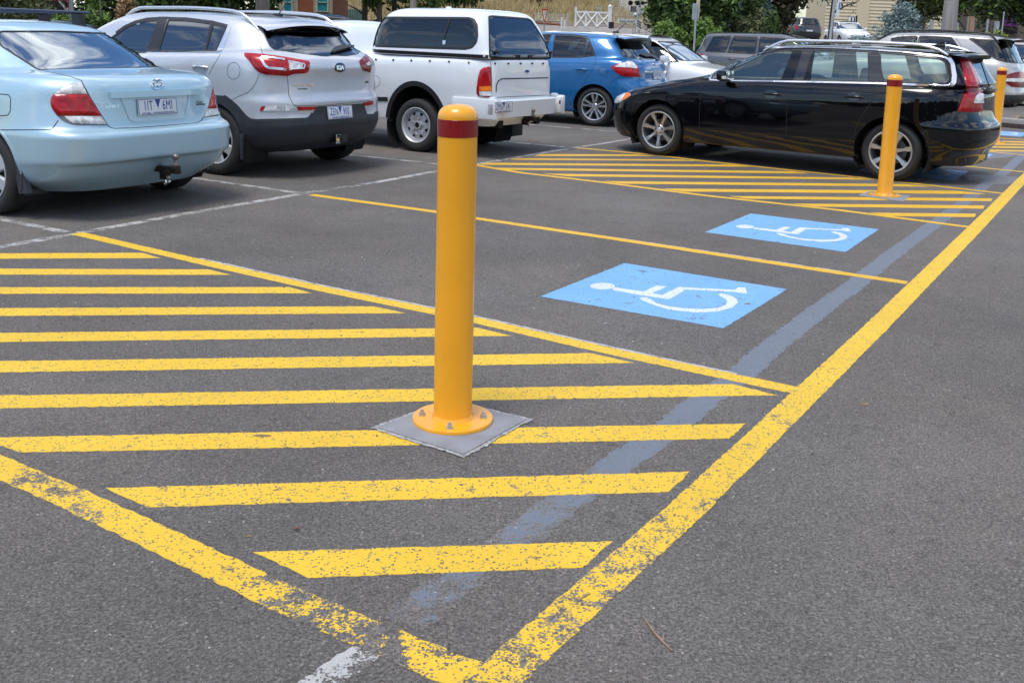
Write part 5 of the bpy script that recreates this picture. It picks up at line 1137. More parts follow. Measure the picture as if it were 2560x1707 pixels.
c.strip('bumper_moulding', tf(V_, [(1815, 618), (1950, 612), (2060, 600), (2130, 588)]), .022, c.mat, off=.012, mirror=False)
handle(c, V_(982, 340)); handle(c, V_(1427, 355))
for p in ((975, 340), (1425, 352)): c.patch('handle_recess', ell(V_(*p), 17, 10.5), M_GLBLK, off=.0012, mirror=True, step=3)
q = ploc(c, V_(722, 238), 'y', .98)
mirror_part(c, (q.x, .98, q.z), sz=(.13, .22, .13))
b = MB(); b.box((q.x-.045, 1.095, q.z-.02), (.05, .012, .035), bev=.005); b.build('indicator_lens', M_LCLR, c.T)
spoiler(c, -.40, -.66, .58, 1.385, 1.372, .045, .07, c.mat, M_BLK, drop=.03)
c.patch('tailgate_handle', rnd(tf(Z8, [(1468, 1058), (1520, 1025), (1580, 1035), (1588, 1062), (1570, 1082), (1500, 1070)]), 2), M_BLK, off=.05, skirt=.05, mirror=False, step=3)
for yy, tz in ((0, 1.0),):
    stext(c, Z8(1520, 1145), 'VOLVO', .05, M_CHR, 1.0, off=.004); stext(c, Z8(1420, 1310), 'D5', .045, M_CHR, 1.0, off=.004)
XR, XF = 0.0, 2.805
c.arches([XR, XF], .317, .385, .92, lip=.020); c.wheel(XR, .872, .317, .22, .222, 'r7'); c.wheel(XF, .872, .317, .22, .222, 'r7')
for sg in (1, -1):
    zz = []; 
    for x in np.linspace(-.42, 1.62, 22):
        u = (x+.42)/2.04; q = c.hit((float(x), .60), 'top')[0]; h = .046*min(1, math.sin(math.pi*u)*2.4); zz.append((x, .60*sg, q.z+.012+h))
    b = MB(); b.tube(zz, [.012]+[.020]*20+[.012], 10); b.box((.55, .60*sg, c.hit((.55, .60), 'top')[0].z+.035), (.09, .03, .07), bev=.008); b.box((1.50, .60*sg, c.hit((1.5, .60), 'top')[0].z+.01), (.2, .03, .03), bev=.008); b.build('roof_rail', M_SATIN, c.T)
b = MB(); q = c.hit((-.15, 0), 'top')[0]; b.prism([(-.09, 0), (.09, 0), (-.05, .06), (-.08, .06)], .03, (-.15, -.015, q.z-.005)); b.build('roof_fin', M_GLBLK, c.T)
b = MB(); b.box((.4, 0, .28), (2.0, 1.3, .12)); b.build('underbody', M_UNDER, c.T)
b = MB(); b.tube([(-.5, .48, .27), (-.68, .48, .265)], .035, 12); b.build('exhaust_pipe', M_ALLOYD, c.T)
interior(c, 2.3, -.5, .74, .3, dashx=2.02, seatz=.42, dashz=.92, mat=M_SEATD); c.finish()

# =================================================================== silver off-roader at right
Z7 = lambda x, y: (2200+x/6.533, 60+y/6.533)
c = Car('parked_car', 'silver large SUV with black roof rails at the right edge, behind the farthest bollard', 9.2, 20.36, 145, cat='SUV')
p_ml = carpaint('champagne_silver_paint', (.47, .455, .43), metal=.45, rough=.34)
c.body([
 ring(-.75, 3.5, .75, [(0, .35)]), ring(-.90, 3.7, .92, [(-1, .45), (0, .35), (3.7, .38)]), ring(-.97, 3.8, .95, [(0, .52)]), ring(-.98, 3.82, .955, [(0, .62)]), ring(-.95, 3.8, .955, [(0, .75)]), ring(-.93, 3.75, .955, [(-1, .92), (3.7, .88)]), ring(-.90, 3.6, .945, [(-1, 1.08), (2.4, 1.05), (3.7, .95)]), ring(-.84, 3.3, .915, [(-1, 1.19), (2.4, 1.12), (3.7, 1.0)]),
 ring(-.80, 2.6, .88, [(-1, 1.24), (2.6, 1.15)]), ring(-.72, 2.2, .83, [(-1, 1.40), (2.6, 1.32)]), ring(-.62, 1.85, .775, [(-1, 1.56), (2.6, 1.52)]), ring(-.56, 1.65, .72, [(-1, 1.63), (.6, 1.68), (2, 1.62)]), ring(-.45, 1.45, .6, [(-1, 1.67), (.6, 1.725), (2, 1.68)]), ring(-.2, 1.2, .3, [(-1, 1.69), (.6, 1.74), (2, 1.70)]), ring(0, 1.0, 0, [(0, 1.745)])], p_ml, res=.028)
c.window(rnd(tf(Z7, [(180, 245), (300, 215), (500, 205), (590, 205), (560, 300), (200, 330)]), 2), G_CLEAR, frame=.02, step=4); c.window(rnd(tf(Z7, [(650, 205), (900, 208), (1165, 222), (1275, 372), (1150, 420), (600, 380)]), 2), G_TINT, frame=.02, step=4)
c.window(rnd(tf(Z7, [(1455, 238), (1600, 252), (2040, 285), (2120, 400), (2240, 620), (2240, 640), (2050, 625), (1920, 590), (1800, 510), (1650, 380)]), 3), G_TINT, frame=.03, step=4, name='rear_side_window')
c.window(rnd(tf(Z7, [(2065, 285), (2330, 285), (2500, 300), (2700, 640), (2250, 645), (2150, 430)]), 3), G_DARK, frame=.02, mirror=False, step=5, name='rear_window')
c.window(rnd([(0, 1.20), (0, 1.60), (.6, 1.60), (.75, 1.20)], .05), G_CLEAR, frame=0, mode='front', step=.05, name='windscreen')
spoiler(c, -.48, -.80, .66, 1.665, 1.655, .045, .06, c.mat, M_BLK, drop=.03)
T = bpy.data.objects.new('tail_light', None); link(T, c.T); ZL = lambda x, y: (2380+x/6.27, 150+y/6.27)
lo = rnd(tf(ZL, [(795, 275), (830, 245), (950, 205), (1060, 185), (1110, 195), (1130, 215), (1200, 250), (1200, 430), (1120, 440), (1000, 432), (930, 425), (870, 380), (800, 320)]), 2)
c.patch('red_lens', lo, M_LREDD, off=.008, dome=.01, mirror=False, parent=T, step=4); c.patch('clear_lens', tf(ZL, [(802, 290), (1000, 290), (1200, 290), (1200, 345), (1000, 345), (830, 340)]), M_LCLR, off=.02, mirror=False, parent=T, step=4); c.patch('bright_red_lens', tf(ZL, [(1040, 200), (1110, 200), (1125, 275), (1040, 285)]), M_LRED, off=.02, mirror=False, parent=T, step=4)
c.region('bumper', M_CLAD, [(-2, 0), (-2, .60), (-.2, .60), (-.2, 0)], mode='side'); c.zregion('side_cladding', M_CLAD, lambda q, n: (q[:, 2] < .52))
c.zregion('bumper', M_CLAD, lambda q, n: (q[:, 2] < .60) & (q[:, 0] < -.5))
c.seams([tf(Z7, [(2020, 235), (2060, 300), (2180, 500), (2250, 650), (2280, 780)]), tf(Z7, [(595, 165), (580, 300), (560, 420)]), tf(Z7, [(1200, 190), (1280, 290), (1350, 390)])], mirror=False, w=.008, mat=M_SEAML)
for sg in (1, -1):
    b = MB(); zz = []
    for x in np.linspace(-.5, 1.75, 20): q = c.hit((float(x), .64), 'top')[0]; u = (x+.5)/2.25; zz.append((x, .64*sg, q.z+.01+.05*min(1, math.sin(math.pi*u)*2.5)))
    b.tube(zz, .017, 8); b.build('roof_rail', M_BLK, c.T)
c.arches([0, 2.9], .37, .43, .955, lip=.03, lipmat=M_CLAD); c.wheel(0, .93, .37, .25, .24, 'r10'); c.wheel(2.9, .93, .37, .25, .24, 'r10')
b = MB(); b.box((.3, 0, .42), (2.2, 1.3, .16)); b.build('underbody', M_UNDER, c.T); towbar(c, -1.12, 0, .40)
interior(c, 2.4, -.6, .78, .5, dashx=2.1, seatz=.62, dashz=1.08); c.finish()

# =================================================================== generic small cars, seen in part or far away
def generic(label, cat, x, y, a, z0, L_, H_, Wd, paint_, rear=-.85, kind='hatch', belt=None, wheel=.31, res=.035, glass=G_TINT, group='cars parked in the bays', rails=False):
    c = Car('parked_car', label, x, y, a, cat=cat, group=group); c.T.location.z = z0; c.M.translation.z = z0; c.Mi = c.M.inverted(); c.co = c.Mi @ cO
    xr, xf = rear, rear+L_; w = Wd/2; B_ = belt or H_*.66; k = H_
    tail = .10 if kind == 'hatch' else .12
    rr = rear+(.06 if kind != 'sedan' else .62); wb = xf-.95-.0
    rs = [ring(xr+.15, xf-.3, w-.13, [(0, .2)]), ring(xr+.05, xf-.1, w-.03, [(0, .28)]), ring(xr, xf-.02, w-.005, [(0, .42)]), ring(xr-.01, xf, w, [(0, .56)]), ring(xr+.02, xf-.03, w, [(0, .68)]), ring(xr+.04, xf-.12, w-.01, [(xr, B_-.12), (xf-1.3, B_-.16), (xf, B_-.24)]),
     ring(xr+.07, xf-.30, w-.035, [(xr, B_-.02), (xf-1.3, B_-.08), (xf, B_-.18)]), ring(xr+.10, xf-.55, w-.07, [(xr, B_+.02), (xf-1.3, B_-.03), (xf, B_-.12)]), ring(rr+.02, xf-1.12, w-.10, [(xr, B_+.05), (xf-1.2, B_)], 9, 3.8),
     ring(rr+tail, xf-1.45, w-.15, [(0, B_+.18)], 9, 3.8), ring(rr+tail*2.1, xf-1.85, w-.21, [(0, k-.12)], 9, 4), ring(rr+tail*2.8, xf-2.05, w-.27, [(0, k-.06)], 8, 4), ring(rr+tail*4, xf-2.25, w-.42, [(0, k-.02)], 7, 4), ring(rr+.7, xf-2.5, w-.7, [(0, k)], 6, 3), ring(rr+.9, xf-2.6, 0, [(0, k+.003)])]
    c.body(rs, paint_, xm=(xr+xf)/2, res=res)
    zb, zt = B_+.06, k-.12; x0, x1 = rr+.42, xf-1.95
    xb1 = xf-1.40
    c.window([(x0-.02, zb), (x0+.16, zt), (x0+.62, zt+.02), (x0+.52, zb-.01)], glass, frame=.03, mode='side', step=.06)
    c.window([(x0+.60, zb-.01), (x0+.70, zt+.02), (x0+1.30, zt+.02), (x0+1.30, zb-.02)], glass, frame=.03, mode='side', step=.06)
    c.window([(x0+1.38, zb-.02), (x0+1.38, zt+.02), (x1+.15, zt), (xb1+.05, zb-.03)], G_CLEAR, frame=.03, mode='side', step=.06)
    c.window(rnd([(-w+.24, zb+.0), (-w+.33, zt), (w-.33, zt), (w-.24, zb)], .06), glass, frame=.03, mode='rear', mirror=False, step=.06, name='rear_window')
    c.window(rnd([(-w+.20, zb-.0), (-w+.31, zt), (w-.31, zt), (w-.20, zb)], .06), G_REAR, frame=.03, mode='front', mirror=False, step=.06, name='windscreen')
    c.patch('tail_light', rnd([(w-.30, B_-.22), (w-.06, B_-.24), (w-.07, B_-.02), (w-.18, B_)], .03), M_LRED, off=.006, mode='rear', mirror=True, step=.05)
    c.patch('headlight', rnd([(w-.45, B_-.34), (w-.10, B_-.33), (w-.13, B_-.22), (w-.40, B_-.26)], .03), M_LCLR, off=.006, mode='front', mirror=True, step=.05)
    c.patch('grille', rnd([(-.40, B_-.42), (.40, B_-.42), (.36, B_-.30), (-.36, B_-.30)], .03), M_BLK, off=.004, mode='front', mirror=False, step=.06)
    c.seams([[(x0+.55, zb), (x0+.50, .6), (x0+.45, .35)], [(x0+1.34, zt), (x0+1.34, .33)], [(xb1+.12, zb-.02), (xb1+.15, .33)]], mode='side', w=.012)
    mirror_part(c, (xb1-.12, w+.08, B_+.08), sz=(.12, .20, .13))
    x2 = xf-.85
    c.arches([0, x2], wheel, wheel+.06, w, lip=.02); c.wheel(0, w-.02, wheel, .2, wheel-.10, 'r10'); c.wheel(x2, w-.02, wheel, .2, wheel-.10, 'r10')
    handle(c, (x0+.75, B_-.10), mode='side'); handle(c, (x0+1.55, B_-.12), mode='side')
    pz = c.hit((0, .62), 'rear')[0]; b = MB(); b.box((pz.x-.004, 0, .62), (.008, .37, .12)); b.build('number_plate', M_PLATE, c.T)
    interior(c, xf-1.3, rear+.3, w-.14, .3, dashx=xf-1.55, seatz=.45, dashz=B_-.02)
    if rails:
        for sg in (1, -1): b = MB(); b.tube([(rr+.5, (w-.30)*sg, k-.03), (rr+.7, (w-.30)*sg, k+.02), (x1-.2, (w-.30)*sg, k+.02), (x1, (w-.30)*sg, k-.03)], .014, 8); b.build('roof_rail', M_BLK, c.T)
    c.finish(); return c
cw = generic('small white hatchback facing right, between blue hatchback and black wagon', 'hatchback', 1.65, 20.16, -32, 0, 4.05, 1.50, 1.72, carpaint('clean_white_paint', (.76, .78, .80), metal=0, rough=.4), rear=-.72, glass=G_DARK)
q = cw.hit((0.25, 1.12), 'side')
generic('dark grey people carrier facing right in the far row above the black wagon bonnet', 'people carrier', 5.58, 26.26, -32, 0, 4.6, 1.66, 1.82, carpaint('dark_grey_paint', (.10, .105, .12), metal=.5, rough=.35), rear=-.92, wheel=.33)
generic('charcoal station wagon seen from behind in the distance beside the far white hatchback', 'station wagon', 16.7, 59.5, 93, gz(16.7,59.5), 4.6, 1.42, 1.75, carpaint('charcoal_paint', (.03, .04, .042), metal=.4, rough=.35), rear=-1.0, res=.06, group='cars on the far side of the trees')
generic('small white hatchback facing the camera in front of the cream weatherboard building', 'hatchback', 19.6, 62.0, -88, gz(19.6,62)-.14, 4.0, 1.50, 1.72, bpy.data.materials['clean_white_paint'], rear=-.8, res=.06, group='cars on the far side of the trees')
generic('black sedan, only its roof showing between pale blue sedan and silver SUV', 'sedan', -6.95, 15.6, 148, 0, 4.7, 1.41, 1.80, p_vo, rear=-1.0, kind='sedan')
generic('black SUV with a roof spoiler, only its roof showing above the silver SUV', 'SUV', -4.15, 20.6, 149, 0, 4.6, 1.72, 1.86, p_vo, rear=-.9, wheel=.35)
generic('silver hatchback behind the garden at far right, only its roof showing', 'hatchback', 14.6, 29.5, 160, gz(14.6,29.5), 4.2, 1.66, 1.80, p_ml, rear=-.8, glass=G_DARK)
# =================================================================== background
def leafmat(name, c1, c2, rough=.6):
    m, t, b = new_mat(name); n = t.nodes; l = t.links.new
    g = n.new('ShaderNodeNewGeometry'); x = n.new('ShaderNodeTexNoise'); x.inputs['Scale'].default_value = 3.5; x.inputs['Detail'].default_value = 4; l(g.outputs['Position'], x.inputs['Vector'])
    mm = n.new('ShaderNodeMath'); mm.operation = 'ADD'; l(x.outputs['Fac'], mm.inputs[0]); r0 = n.new('ShaderNodeMath'); r0.operation = 'MULTIPLY'; l(g.outputs['Random Per Island'], r0.inputs[0]); r0.inputs[1].default_value = .5; l(r0.outputs[0], mm.inputs[1])
    r = n.new('ShaderNodeMapRange'); r.inputs['From Min'].default_value = .4; r.inputs['From Max'].default_value = 1.1; l(mm.outputs[0], r.inputs['Value'])
    k = n.new('ShaderNodeMix'); k.data_type = 'RGBA'; k.inputs['A'].default_value = (*c1, 1); k.inputs['B'].default_value = (*c2, 1); l(r.outputs['Result'], k.inputs['Factor']); l(k.outputs['Result'], b.inputs['Base Color'])
    b.inputs['Roughness'].default_value = rough; b.inputs['Specular IOR Level'].default_value = .3
    return m
LF = {'dark': leafmat('dark_foliage', (0.023, 0.041, 0.014), (0.080, 0.123, 0.036)), 'olive': leafmat('olive_foliage', (0.058, 0.075, 0.032), (0.174, 0.189, 0.080)), 'bright': leafmat('bright_foliage', (0.065, 0.123, 0.023), (0.217, 0.319, 0.072)),
      'blue': leafmat('blue_foliage', (0.109, 0.160, 0.152), (0.319, 0.406, 0.392)), 'brown': leafmat('dead_foliage', (0.189, 0.109, 0.051), (0.522, 0.334, 0.174)), 'conifer': leafmat('conifer_foliage', (0.026, 0.051, 0.017), (0.087, 0.145, 0.036)),
      'mauve': leafmat('reddish_foliage', (0.051, 0.043, 0.026), (0.131, 0.094, 0.058)), 'yellow': leafmat('yellow_green_foliage', (0.116, 0.174, 0.029), (0.362, 0.435, 0.102))}
M_BARK = pbr('bark', (.12, .095, .075), rough=.9, noise=.35, nscale=8, bump=.8, bscale=30, stretch=(1, 1, .2)); M_BARKG = pbr('grey_bark', (.20, .17, .145), rough=.9, noise=.3, nscale=10, bump=.6, bscale=30, stretch=(1, 1, .2))
def leaves(name, C, R, n, size, mat, parent, cl=60, shape='ball', seed=1, flat=.0, aspect=2.2):
    """leaf quads gathered in clumps through the crown volume; C centre, R radii"""
    r = np.random.default_rng(seed); K = cl
    if shape == 'ball':
        d = r.normal(size=(K, 3)); d /= np.linalg.norm(d, axis=1)[:, None]; rad = r.uniform(.35, 1, K)**.6; cc = d*rad[:, None]*np.array(R); cr = r.uniform(.16, .34, K)*min(R)
    else:
        h = r.uniform(0, 1, K)**1.3; a = r.uniform(0, 2*math.pi, K); rr = (1-h)*r.uniform(.4, 1.05, K)+.04
        cc = np.stack([np.cos(a)*rr*R[0], np.sin(a)*rr*R[1], (h*2-1)*R[2]], 1); cr = (.10+.16*(1-h))*min(R[0], R[1])*r.uniform(.8, 1.5, K)
    i = r.integers(0, K, n); g = r.normal(size=(n, 3))*.55
    if shape == 'cone': g[:, 2] *= .45
    P = cc[i]+g*cr[i][:, None]+np.array(C)
    u = r.normal(size=(n, 3)); u[:, 2] *= (1-flat); u /= np.linalg.norm(u, axis=1)[:, None]; v = np.cross(u, r.normal(size=(n, 3))); v /= np.linalg.norm(v, axis=1)[:, None]
    s = size*r.uniform(.5, 1.3, n)[:, None]; u = u*s*aspect*.5; v = v*s*.5
    V = np.stack([P-u, P+v*.8, P+u, P-v*.8], 1).reshape(-1, 3); F = np.arange(n*4).reshape(-1, 4)
    me = bpy.data.meshes.new(name); me.vertices.add(len(V)); me.vertices.foreach_set('co', V.ravel()); me.loops.add(n*4); me.loops.foreach_set('vertex_index', F.ravel()); me.polygons.add(n)
    me.polygons.foreach_set('loop_start', np.arange(n)*4); me.polygons.foreach_set('loop_total', np.full(n, 4)); me.materials.append(mat); me.update(); me.validate()
    return link(bpy.data.objects.new(name, me), parent)
def tree(nm, label, cat, x, y, h, rad, kind, n=9000, size=.10, trunk=.12, shape='ball', low=.35, seed=1, zb=None, cl=70, bark=None, group='trees and shrubs round the car park', lean=0, mix=None, limbs=7):
    z = gz(x, y) if zb is None else zb; T = thing(nm, label, cat, (x, y, z), 0, group)
    rz_ = (h-low)/2; C = (lean*.5, 0, low+rz_)
    leaves('crown' if trunk else 'foliage', C, (rad, rad, rz_), n, size, LF[kind], T, cl=cl, shape=shape, seed=seed)
    if mix: leaves('pale_shoots', C, (rad*1.02, rad*1.02, rz_*1.02), n//4, size, LF[mix], T, cl=cl, shape=shape, seed=seed+50)
    r = random.Random(seed); b = MB()
    if trunk:
        top = low+rz_*1.2 if shape == 'ball' else h*.96
        pts = [(lean*t*.5+r.uniform(-.04, .04)*h*t*.3, r.uniform(-.03, .03)*h*t*.3, top*t) for t in np.linspace(0, 1, 7)]
        b.tube(pts, [trunk*(1-.8*i/6) for i in range(7)], 10)
        for k in range(limbs):
            t = r.uniform(.3, .9); p = Vector(pts[int(t*6)]); a = r.uniform(0, 6.28); L_ = rad*r.uniform(.5, .9); up = rad*r.uniform(.2, .7)*(1 if shape == 'ball' else .1)
            b.tube([p, p+Vector((math.cos(a)*L_*.5, math.sin(a)*L_*.5, up*.6)), p+Vector((math.cos(a)*L_, math.sin(a)*L_, up))], [trunk*.4, trunk*.25, trunk*.1], 6)
        b.build('trunk', bark or M_BARK, T)
    return T
def at(px, Y, py=60): p = aty(px, py, Y); return p.x, Y
# --- hillside and grass
m_grass = leafmat('dry_grass_ground', (.20, .155, .075), (.34, .27, .14), .9); m_dirt = pbr('bare_earth_bank', (.17, .125, .095), rough=.95, noise=.3, nscale=2.5, bump=.6, bscale=6)
def patch_ground(name, px0, px1, Y0, Y1, mat, dz=.02, nx=30, ny=20, amp=.0, kind='structure'):
    V = []; r = random.Random(3)
    for j in range(ny):
        Y = Y0+(Y1-Y0)*j/(ny-1)
        for i in range(nx):
            x = aty(px0+(px1-px0)*i/(nx-1), 60, Y).x; V.append((x, Y, gz(x, Y)+dz+r.uniform(0, amp)))
    F = [(j*nx+i, j*nx+i+1, (j+1)*nx+i+1, (j+1)*nx+i) for j in range(ny-1) for i in range(nx-1)]
    o = mesh(name, V, F, mat, smooth=True); o['kind'] = kind; return o
patch_ground('hill', 300, 1900, 60, 240, m_grass, dz=.05, amp=.10)
patch_ground('earth_bank', 1380, 1760, 53, 62, m_dirt, dz=.06, amp=.06)
patch_ground('verge', -400, 2900, 31, 52, leafmat('verge_grass_ground', (.05, .06, .025), (.16, .15, .07), .9), dz=.015, amp=.02)
patch_ground('gravel_path', 1330, 1760, 43, 52.5, pbr('pale_gravel', (.26, .235, .21), rough=.95, noise=.25, nscale=3), dz=.05)
def grass(name, px0, px1, Y0, Y1, n, h, mat, w=.05, seed=2):
    r = np.random.default_rng(seed); Y = Y0+(Y1-Y0)*r.uniform(0, 1, n)**.8; px = r.uniform(px0, px1, n); X = np.array([aty(float(a), 60, float(b_)).x for a, b_ in zip(px, Y)]); Z = np.array([gz(float(a), float(b_)) for a, b_ in zip(X, Y)])
    hh = h*r.uniform(.4, 1.2, n); dx = r.normal(size=n)*.2*hh; a = r.uniform(0, 3.14, n); wx = np.cos(a)*w; wy = np.sin(a)*w
    V = np.stack([np.stack([X-wx, Y-wy, Z], 1), np.stack([X+wx, Y+wy, Z], 1), np.stack([X+dx, Y, Z+hh], 1)], 1).reshape(-1, 3)
    o = mesh(name, V.tolist(), np.arange(n*3).reshape(-1, 3).tolist(), mat); o['kind'] = 'stuff'; return o
o = grass('dry_grass', 830, 1760, 59, 150, 26000, .75, leafmat('dry_grass_blades', (.26, .19, .085), (.48, .38, .20), .9), .10); o['label'] = 'tall dry straw-coloured grass covering the hillside'; o['category'] = 'grass'
o = grass('green_grass', 900, 1800, 82, 150, 6000, .7, LF['yellow'], .14, 9); o['label'] = 'patches of green grass high on the dry hillside'; o['category'] = 'grass'
k = 0
for px, Y, h, rad, kd in ((1130, 66, 3.2, 1.7, 'dark'), (1060, 84, 3.0, 1.6, 'olive'), (1215, 92, 2.6, 1.7, 'dark'), (1290, 96, 2.2, 1.5, 'olive'), (1420, 88, 2.6, 1.6, 'dark'), (1480, 90, 2.8, 2.0, 'dark'), (1385, 92, 2.0, 1.2, 'olive'), (1350, 78, 1.2, .8, 'brown')):
    x, y = at(px, Y); k += 1
    tree('hill_bush', ['rounded dark green bush on the dry hillside just right of the timber pole', 'olive bush behind the timber pole high on the hill', 'low dark bush on the hill above the white canopy', 'small olive bush on the hill left of the give way sign', 'dark bush on the hill above the white railway gate', 'widest dark bush on the hill right of the gate', 'small olive bush above the give way sign on the hill', 'small brown dead bush on the hill near the give way sign'][k-1], 'bush', x, y, h, rad, kd, n=3500, size=.22, trunk=0, low=.0, seed=20+k, cl=30, group='bushes on the hillside')
# --- left: shrubs, conifers, shelter, gable
tree('shrub', 'big greyish olive shrub at the far top left behind the sedan roof bars', 'shrub', *at(0, 27), 3.1, 1.25, 'olive', n=15000, size=.07, trunk=.08, low=.1, seed=1, cl=110)
tree('shrub', 'second olive shrub cut off by the left edge', 'shrub', *at(-70, 28), 3.0, 1.3, 'olive', n=8000, size=.08, trunk=.08, low=.1, seed=2, cl=80)
tree('shrub', 'low green shrub below the red veranda post', 'shrub', *at(150, 25), 1.52, .5, 'bright', n=5000, size=.06, trunk=0, low=.0, seed=3, cl=50)
tree('shrub', 'loose bright green shrub right of the red post', 'shrub', *at(224, 28), 2.9, .36, 'bright', n=2600, size=.075, trunk=.05, low=.1, seed=4, cl=60)
tree('shrub', 'low feathery green shrub left of the dead brown shrub', 'shrub', *at(232, 25), 1.72, .55, 'conifer', n=5000, size=.06, trunk=0, low=.0, seed=5, cl=50, mix='bright')
tree('dead_shrub', 'dead brown shrub in front of the red gable roof', 'dead shrub', *at(311, 27), 2.02, .26, 'brown', n=2600, size=.075, trunk=.05, low=.7, seed=6, cl=60, limbs=14)
for i_, (px, Y, h, rad, kd, lb) in enumerate(((262, 40, 8, 2.3, 'dark', 'dark tree above the thin grey trunk at upper left'), (360, 38, 8, 2.0, 'conifer', 'dark evergreen just right of the dead brown shrub'), (430, 37, 7.5, 2.2, 'olive', 'olive green tree above the front of the silver SUV roof'), (500, 39, 8, 2.4, 'dark', 'tall dark evergreen above the middle of the silver SUV roof'), (585, 38, 8, 2.2, 'dark', 'dark evergreen just left of the thick grey-brown trunk'), (668, 41, 8, .75, 'dark', 'dark foliage between the thick trunk and the brick cottage'))):
    x, y = at(px, Y); tree('evergreen_tree', lb, 'tree', x, y, h, rad, kd, n=13000, size=.13, trunk=.16, low=.4, seed=30+i_, cl=130, mix='bright' if kd != 'dark' else None)
tree('tree', 'leafy tree with a very thick grey-brown trunk behind the silver SUV aerial', 'tree', *at(655, 30), 9.0, 2.2, 'dark', n=3500, size=.16, trunk=.26, low=3.2, seed=40, cl=80, bark=M_BARKG)
tree('young_tree', 'young tree with a thin straight trunk left of the dead brown shrub', 'tree', *at(252, 27), 4.6, .6, 'bright', n=1500, size=.09, trunk=.035, low=2.4, seed=41, cl=30, bark=M_BARKG)
M_RED = pbr('red_oxide_paint', (.30, .03, .03), rough=.6, noise=.1); M_WHT = pbr('white_paintwork', (.72, .72, .70), rough=.5, noise=.06); M_GALV = pbr('galvanised_steel', (.42, .44, .45), rough=.5, metal=.5, noise=.15, nscale=6)
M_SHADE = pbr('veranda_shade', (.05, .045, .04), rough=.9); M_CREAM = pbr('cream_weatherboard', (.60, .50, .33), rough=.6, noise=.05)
def vbox(b, px0, px1, py0, py1, Y, th=.1, zlow=None):
    a = aty(px0, py0, Y); c = aty(px1, py1, Y); z1, z0 = a.z, (c.z if zlow is None else zlow); b.box(((a.x+c.x)/2, Y+th/2, (z0+z1)/2), (abs(c.x-a.x), th, z1-z0)); return b
Yv = 33; T = thing('veranda', 'red framed veranda with a white bracket at the upper left', 'veranda', (aty(150, 50, Yv).x, Yv, gz(-15, Yv)))
def child(o): o.parent = T; o.matrix_parent_inverse = Matrix.Translation(T.location).inverted(); return o
g0 = gz(-15, Yv)
b = MB(); vbox(b, 167, 176, -60, 60, Yv, .12, g0); child(b.build('post', M_RED, None))
b = MB(); vbox(b, -60, -51, -60, 60, Yv, .12, g0); child(b.build('post', M_RED, None))
b = MB(); vbox(b, -60, 176, -12, 4, Yv-.02, .1); child(b.build('beam', M_RED, None)); b = MB(); vbox(b, -60, 200, -22, -12, Yv-.25, .4); child(b.build('gutter', M_WHT, None))
b = MB(); p, q = aty(148, 3, Yv), aty(167, 26, Yv); b.tube([p, (p+q)/2+Vector((.03, 0, -.02)), q], .035, 6); child(b.build('bracket', M_WHT, None))
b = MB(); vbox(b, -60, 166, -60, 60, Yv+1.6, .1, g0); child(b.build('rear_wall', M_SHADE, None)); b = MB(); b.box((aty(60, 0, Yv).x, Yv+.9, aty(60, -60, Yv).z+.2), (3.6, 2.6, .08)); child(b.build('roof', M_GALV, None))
x, y = at(180, 30); b = MB(); b.box((0, 0, 1.6), (.10, .07, 3.2)); b.box((-.03, -.045, 1.6), (.012, .02, 3.2)); o = b.build('steel_post', M_GALV, None); o.location = (x, y, gz(x, y)); tag(o, 'galvanised steel post standing beside the red veranda post', 'post')
Yg = 44; a, t_, c_ = aty(262, 57, Yg), aty(312, 8, Yg), aty(362, 57, Yg); T = thing('shed', 'small red shed gable with white edging behind the dead brown shrub', 'shed', (t_.x, Yg, gz(t_.x, Yg)))
b = MB(); zb = gz(t_.x, Yg); 
for k_i in range(9):
    f0, f1 = k_i/9, (k_i+.92)/9; z0 = a.z+(t_.z-a.z)*f0; z1 = a.z+(t_.z-a.z)*f1; w0_ = (1-f0)*(t_.x-a.x); w1_ = (1-f1)*(t_.x-a.x)
    b.prism([(-w0_, z0), (w0_, z0), (w1_, z1), (-w1_, z1)], .05, (t_.x, Yg-.02*(k_i % 2)-.03, 0))
b.box((t_.x, Yg+1.5, (zb+a.z)/2), (2*(t_.x-a.x)-.1, 3, a.z-zb)); child(b.build('wall', M_RED, None)); b = MB(); b.tube([a+Vector((-.1, -.1, -.08)), t_+Vector((0, -.1, .05))], .05, 4); b.tube([c_+Vector((.1, -.1, -.08)), t_+Vector((0, -.1, .05))], .05, 4); child(b.build('barge_board', M_WHT, None))
# --- brick cottage
def brickmat(name, c1, c2, mort, sc=1.0):
    m, t, b = new_mat(name); n = t.nodes; l = t.links.new; g = n.new('ShaderNodeNewGeometry'); s = n.new('ShaderNodeSeparateXYZ'); cmb = n.new('ShaderNodeCombineXYZ'); l(g.outputs['Position'], s.inputs['Vector']); l(s.outputs['X'], cmb.inputs['X']); l(s.outputs['Z'], cmb.inputs['Y'])
    k = n.new('ShaderNodeTexBrick'); k.inputs['Scale'].default_value = sc; k.inputs['Brick Width'].default_value = .24; k.inputs['Row Height'].default_value = .085; k.inputs['Mortar Size'].default_value = .008; k.inputs['Color1'].default_value = (*c1, 1); k.inputs['Color2'].default_value = (*c2, 1); k.inputs['Mortar'].default_value = (*mort, 1)
    l(cmb.outputs['Vector'], k.inputs['Vector']); l(k.outputs['Color'], b.inputs['Base Color']); b.inputs['Roughness'].default_value = .9; return m
Yb = 44; zb = gz(-9, Yb); T = thing('brick_cottage', 'orange brick cottage with cream quoins and teal blinds in its windows', 'cottage', (aty(770, 30, Yb).x, Yb, zb))
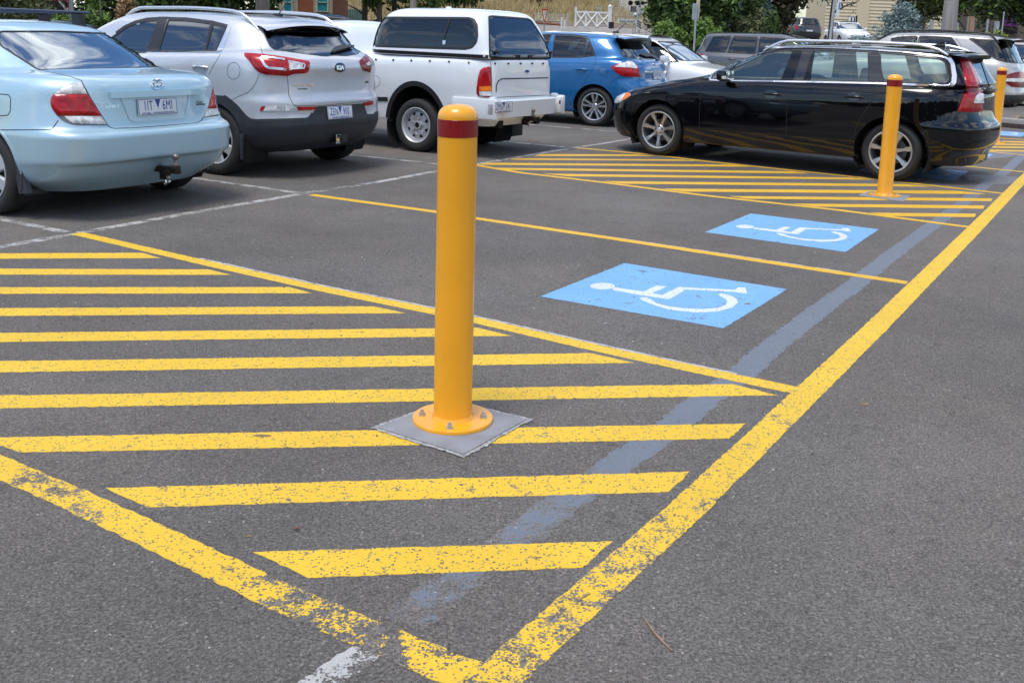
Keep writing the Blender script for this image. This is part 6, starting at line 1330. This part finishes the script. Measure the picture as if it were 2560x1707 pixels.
mb1 = brickmat('orange_brick', (.42, .13, .06), (.33, .09, .045), (.30, .20, .14)); mb2 = brickmat('cream_quoin_brick', (.55, .50, .40), (.50, .44, .34), (.35, .31, .26)); M_TEAL = pbr('teal_blind', (.03, .30, .36), rough=.35, coat=.6, noise=.3, nscale=5)
b = MB(); vbox(b, 690, 831, -120, 31, Yb+.04, 4, zb); child(b.build('wall', mb1, None))
for a_, c_ in ((731, 745), (784, 791), (821, 831), (690, 708)):
    b = MB(); vbox(b, a_, c_, -120, 31, Yb, .05, zb); child(b.build('quoin', mb2, None))
b = MB(); vbox(b, 784, 831, 31, 34, Yb-.01, .05); child(b.build('plinth', mb2, None))
for a_, c_ in ((708, 731), (791, 821)):
    f = MB(); vbox(f, a_, a_+2.6, -70, 30, Yb-.05, .08); vbox(f, c_-2.6, c_, -70, 30, Yb-.05, .08); vbox(f, a_, c_, 28, 31, Yb-.06, .1); vbox(f, a_, c_, 5.5, 8, Yb-.05, .08); o = child(f.build('window', M_WHT, None))
    g_ = MB(); vbox(g_, a_+2.4, c_-2.4, -70, 28.5, Yb-.02, .03); g2 = g_.build('window_pane', M_TEAL, None); g2.parent = o
b = MB(); q_ = aty(760, -130, Yb); b.prism([(-4.6, 0), (4.6, 0), (0, 1.8)], 4.6, (q_.x, Yb-.3, aty(760, -120, Yb).z)); child(b.build('roof', M_GALV, None))
# --- trees between the cottage and the pole, teal fence
for i_, (px, Y, h, rad, low, lb) in enumerate(((912, 40, 7, 1.25, 1.75, 'dark leafy tree just right of the brick cottage'), (948, 39, 7, 1.5, 1.35, 'dark leafy tree above the slope of the white canopy'), (985, 41, 7, 2.0, 1.1, 'dark leafy tree left of the timber pole'))):
    x, y = at(px, Y); tree('leafy_tree', lb, 'tree', x, y, h, rad, 'dark', n=15000, size=.12, trunk=.13, low=low, seed=60+i_, cl=140)
tree('shrub', 'pale green shrub right behind the timber pole', 'shrub', *at(1062, 50), 2.6, .8, 'bright', n=3000, size=.1, trunk=0, low=0, seed=66, cl=40)
Yf = 50; T = thing('fence', 'faded teal corrugated fence under the dark trees', 'fence', (aty(880, 50, Yf).x, Yf, gz(-8, Yf))); M_TF = pbr('faded_teal_sheet', (.20, .33, .31), rough=.6, noise=.2, nscale=4)
b = MB(); a, c_ = aty(845, 22, Yf), aty(914, 22, Yf); n_ = 46; V = []
for i_ in range(n_+1):
    x = a.x+(c_.x-a.x)*i_/n_; yy = Yf+.03*math.sin(i_*math.pi/2); V += [(x, yy, gz(x, Yf)-.1), (x, yy, aty(880, 24, Yf).z)]
b.add(V, [(i_*2, i_*2+2, i_*2+3, i_*2+1) for i_ in range(n_)], True); child(b.build('fence_sheet', M_TF, None))
for px in (845, 868, 891, 914): p = aty(px, 20, Yf); b = MB(); b.box((p.x, Yf+.08, (p.z+.8)/2), (.07, .07, p.z-.8)); child(b.build('fence_post', M_GALV, None))
def post(nm, label, cat, px, py, Y, r, mat, top=None, h=None, base=None, shape='round', rt=None):
    p = aty(px, py, Y); z = gz(p.x, Y) if base is None else base; H = (h or (aty(px, top, Y).z-z)); b = MB()
    if shape == 'round': b.lathe([(r, 0), (rt or r, H), (0, H+.005)], 16)
    else: b.box((0, 0, H/2), (r*2, r*2, H), bev=.01)
    o = b.build(nm, mat, None); o.location = (p.x, Y, z); return tag(o, label, cat)
M_WOOD = pbr('weathered_timber', (.30, .26, .22), rough=.9, noise=.3, nscale=6, stretch=(3, 3, .3))
post('power_pole', 'weathered timber power pole beside the dark trees, above the white canopy', 'pole', 1033, 10, 36, .115, M_WOOD, h=8)
post('power_pole', 'pale concrete power pole above the roof of the silver SUV at right', 'pole', 2373, 60, 27, .215, pbr('pole_concrete', (.30, .28, .26), rough=.9, noise=.2, nscale=5, stretch=(3, 3, .3)), h=9, rt=.10)
# --- railway crossing: gate, signals, signs, fences
Yk = 47; a, c_ = aty(1438, 70, Yk), aty(1524, 71, Yk); T = thing('railway_gate', 'white timber railway gate with crossed braces on the hillside', 'gate', ((a.x+c_.x)/2, Yk, a.z)); zt = aty(1438, 28, Yk).z; W_ = c_.x-a.x; hh = zt-a.z
b = MB(); b.box((a.x, Yk, a.z+hh/2+.05), (.09, .09, hh+.25)); child(b.build('gate_stile', M_WHT, None)); b = MB(); b.box((a.x+W_*.30, Yk, a.z+hh/2-.03), (.09, .09, hh+.1)); child(b.build('gate_stile', M_WHT, None)); b = MB(); b.box((a.x+W_*.62, Yk, a.z+hh/2), (.08, .08, hh)); child(b.build('gate_stile', M_WHT, None))
b = MB(); b.box((c_.x-.02, Yk, a.z+hh/2+.0), (.17, .17, hh+.35)); b.lathe([(.0, .18), (.09, .12), (.11, .05), (.09, 0)], 14, c=(c_.x-.02, Yk, a.z+hh+.17)); child(b.build('gate_post', M_WHT, None)); b = MB(); b.box((c_.x+.06, Yk-.02, a.z+.16), (.24, .2, .30)); child(b.build('post_foot', M_BLK, None))
for f in (0.03, .95): b = MB(); b.box((a.x+W_/2, Yk-.01, a.z+hh*f), (W_, .06, .085)); child(b.build('rail', M_WHT, None))
for f in (.2, .35, .5, .65, .8): b = MB(); b.box((a.x+W_/2, Yk+.03, a.z+hh*f), (W_, .03, .035)); child(b.build('rail', M_WHT, None))
for f0, f1 in ((0, .30), (.30, .62), (.62, 1)):
    x0_, x1_ = a.x+W_*f0, a.x+W_*f1
    for z0_, z1_ in ((a.z+.05, zt-.05), (zt-.05, a.z+.05)): b = MB(); b.tube([(x0_, Yk-.035, z0_), (x1_, Yk-.035, z1_)], .042, 4); child(b.build('brace', M_WHT, None))
def board(T, px0, px1, py0, py1, Y, mat, th=.02, name='sign_panel'):
    b = MB(); vbox(b, px0, px1, py0, py1, Y, th); return child(b.build(name, mat, None))
def flat_text(T, txt, px, py, Y, h, mat, sx=1.0, nm='sign_lettering'):
    p = aty(px, py, Y); M4 = Matrix.Translation((p.x, Y-.004, p.z-h*.35)) @ Matrix.Rotation(R_(90), 4, 'X'); o = text_mesh(nm, txt, h, mat, None, M4, sx=sx, ext=.002); return child(o)
M_SWH = pbr('sign_white', (.66, .67, .67), rough=.4); M_SRED = pbr('sign_red', (.50, .02, .02), rough=.4)
Yg2 = 40; T = thing('give_way_sign', 'red and white inverted triangle give way sign on a grey pole', 'road sign', (aty(1361, 60, Yg2).x, Yg2, gz(1, Yg2)))
def tri(y_, sc, mat, nm):
    P = [aty(1361.5+(q[0]-1361.5)*sc, 36+(q[1]-36)*sc, Yg2) for q in ((1354, 23.5), (1369.5, 23.5), (1361.5, 61))]; b = MB(); b.prism([(p.x, p.z) for p in P], .012, (0, y_, 0)); return child(b.build(nm, mat, None))
tri(Yg2-.02, 1, M_SRED, 'sign_panel'); tri(Yg2-.035, .66, M_SWH, 'sign_face'); b = MB(); p = aty(1360, 80, Yg2); b.tube([(p.x, Yg2+.03, gz(p.x, Yg2)), (p.x, Yg2+.03, aty(1360, 26, Yg2).z)], .03, 8); child(b.build('pole', M_GALV, None))
flat_text(T, 'GIVE', 1361.5, 31, Yg2-.036, .055, M_BLK, .8); flat_text(T, 'WAY', 1361.5, 37, Yg2-.036, .05, M_BLK, .7)
Ys = 44; T = thing('railway_signal', 'railway crossing signal with three black lamps and a STOP plate', 'signal', (aty(1601, 60, Ys).x, Ys, gz(5, Ys)))
b = MB(); p = aty(1601, 5, Ys); b.tube([(p.x, Ys+.06, gz(p.x, Ys)), (p.x, Ys+.06, p.z+1.4)], .055, 10); child(b.build('mast', M_GALV, None)); b = MB(); vbox(b, 1574, 1611, 6.5, 8.5, Ys+.03, .04); child(b.build('cross_arm', M_GALV, None))
for px, r_ in ((1576, .105), (1594, .105), (1607, .085)):
    p = aty(px, 8.5, Ys); b = MB(); b.lathe([(0, .0), (r_, .0), (r_, .02), (0, .02)], 24, axis='y', c=(p.x, Ys-.03, p.z)); b.lathe([(r_*.62, -.12), (r_*.66, 0)], 18, axis='y', c=(p.x, Ys-.03, p.z), a0=-.3, a1=3.44); o = child(b.build('lamp_board', M_BLK, None))
    b = MB(); b.lathe([(0, -.015), (r_*.45, -.01), (r_*.5, 0)], 18, axis='y', c=(p.x, Ys-.031, p.z)); l_ = b.build('lamp_lens', pbr('unlit_red_lens', (.08, .006, .006), rough=.2, coat=.6), None); l_.parent = o
board(T, 1577, 1590.5, 15.5, 31, Ys-.02, M_BLK)
for i_, t_ in enumerate(('STOP', 'ON RED', 'SIGNAL')): flat_text(T, t_, 1583.7, 18.6+i_*5.0, Ys-.021, .085-.022*(i_ > 0), M_SWH, .85)
board(T, 1595, 1608.5, 19.5, 35, Ys-.02, M_SWH)
for i_, t_ in enumerate(('KEEP', 'TRACKS', 'CLEAR')): flat_text(T, t_, 1601.8, 23+i_*4.6, Ys-.021, .055, M_BLK, .8)
p = aty(1589, 39, Ys); b = MB(); b.lathe([(0, .13), (.10, .10), (.15, .02), (.15, 0), (.05, -.02), (.05, -.1)], 18, c=(p.x, Ys+.05, p.z)); child(b.build('bell', M_GALV, None))
T = thing('railway_sign', 'white RAILWAY sign with black diagonal stripes above the blue hatchback aerial', 'sign', (aty(1575, 60, Ys-1).x, Ys-1, gz(5, Ys-1)))
Yr = Ys-1; board(T, 1544, 1603, 47.5, 60, Yr, M_SWH); board(T, 1591.5, 1603.5, 60.2, 74.5, Yr, M_SWH); flat_text(T, 'RAILWAY', 1568.5, 54.2, Yr-.002, .165, M_BLK, .93)
for i_ in range(4):
    P = [aty(*q, Yr) for q in ((1592.5, 49+i_*6.4), (1592.5, 52.4+i_*6.4), (1602.8, 60.4+i_*6.4), (1602.8, 57+i_*6.4))]
    P = [p for p in P if p.z > aty(1600, 74.5, Yr).z-.02]
    if len(P) == 4: b = MB(); b.prism([(p.x, p.z) for p in P], .006, (0, Yr-.008, 0)); child(b.build('stripe', M_BLK, None))
for px in (1584, 1590): p = aty(px, 50, Yr); b = MB(); b.tube([(p.x, Yr+.05, gz(p.x, Yr)), (p.x, Yr+.05, p.z)], .02, 8); child(b.build('leg', M_GALV, None))
def meshfence(label, px0, px1, py0, Y, step=14, wires=8):
    T = thing('chain_fence', label, 'fence', (aty((px0+px1)/2, 60, Y).x, Y, gz(aty(px0, 60, Y).x, Y)))
    for px in np.arange(px0, px1+1, step): p = aty(float(px), py0, Y); b = MB(); z = gz(p.x, Y); b.tube([(p.x, Y, z), (p.x, Y, p.z)], .022, 6); o = b.build('fence_post', M_GALV, None); o.parent = T; o.matrix_parent_inverse = Matrix.Translation(T.location).inverted()
    b = MB(); a, c_ = aty(px0, py0, Y), aty(px1, py0, Y); zt, z0 = a.z-.03, gz(a.x, Y)+.02
    for i_ in range(wires+1): z = z0+(zt-z0)*i_/wires; b.tube([(a.x, Y, z), (c_.x, Y, z)], .006, 4)
    n_ = int((c_.x-a.x)/.16)
    for i_ in range(n_): x = a.x+(c_.x-a.x)*i_/n_; b.tube([(x, Y, z0), (x+.1, Y, zt)], .005, 4)
    o = b.build('wire_mesh', M_GALV, None); o.parent = T; o.matrix_parent_inverse = Matrix.Translation(T.location).inverted()
meshfence('low wire mesh fence behind the give way sign', 1338, 1424, 33, 52, 21); meshfence('tall wire mesh fence in front of the cream shed', 1525, 1660, -6, 58, 24, 12); meshfence('short wire mesh panel right of the RAILWAY sign', 1616, 1646, 62, 42, 30, 5)
T = thing('rusty_rail', 'rusty steel rail lying along the foot of the dry grass bank', 'rail', (aty(1370, 60, 46).x, 46, gz(1.6, 46))); b = MB(); p, q = aty(1336, 57, 46), aty(1406, 63, 46); b.tube([p, q], .055, 6); child(b.build('rail_bar', pbr('rust', (.24, .08, .035), rough=.9, noise=.3), None))
for px, t_, lb in ((1404, 45, 'taller white marker post beside the white railway gate'), (1412, 51, 'shorter white marker post beside the white railway gate')): post('marker_post', lb, 'post', px, 60, 45, .04, M_WHT, top=t_)
T = thing('notice_board', 'small pale grey notice plate on a stake behind the railway gate', 'sign', (aty(1496, 25, 56).x, 56, gz(4.5, 56))); board(T, 1490, 1501, 18.5, 24, 56, M_GALV); b = MB(); p = aty(1497, 24, 56); b.tube([(p.x, 56.03, gz(p.x, 56)), (p.x, 56.03, p.z)], .02, 6); child(b.build('stake', M_GALV, None))
def weatherboards(T, x0, x1, z0, z1, Y, mat, pitch=.17, nm='wall', depth=5):
    b = MB(); b.box(((x0+x1)/2, Y+depth/2+.05, (z0+z1)/2), (x1-x0, depth, z1-z0)); z = z0
    while z < z1: b.prism([(.02, z), (-.06, z), (-.002, z+pitch*.97), (.02, z+pitch*.97)], x1-x0, (x0, Y+.05, 0), (0, 1, 0), (0, 0, 1), (1, 0, 0)); z += pitch
    return child(b.build(nm, mat, None))
Yc = 72; a, c_ = aty(1566, 36, Yc), aty(1668, 36, Yc); T = thing('shed', 'pale cream shed behind the wire fence and railway signal', 'shed', ((a.x+c_.x)/2, Yc, gz(a.x, Yc))); b = MB(); b.box(((a.x+c_.x)/2, Yc+3, a.z+2), (c_.x-a.x, 6, 6)); child(b.build('wall', pbr('pale_sheet_wall', (.58, .52, .42), rough=.7, noise=.05), None)); b = MB(); b.box(((a.x+c_.x)/2, Yc+3, a.z+5.1), (c_.x-a.x+.5, 6.6, .2)); child(b.build('roof', M_GALV, None))
# --- conifers and shrubs in the middle right
for i_, (px, Y, h, rad, kd, sh, low, sz, lb) in enumerate(((1690, 34, 6.5, 1.15, 'conifer', 'ball', .2, .10, 'dark green conifer with a bright fringe, right of the railway signals'), (1745, 33, 6.0, 1.1, 'conifer', 'ball', .2, .10, 'dark green conifer behind the grey sign back'), (1840, 35, 5.5, 1.0, 'blue', 'ball', .2, .10, 'blue-grey leafy tree above the dark people carrier'), (1905, 38, 6, 1.2, 'mauve', 'ball', .4, .12, 'reddish brown leafy tree behind the charcoal wagon'), (1962, 40, 6, 1.1, 'mauve', 'ball', 1.75, .12, 'brownish tree just left of the drooping blue conifer'), (2079, 42, 6.2, 1.5, 'blue', 'ball', 2.25, .12, 'drooping blue-green conifer above the charcoal wagon'))):
    x, y = at(px, Y); tree('conifer' if kd != 'mauve' else 'leafy_tree', lb, 'tree', x, y, h, rad, kd, n=15000, size=sz, trunk=.12, shape=sh, low=low, seed=80+i_, cl=150, mix='bright' if kd == 'conifer' else 'olive' if kd == 'mauve' else 'conifer')
for i_, (px, Y, h, rad, kd, lb) in enumerate(((1672, 30, 1.85, .55, 'bright', 'bright green shrub at the foot of the conifer left of the grey sign'), (1765, 30, 1.95, .5, 'bright', 'bright green shrub right of the grey sign pole'), (1885, 33, 2.2, .65, 'olive', 'low rounded green shrub behind the grey people carrier'), (1880, 34, 2.4, .8, 'conifer', 'dark low shrub behind the people carrier roof'), (1918, 36, 2.2, .42, 'conifer', 'dark low shrub left of the charcoal wagon'))):
    x, y = at(px, Y); tree('shrub', lb, 'shrub', x, y, h, rad, kd, n=6500, size=.07, trunk=0, low=0, seed=100+i_, cl=70)
Yd = 29; T = thing('road_sign', 'back of a grey metal sign on a pole in front of the conifers', 'road sign', (aty(1741, 60, Yd).x, Yd, gz(6, Yd))); board(T, 1732, 1746, 9, 50, Yd, M_GALV, .012); b = MB(); p = aty(1741, 12, Yd); b.tube([(p.x, Yd-.03, gz(p.x, Yd)), (p.x, Yd-.03, p.z)], .03, 8); child(b.build('pole', M_GALV, None))
post('lamp_post', 'tall thin beige pole behind the grey sign back', 'pole', 1746, 5, 31, .055, M_CREAM, h=7)
Yp = 24; T = thing('parking_sign', 'narrow blue and white parking sign on a leaning grey pole', 'road sign', (aty(2080, 90, Yp).x, Yp, gz(8, Yp))); b = MB(); p, q = aty(2089, -20, Yp), aty(2074, 110, Yp); d = (q-p); e = p+d*((gz(8, Yp)-p.z)/d.z); b.tube([p, e], .034, 10); child(b.build('pole', M_GALV, None))
b = MB(); P = [aty(*q, Yp) for q in ((2096, -20), (2104, -20), (2095, 46), (2088, 42))]; b.prism([(p.x, p.z) for p in P], .012, (0, Yp-.045, 0)); child(b.build('sign_panel', M_SWH, None)); b = MB(); P = [aty(*q, Yp) for q in ((2096.5, 8), (2099.5, 8), (2097, 24), (2094, 24))]; b.prism([(p.x, p.z) for p in P], .004, (0, Yp-.050, 0)); child(b.build('blue_symbol', pbr('sign_blue', (.03, .18, .55), rough=.4), None))
# --- cream weatherboard building
Yw = 74; x0_, x1_ = aty(2062, 60, Yw).x, aty(2420, 60, Yw).x; zb = gz(22, 70); T = thing('weatherboard_house', 'cream weatherboard building with a small white window behind the blue spruce', 'building', (24, Yw, zb))
weatherboards(T, x0_, x1_, zb-.5, zb+7, Yw, M_CREAM, pitch=.24)
b = MB(); vbox(b, 2157, 2167, -160, 100, Yw-.06, .12, zb-.4); child(b.build('corner_board', M_CREAM, None)); b = MB(); vbox(b, 2147, 2156.5, 26, 30.5, Yw-.05, .1); child(b.build('vent', M_BLK, None))
b = MB(); vbox(b, 2123, 2142, 40, 43, Yw-.06, .12); vbox(b, 2123, 2126, 40, 62, Yw-.06, .12); vbox(b, 2139, 2142, 40, 62, Yw-.06, .12); vbox(b, 2131.5, 2133.5, 40, 62, Yw-.06, .12); o = child(b.build('window', M_WHT, None)); b = MB(); vbox(b, 2126, 2139, 43, 62, Yw-.02, .05); o2 = b.build('window_pane', M_GLBLK, None); o2.parent = o
b = MB(); b.box(((x0_+x1_)/2, Yw+2.5, zb+7.2), (x1_-x0_+.8, 6, .3)); child(b.build('roof', M_GALV, None))
# blue spruce in front: layered sprays
def spruce(label, px, Y, h, rad, seed, n=16000, lean=0):
    x, y = at(px, Y); z = gz(x, y); T = thing('blue_spruce', label, 'tree', (x, y, z), 0, 'trees and shrubs round the car park'); r = np.random.default_rng(seed); V = []; tb = MB()
    tb.tube([(0, 0, 0), (.05, 0, h*.5), (0, 0, h)], [.07, .05, .015], 8)
    for k_ in range(46):
        t = r.uniform(.05, 1)**.9; a = r.uniform(0, 6.28); L_ = rad*(1.02-t)*r.uniform(.7, 1.15)+.12; zz = h*t; e = np.array([math.cos(a)*L_, math.sin(a)*L_, zz+L_*r.uniform(.1, .55)]); s0 = np.array([0, 0, zz]); m = n//46
        tb.tube([tuple(s0), tuple((s0+e)/2+np.array([0, 0, -.04])), tuple(e)], [.02, .012, .005], 5)
        q = r.uniform(.12, 1, m)[:, None]; P = s0+(e-s0)*q+r.normal(size=(m, 3))*(.035+.075*(1-np.abs(q-.6)))*np.array([1, 1, .7]); d = (e-s0)/np.linalg.norm(e-s0)+r.normal(size=(m, 3))*.65; d /= np.linalg.norm(d, axis=1)[:, None]; w_ = np.cross(d, r.normal(size=(m, 3))); w_ /= np.linalg.norm(w_, axis=1)[:, None]
        s_ = r.uniform(.03, .07, m)[:, None]; V.append(np.stack([P-d*s_, P+w_*s_*.28, P+d*s_, P-w_*s_*.28], 1).reshape(-1, 3))
    V = np.concatenate(V); N_ = len(V)//4; mesh('crown', V.tolist(), np.arange(N_*4).reshape(-1, 4).tolist(), LF['blue'], T); tb.build('trunk', M_BARK, T)
spruce('pale blue spruce with loose spreading branches in front of the cream building', 2245, 25, 2.35, 1.55, 5, 13000)
spruce('small blue spruce sprig at the bonnet of the far white hatchback', 2160, 25, 1.50, .5, 6, 9000)
# --- trees, stakes and shopfront at the far right
for i_, (px, Y, h, rad, low, lb) in enumerate(((2300, 34, 6.5, 1.0, 1.9, 'leafy green tree left of the concrete pole'), (2425, 33, 6.8, 1.35, 1.95, 'drooping green tree right of the concrete pole'), (2500, 35, 6.8, 1.3, 2.05, 'drooping green tree above the purple shopfront'), (2590, 34, 6.5, 1.4, 1.9, 'drooping green tree cut off by the right edge'))):
    x, y = at(px, Y); tree('leafy_tree', lb, 'tree', x, y, h, rad, 'dark' if i_ else 'olive', n=16000, size=.09, trunk=.09, low=low, seed=120+i_, cl=150, mix='bright', bark=M_BARKG)
for i_, (px, Y, h, lb) in enumerate(((2400, 27, 1.95, 'small yellow-green shrub right of the concrete pole'), (2465, 27, 1.90, 'yellow-green shrub above the silver roof at far right'), (2495, 27, 2.0, 'yellow-green shrub nearest the purple shopfront'))):
    x, y = at(px, Y); tree('shrub', lb, 'shrub', x, y, h, .35, 'yellow', n=2600, size=.06, trunk=0, low=0, seed=140+i_, cl=50)
for px, Y, t_, r_, m_, lb in ((2420, 29, 42, .03, M_WOOD, 'thin timber stake left of the orange trunk'), (2429, 30, 42, .06, pbr('orange_bark', (.36, .20, .11), rough=.9, noise=.3), 'short orange-brown trunk among the shrubs'), (2434.5, 29, 45, .022, M_WOOD, 'thin pale stake right of the orange trunk'), (2394, 28, 58, .03, M_GALV, 'short grey post right of the concrete pole'), (2469, 28, 50, .03, M_GALV, 'grey stake among the yellow-green shrubs'), (2492, 28, 54, .07, M_GALV, 'thick grey post left of the purple shopfront'), (2507, 30, 30, .018, M_GALV, 'thin light post in front of the purple shopfront'), (2329, 28, 52, .05, M_GALV, 'short grey post between the spruce and the concrete pole')): post('stake', lb, 'post', px, 60, Y, r_, m_, top=t_)
Yx = 42; T = thing('shopfront', 'purple fronted shop behind the trees at far right', 'shop', (aty(2525, 60, Yx).x, Yx, gz(18, Yx))); zb = gz(18, Yx)
b = MB(); vbox(b, 2485, 2760, -140, 90, Yx+.1, 4, zb); child(b.build('wall', pbr('brown_render', (.13, .10, .085), rough=.9), None)); board(T, 2509, 2543, 30, 67, Yx, pbr('purple_panel', (.13, .012, .16), rough=.5), .06, 'purple_panel'); b = MB(); vbox(b, 2509, 2543, 68, 84, Yx, .05); child(b.build('shop_window', M_GLBLK, None))
# --- kerbed garden at the right edge
Kx = [gnd(2504, 318), gnd(2640, 331)]; d = (Kx[1]-Kx[0]).normalized(); nn = Vector((-d.y, d.x, 0)); a = Kx[0]-d*.15; L_ = 7
T = thing('kerb', 'pale concrete kerb of the mulched garden at the right edge', 'kerb', a); b = MB(); b.box((L_/2, .13, .085), (L_, .26, .17), bev=.02); o = b.build('kerb_stone', pbr('kerb_concrete', (.33, .31, .285), rough=.85, noise=.15, bump=.3, bscale=50), T); T.rotation_euler.z = math.atan2(d.y, d.x)
b = MB(); b.box((L_/2, -.004, .045), (L_-.1, .006, .08)); b.build('kerb_face_strip', pbr('kerb_dark_brown', (.07, .05, .04), rough=.95, noise=.3), T)  # dark brown strip along the lower front face of the kerb
r = np.random.default_rng(4); n_ = 5200; X_ = r.uniform(.1, L_, n_); Y_ = r.uniform(.25, 3.2, n_); V = []
for x_, y_ in zip(X_, Y_):
    p = a+d*float(x_)+nn*float(y_); an = r.uniform(0, 6.28); l_ = r.uniform(.06, .16); z_ = .15+r.uniform(0, .06); q = Vector((math.cos(an)*l_, math.sin(an)*l_, r.uniform(-.02, .05))); w_ = Vector((-math.sin(an), math.cos(an), 0))*.008; P = Vector((p.x, p.y, z_)); V += [P-q-w_, P-q+w_, P+q+w_, P+q-w_]
o = mesh('straw_mulch', V, np.arange(n_*4).reshape(-1, 4).tolist(), leafmat('straw', (.20, .13, .07), (.50, .38, .22), .9)); o['kind'] = 'stuff'; o['label'] = 'straw mulch on the garden behind the kerb'; o['category'] = 'mulch'
o = mesh('garden_bed', [a+nn*.2+Vector((0, 0, .14)), a+nn*.2+d*L_+Vector((0, 0, .14)), a+nn*3.4+d*L_+Vector((0, 0, .14)), a+nn*3.4+Vector((0, 0, .14))], [(0, 1, 2, 3)], pbr('garden_soil', (.10, .075, .05), rough=.95, noise=.3)); struct(o)

# --- unseen trees added behind the camera to darken reflections in paint and glass
T = None
for i_ in range(2):
    o = leaves('added_treeline', (0, -30-6*i_, 3.6), (70, 3, 4.2), 14000, .9, LF['dark'], None, cl=420, seed=300+i_); o['kind'] = 'stuff'; o['label'] = 'unseen dark trees added behind the camera to darken reflections'; o['category'] = 'trees'

# a few leaves and scraps
for i_, (px, py, an) in enumerate(((1218, 634, .4), (742, 1322, .3), (1240, 480, 1.1))):
    g = gnd(px, py, .003); c_, s_ = math.cos(an)*.014, math.sin(an)*.014; o = mesh('fallen_leaf', [(g.x-c_, g.y-s_, .004), (g.x+s_*.4, g.y-c_*.4, .010), (g.x+c_, g.y+s_, .006), (g.x-s_*.4, g.y+c_*.4, .007)], [(0, 1, 2), (0, 2, 3)], pbr('reddish_leaf', (.25, .08, .04), rough=.7))
    tag(o, ['tiny dry leaf in the bay just right of the nearest bollard shaft', 'tiny reddish leaf between the two shortest yellow stripes', 'tiny dry leaf near the white line right of the nearest bollard top'][i_], 'leaf', 'fallen leaves')
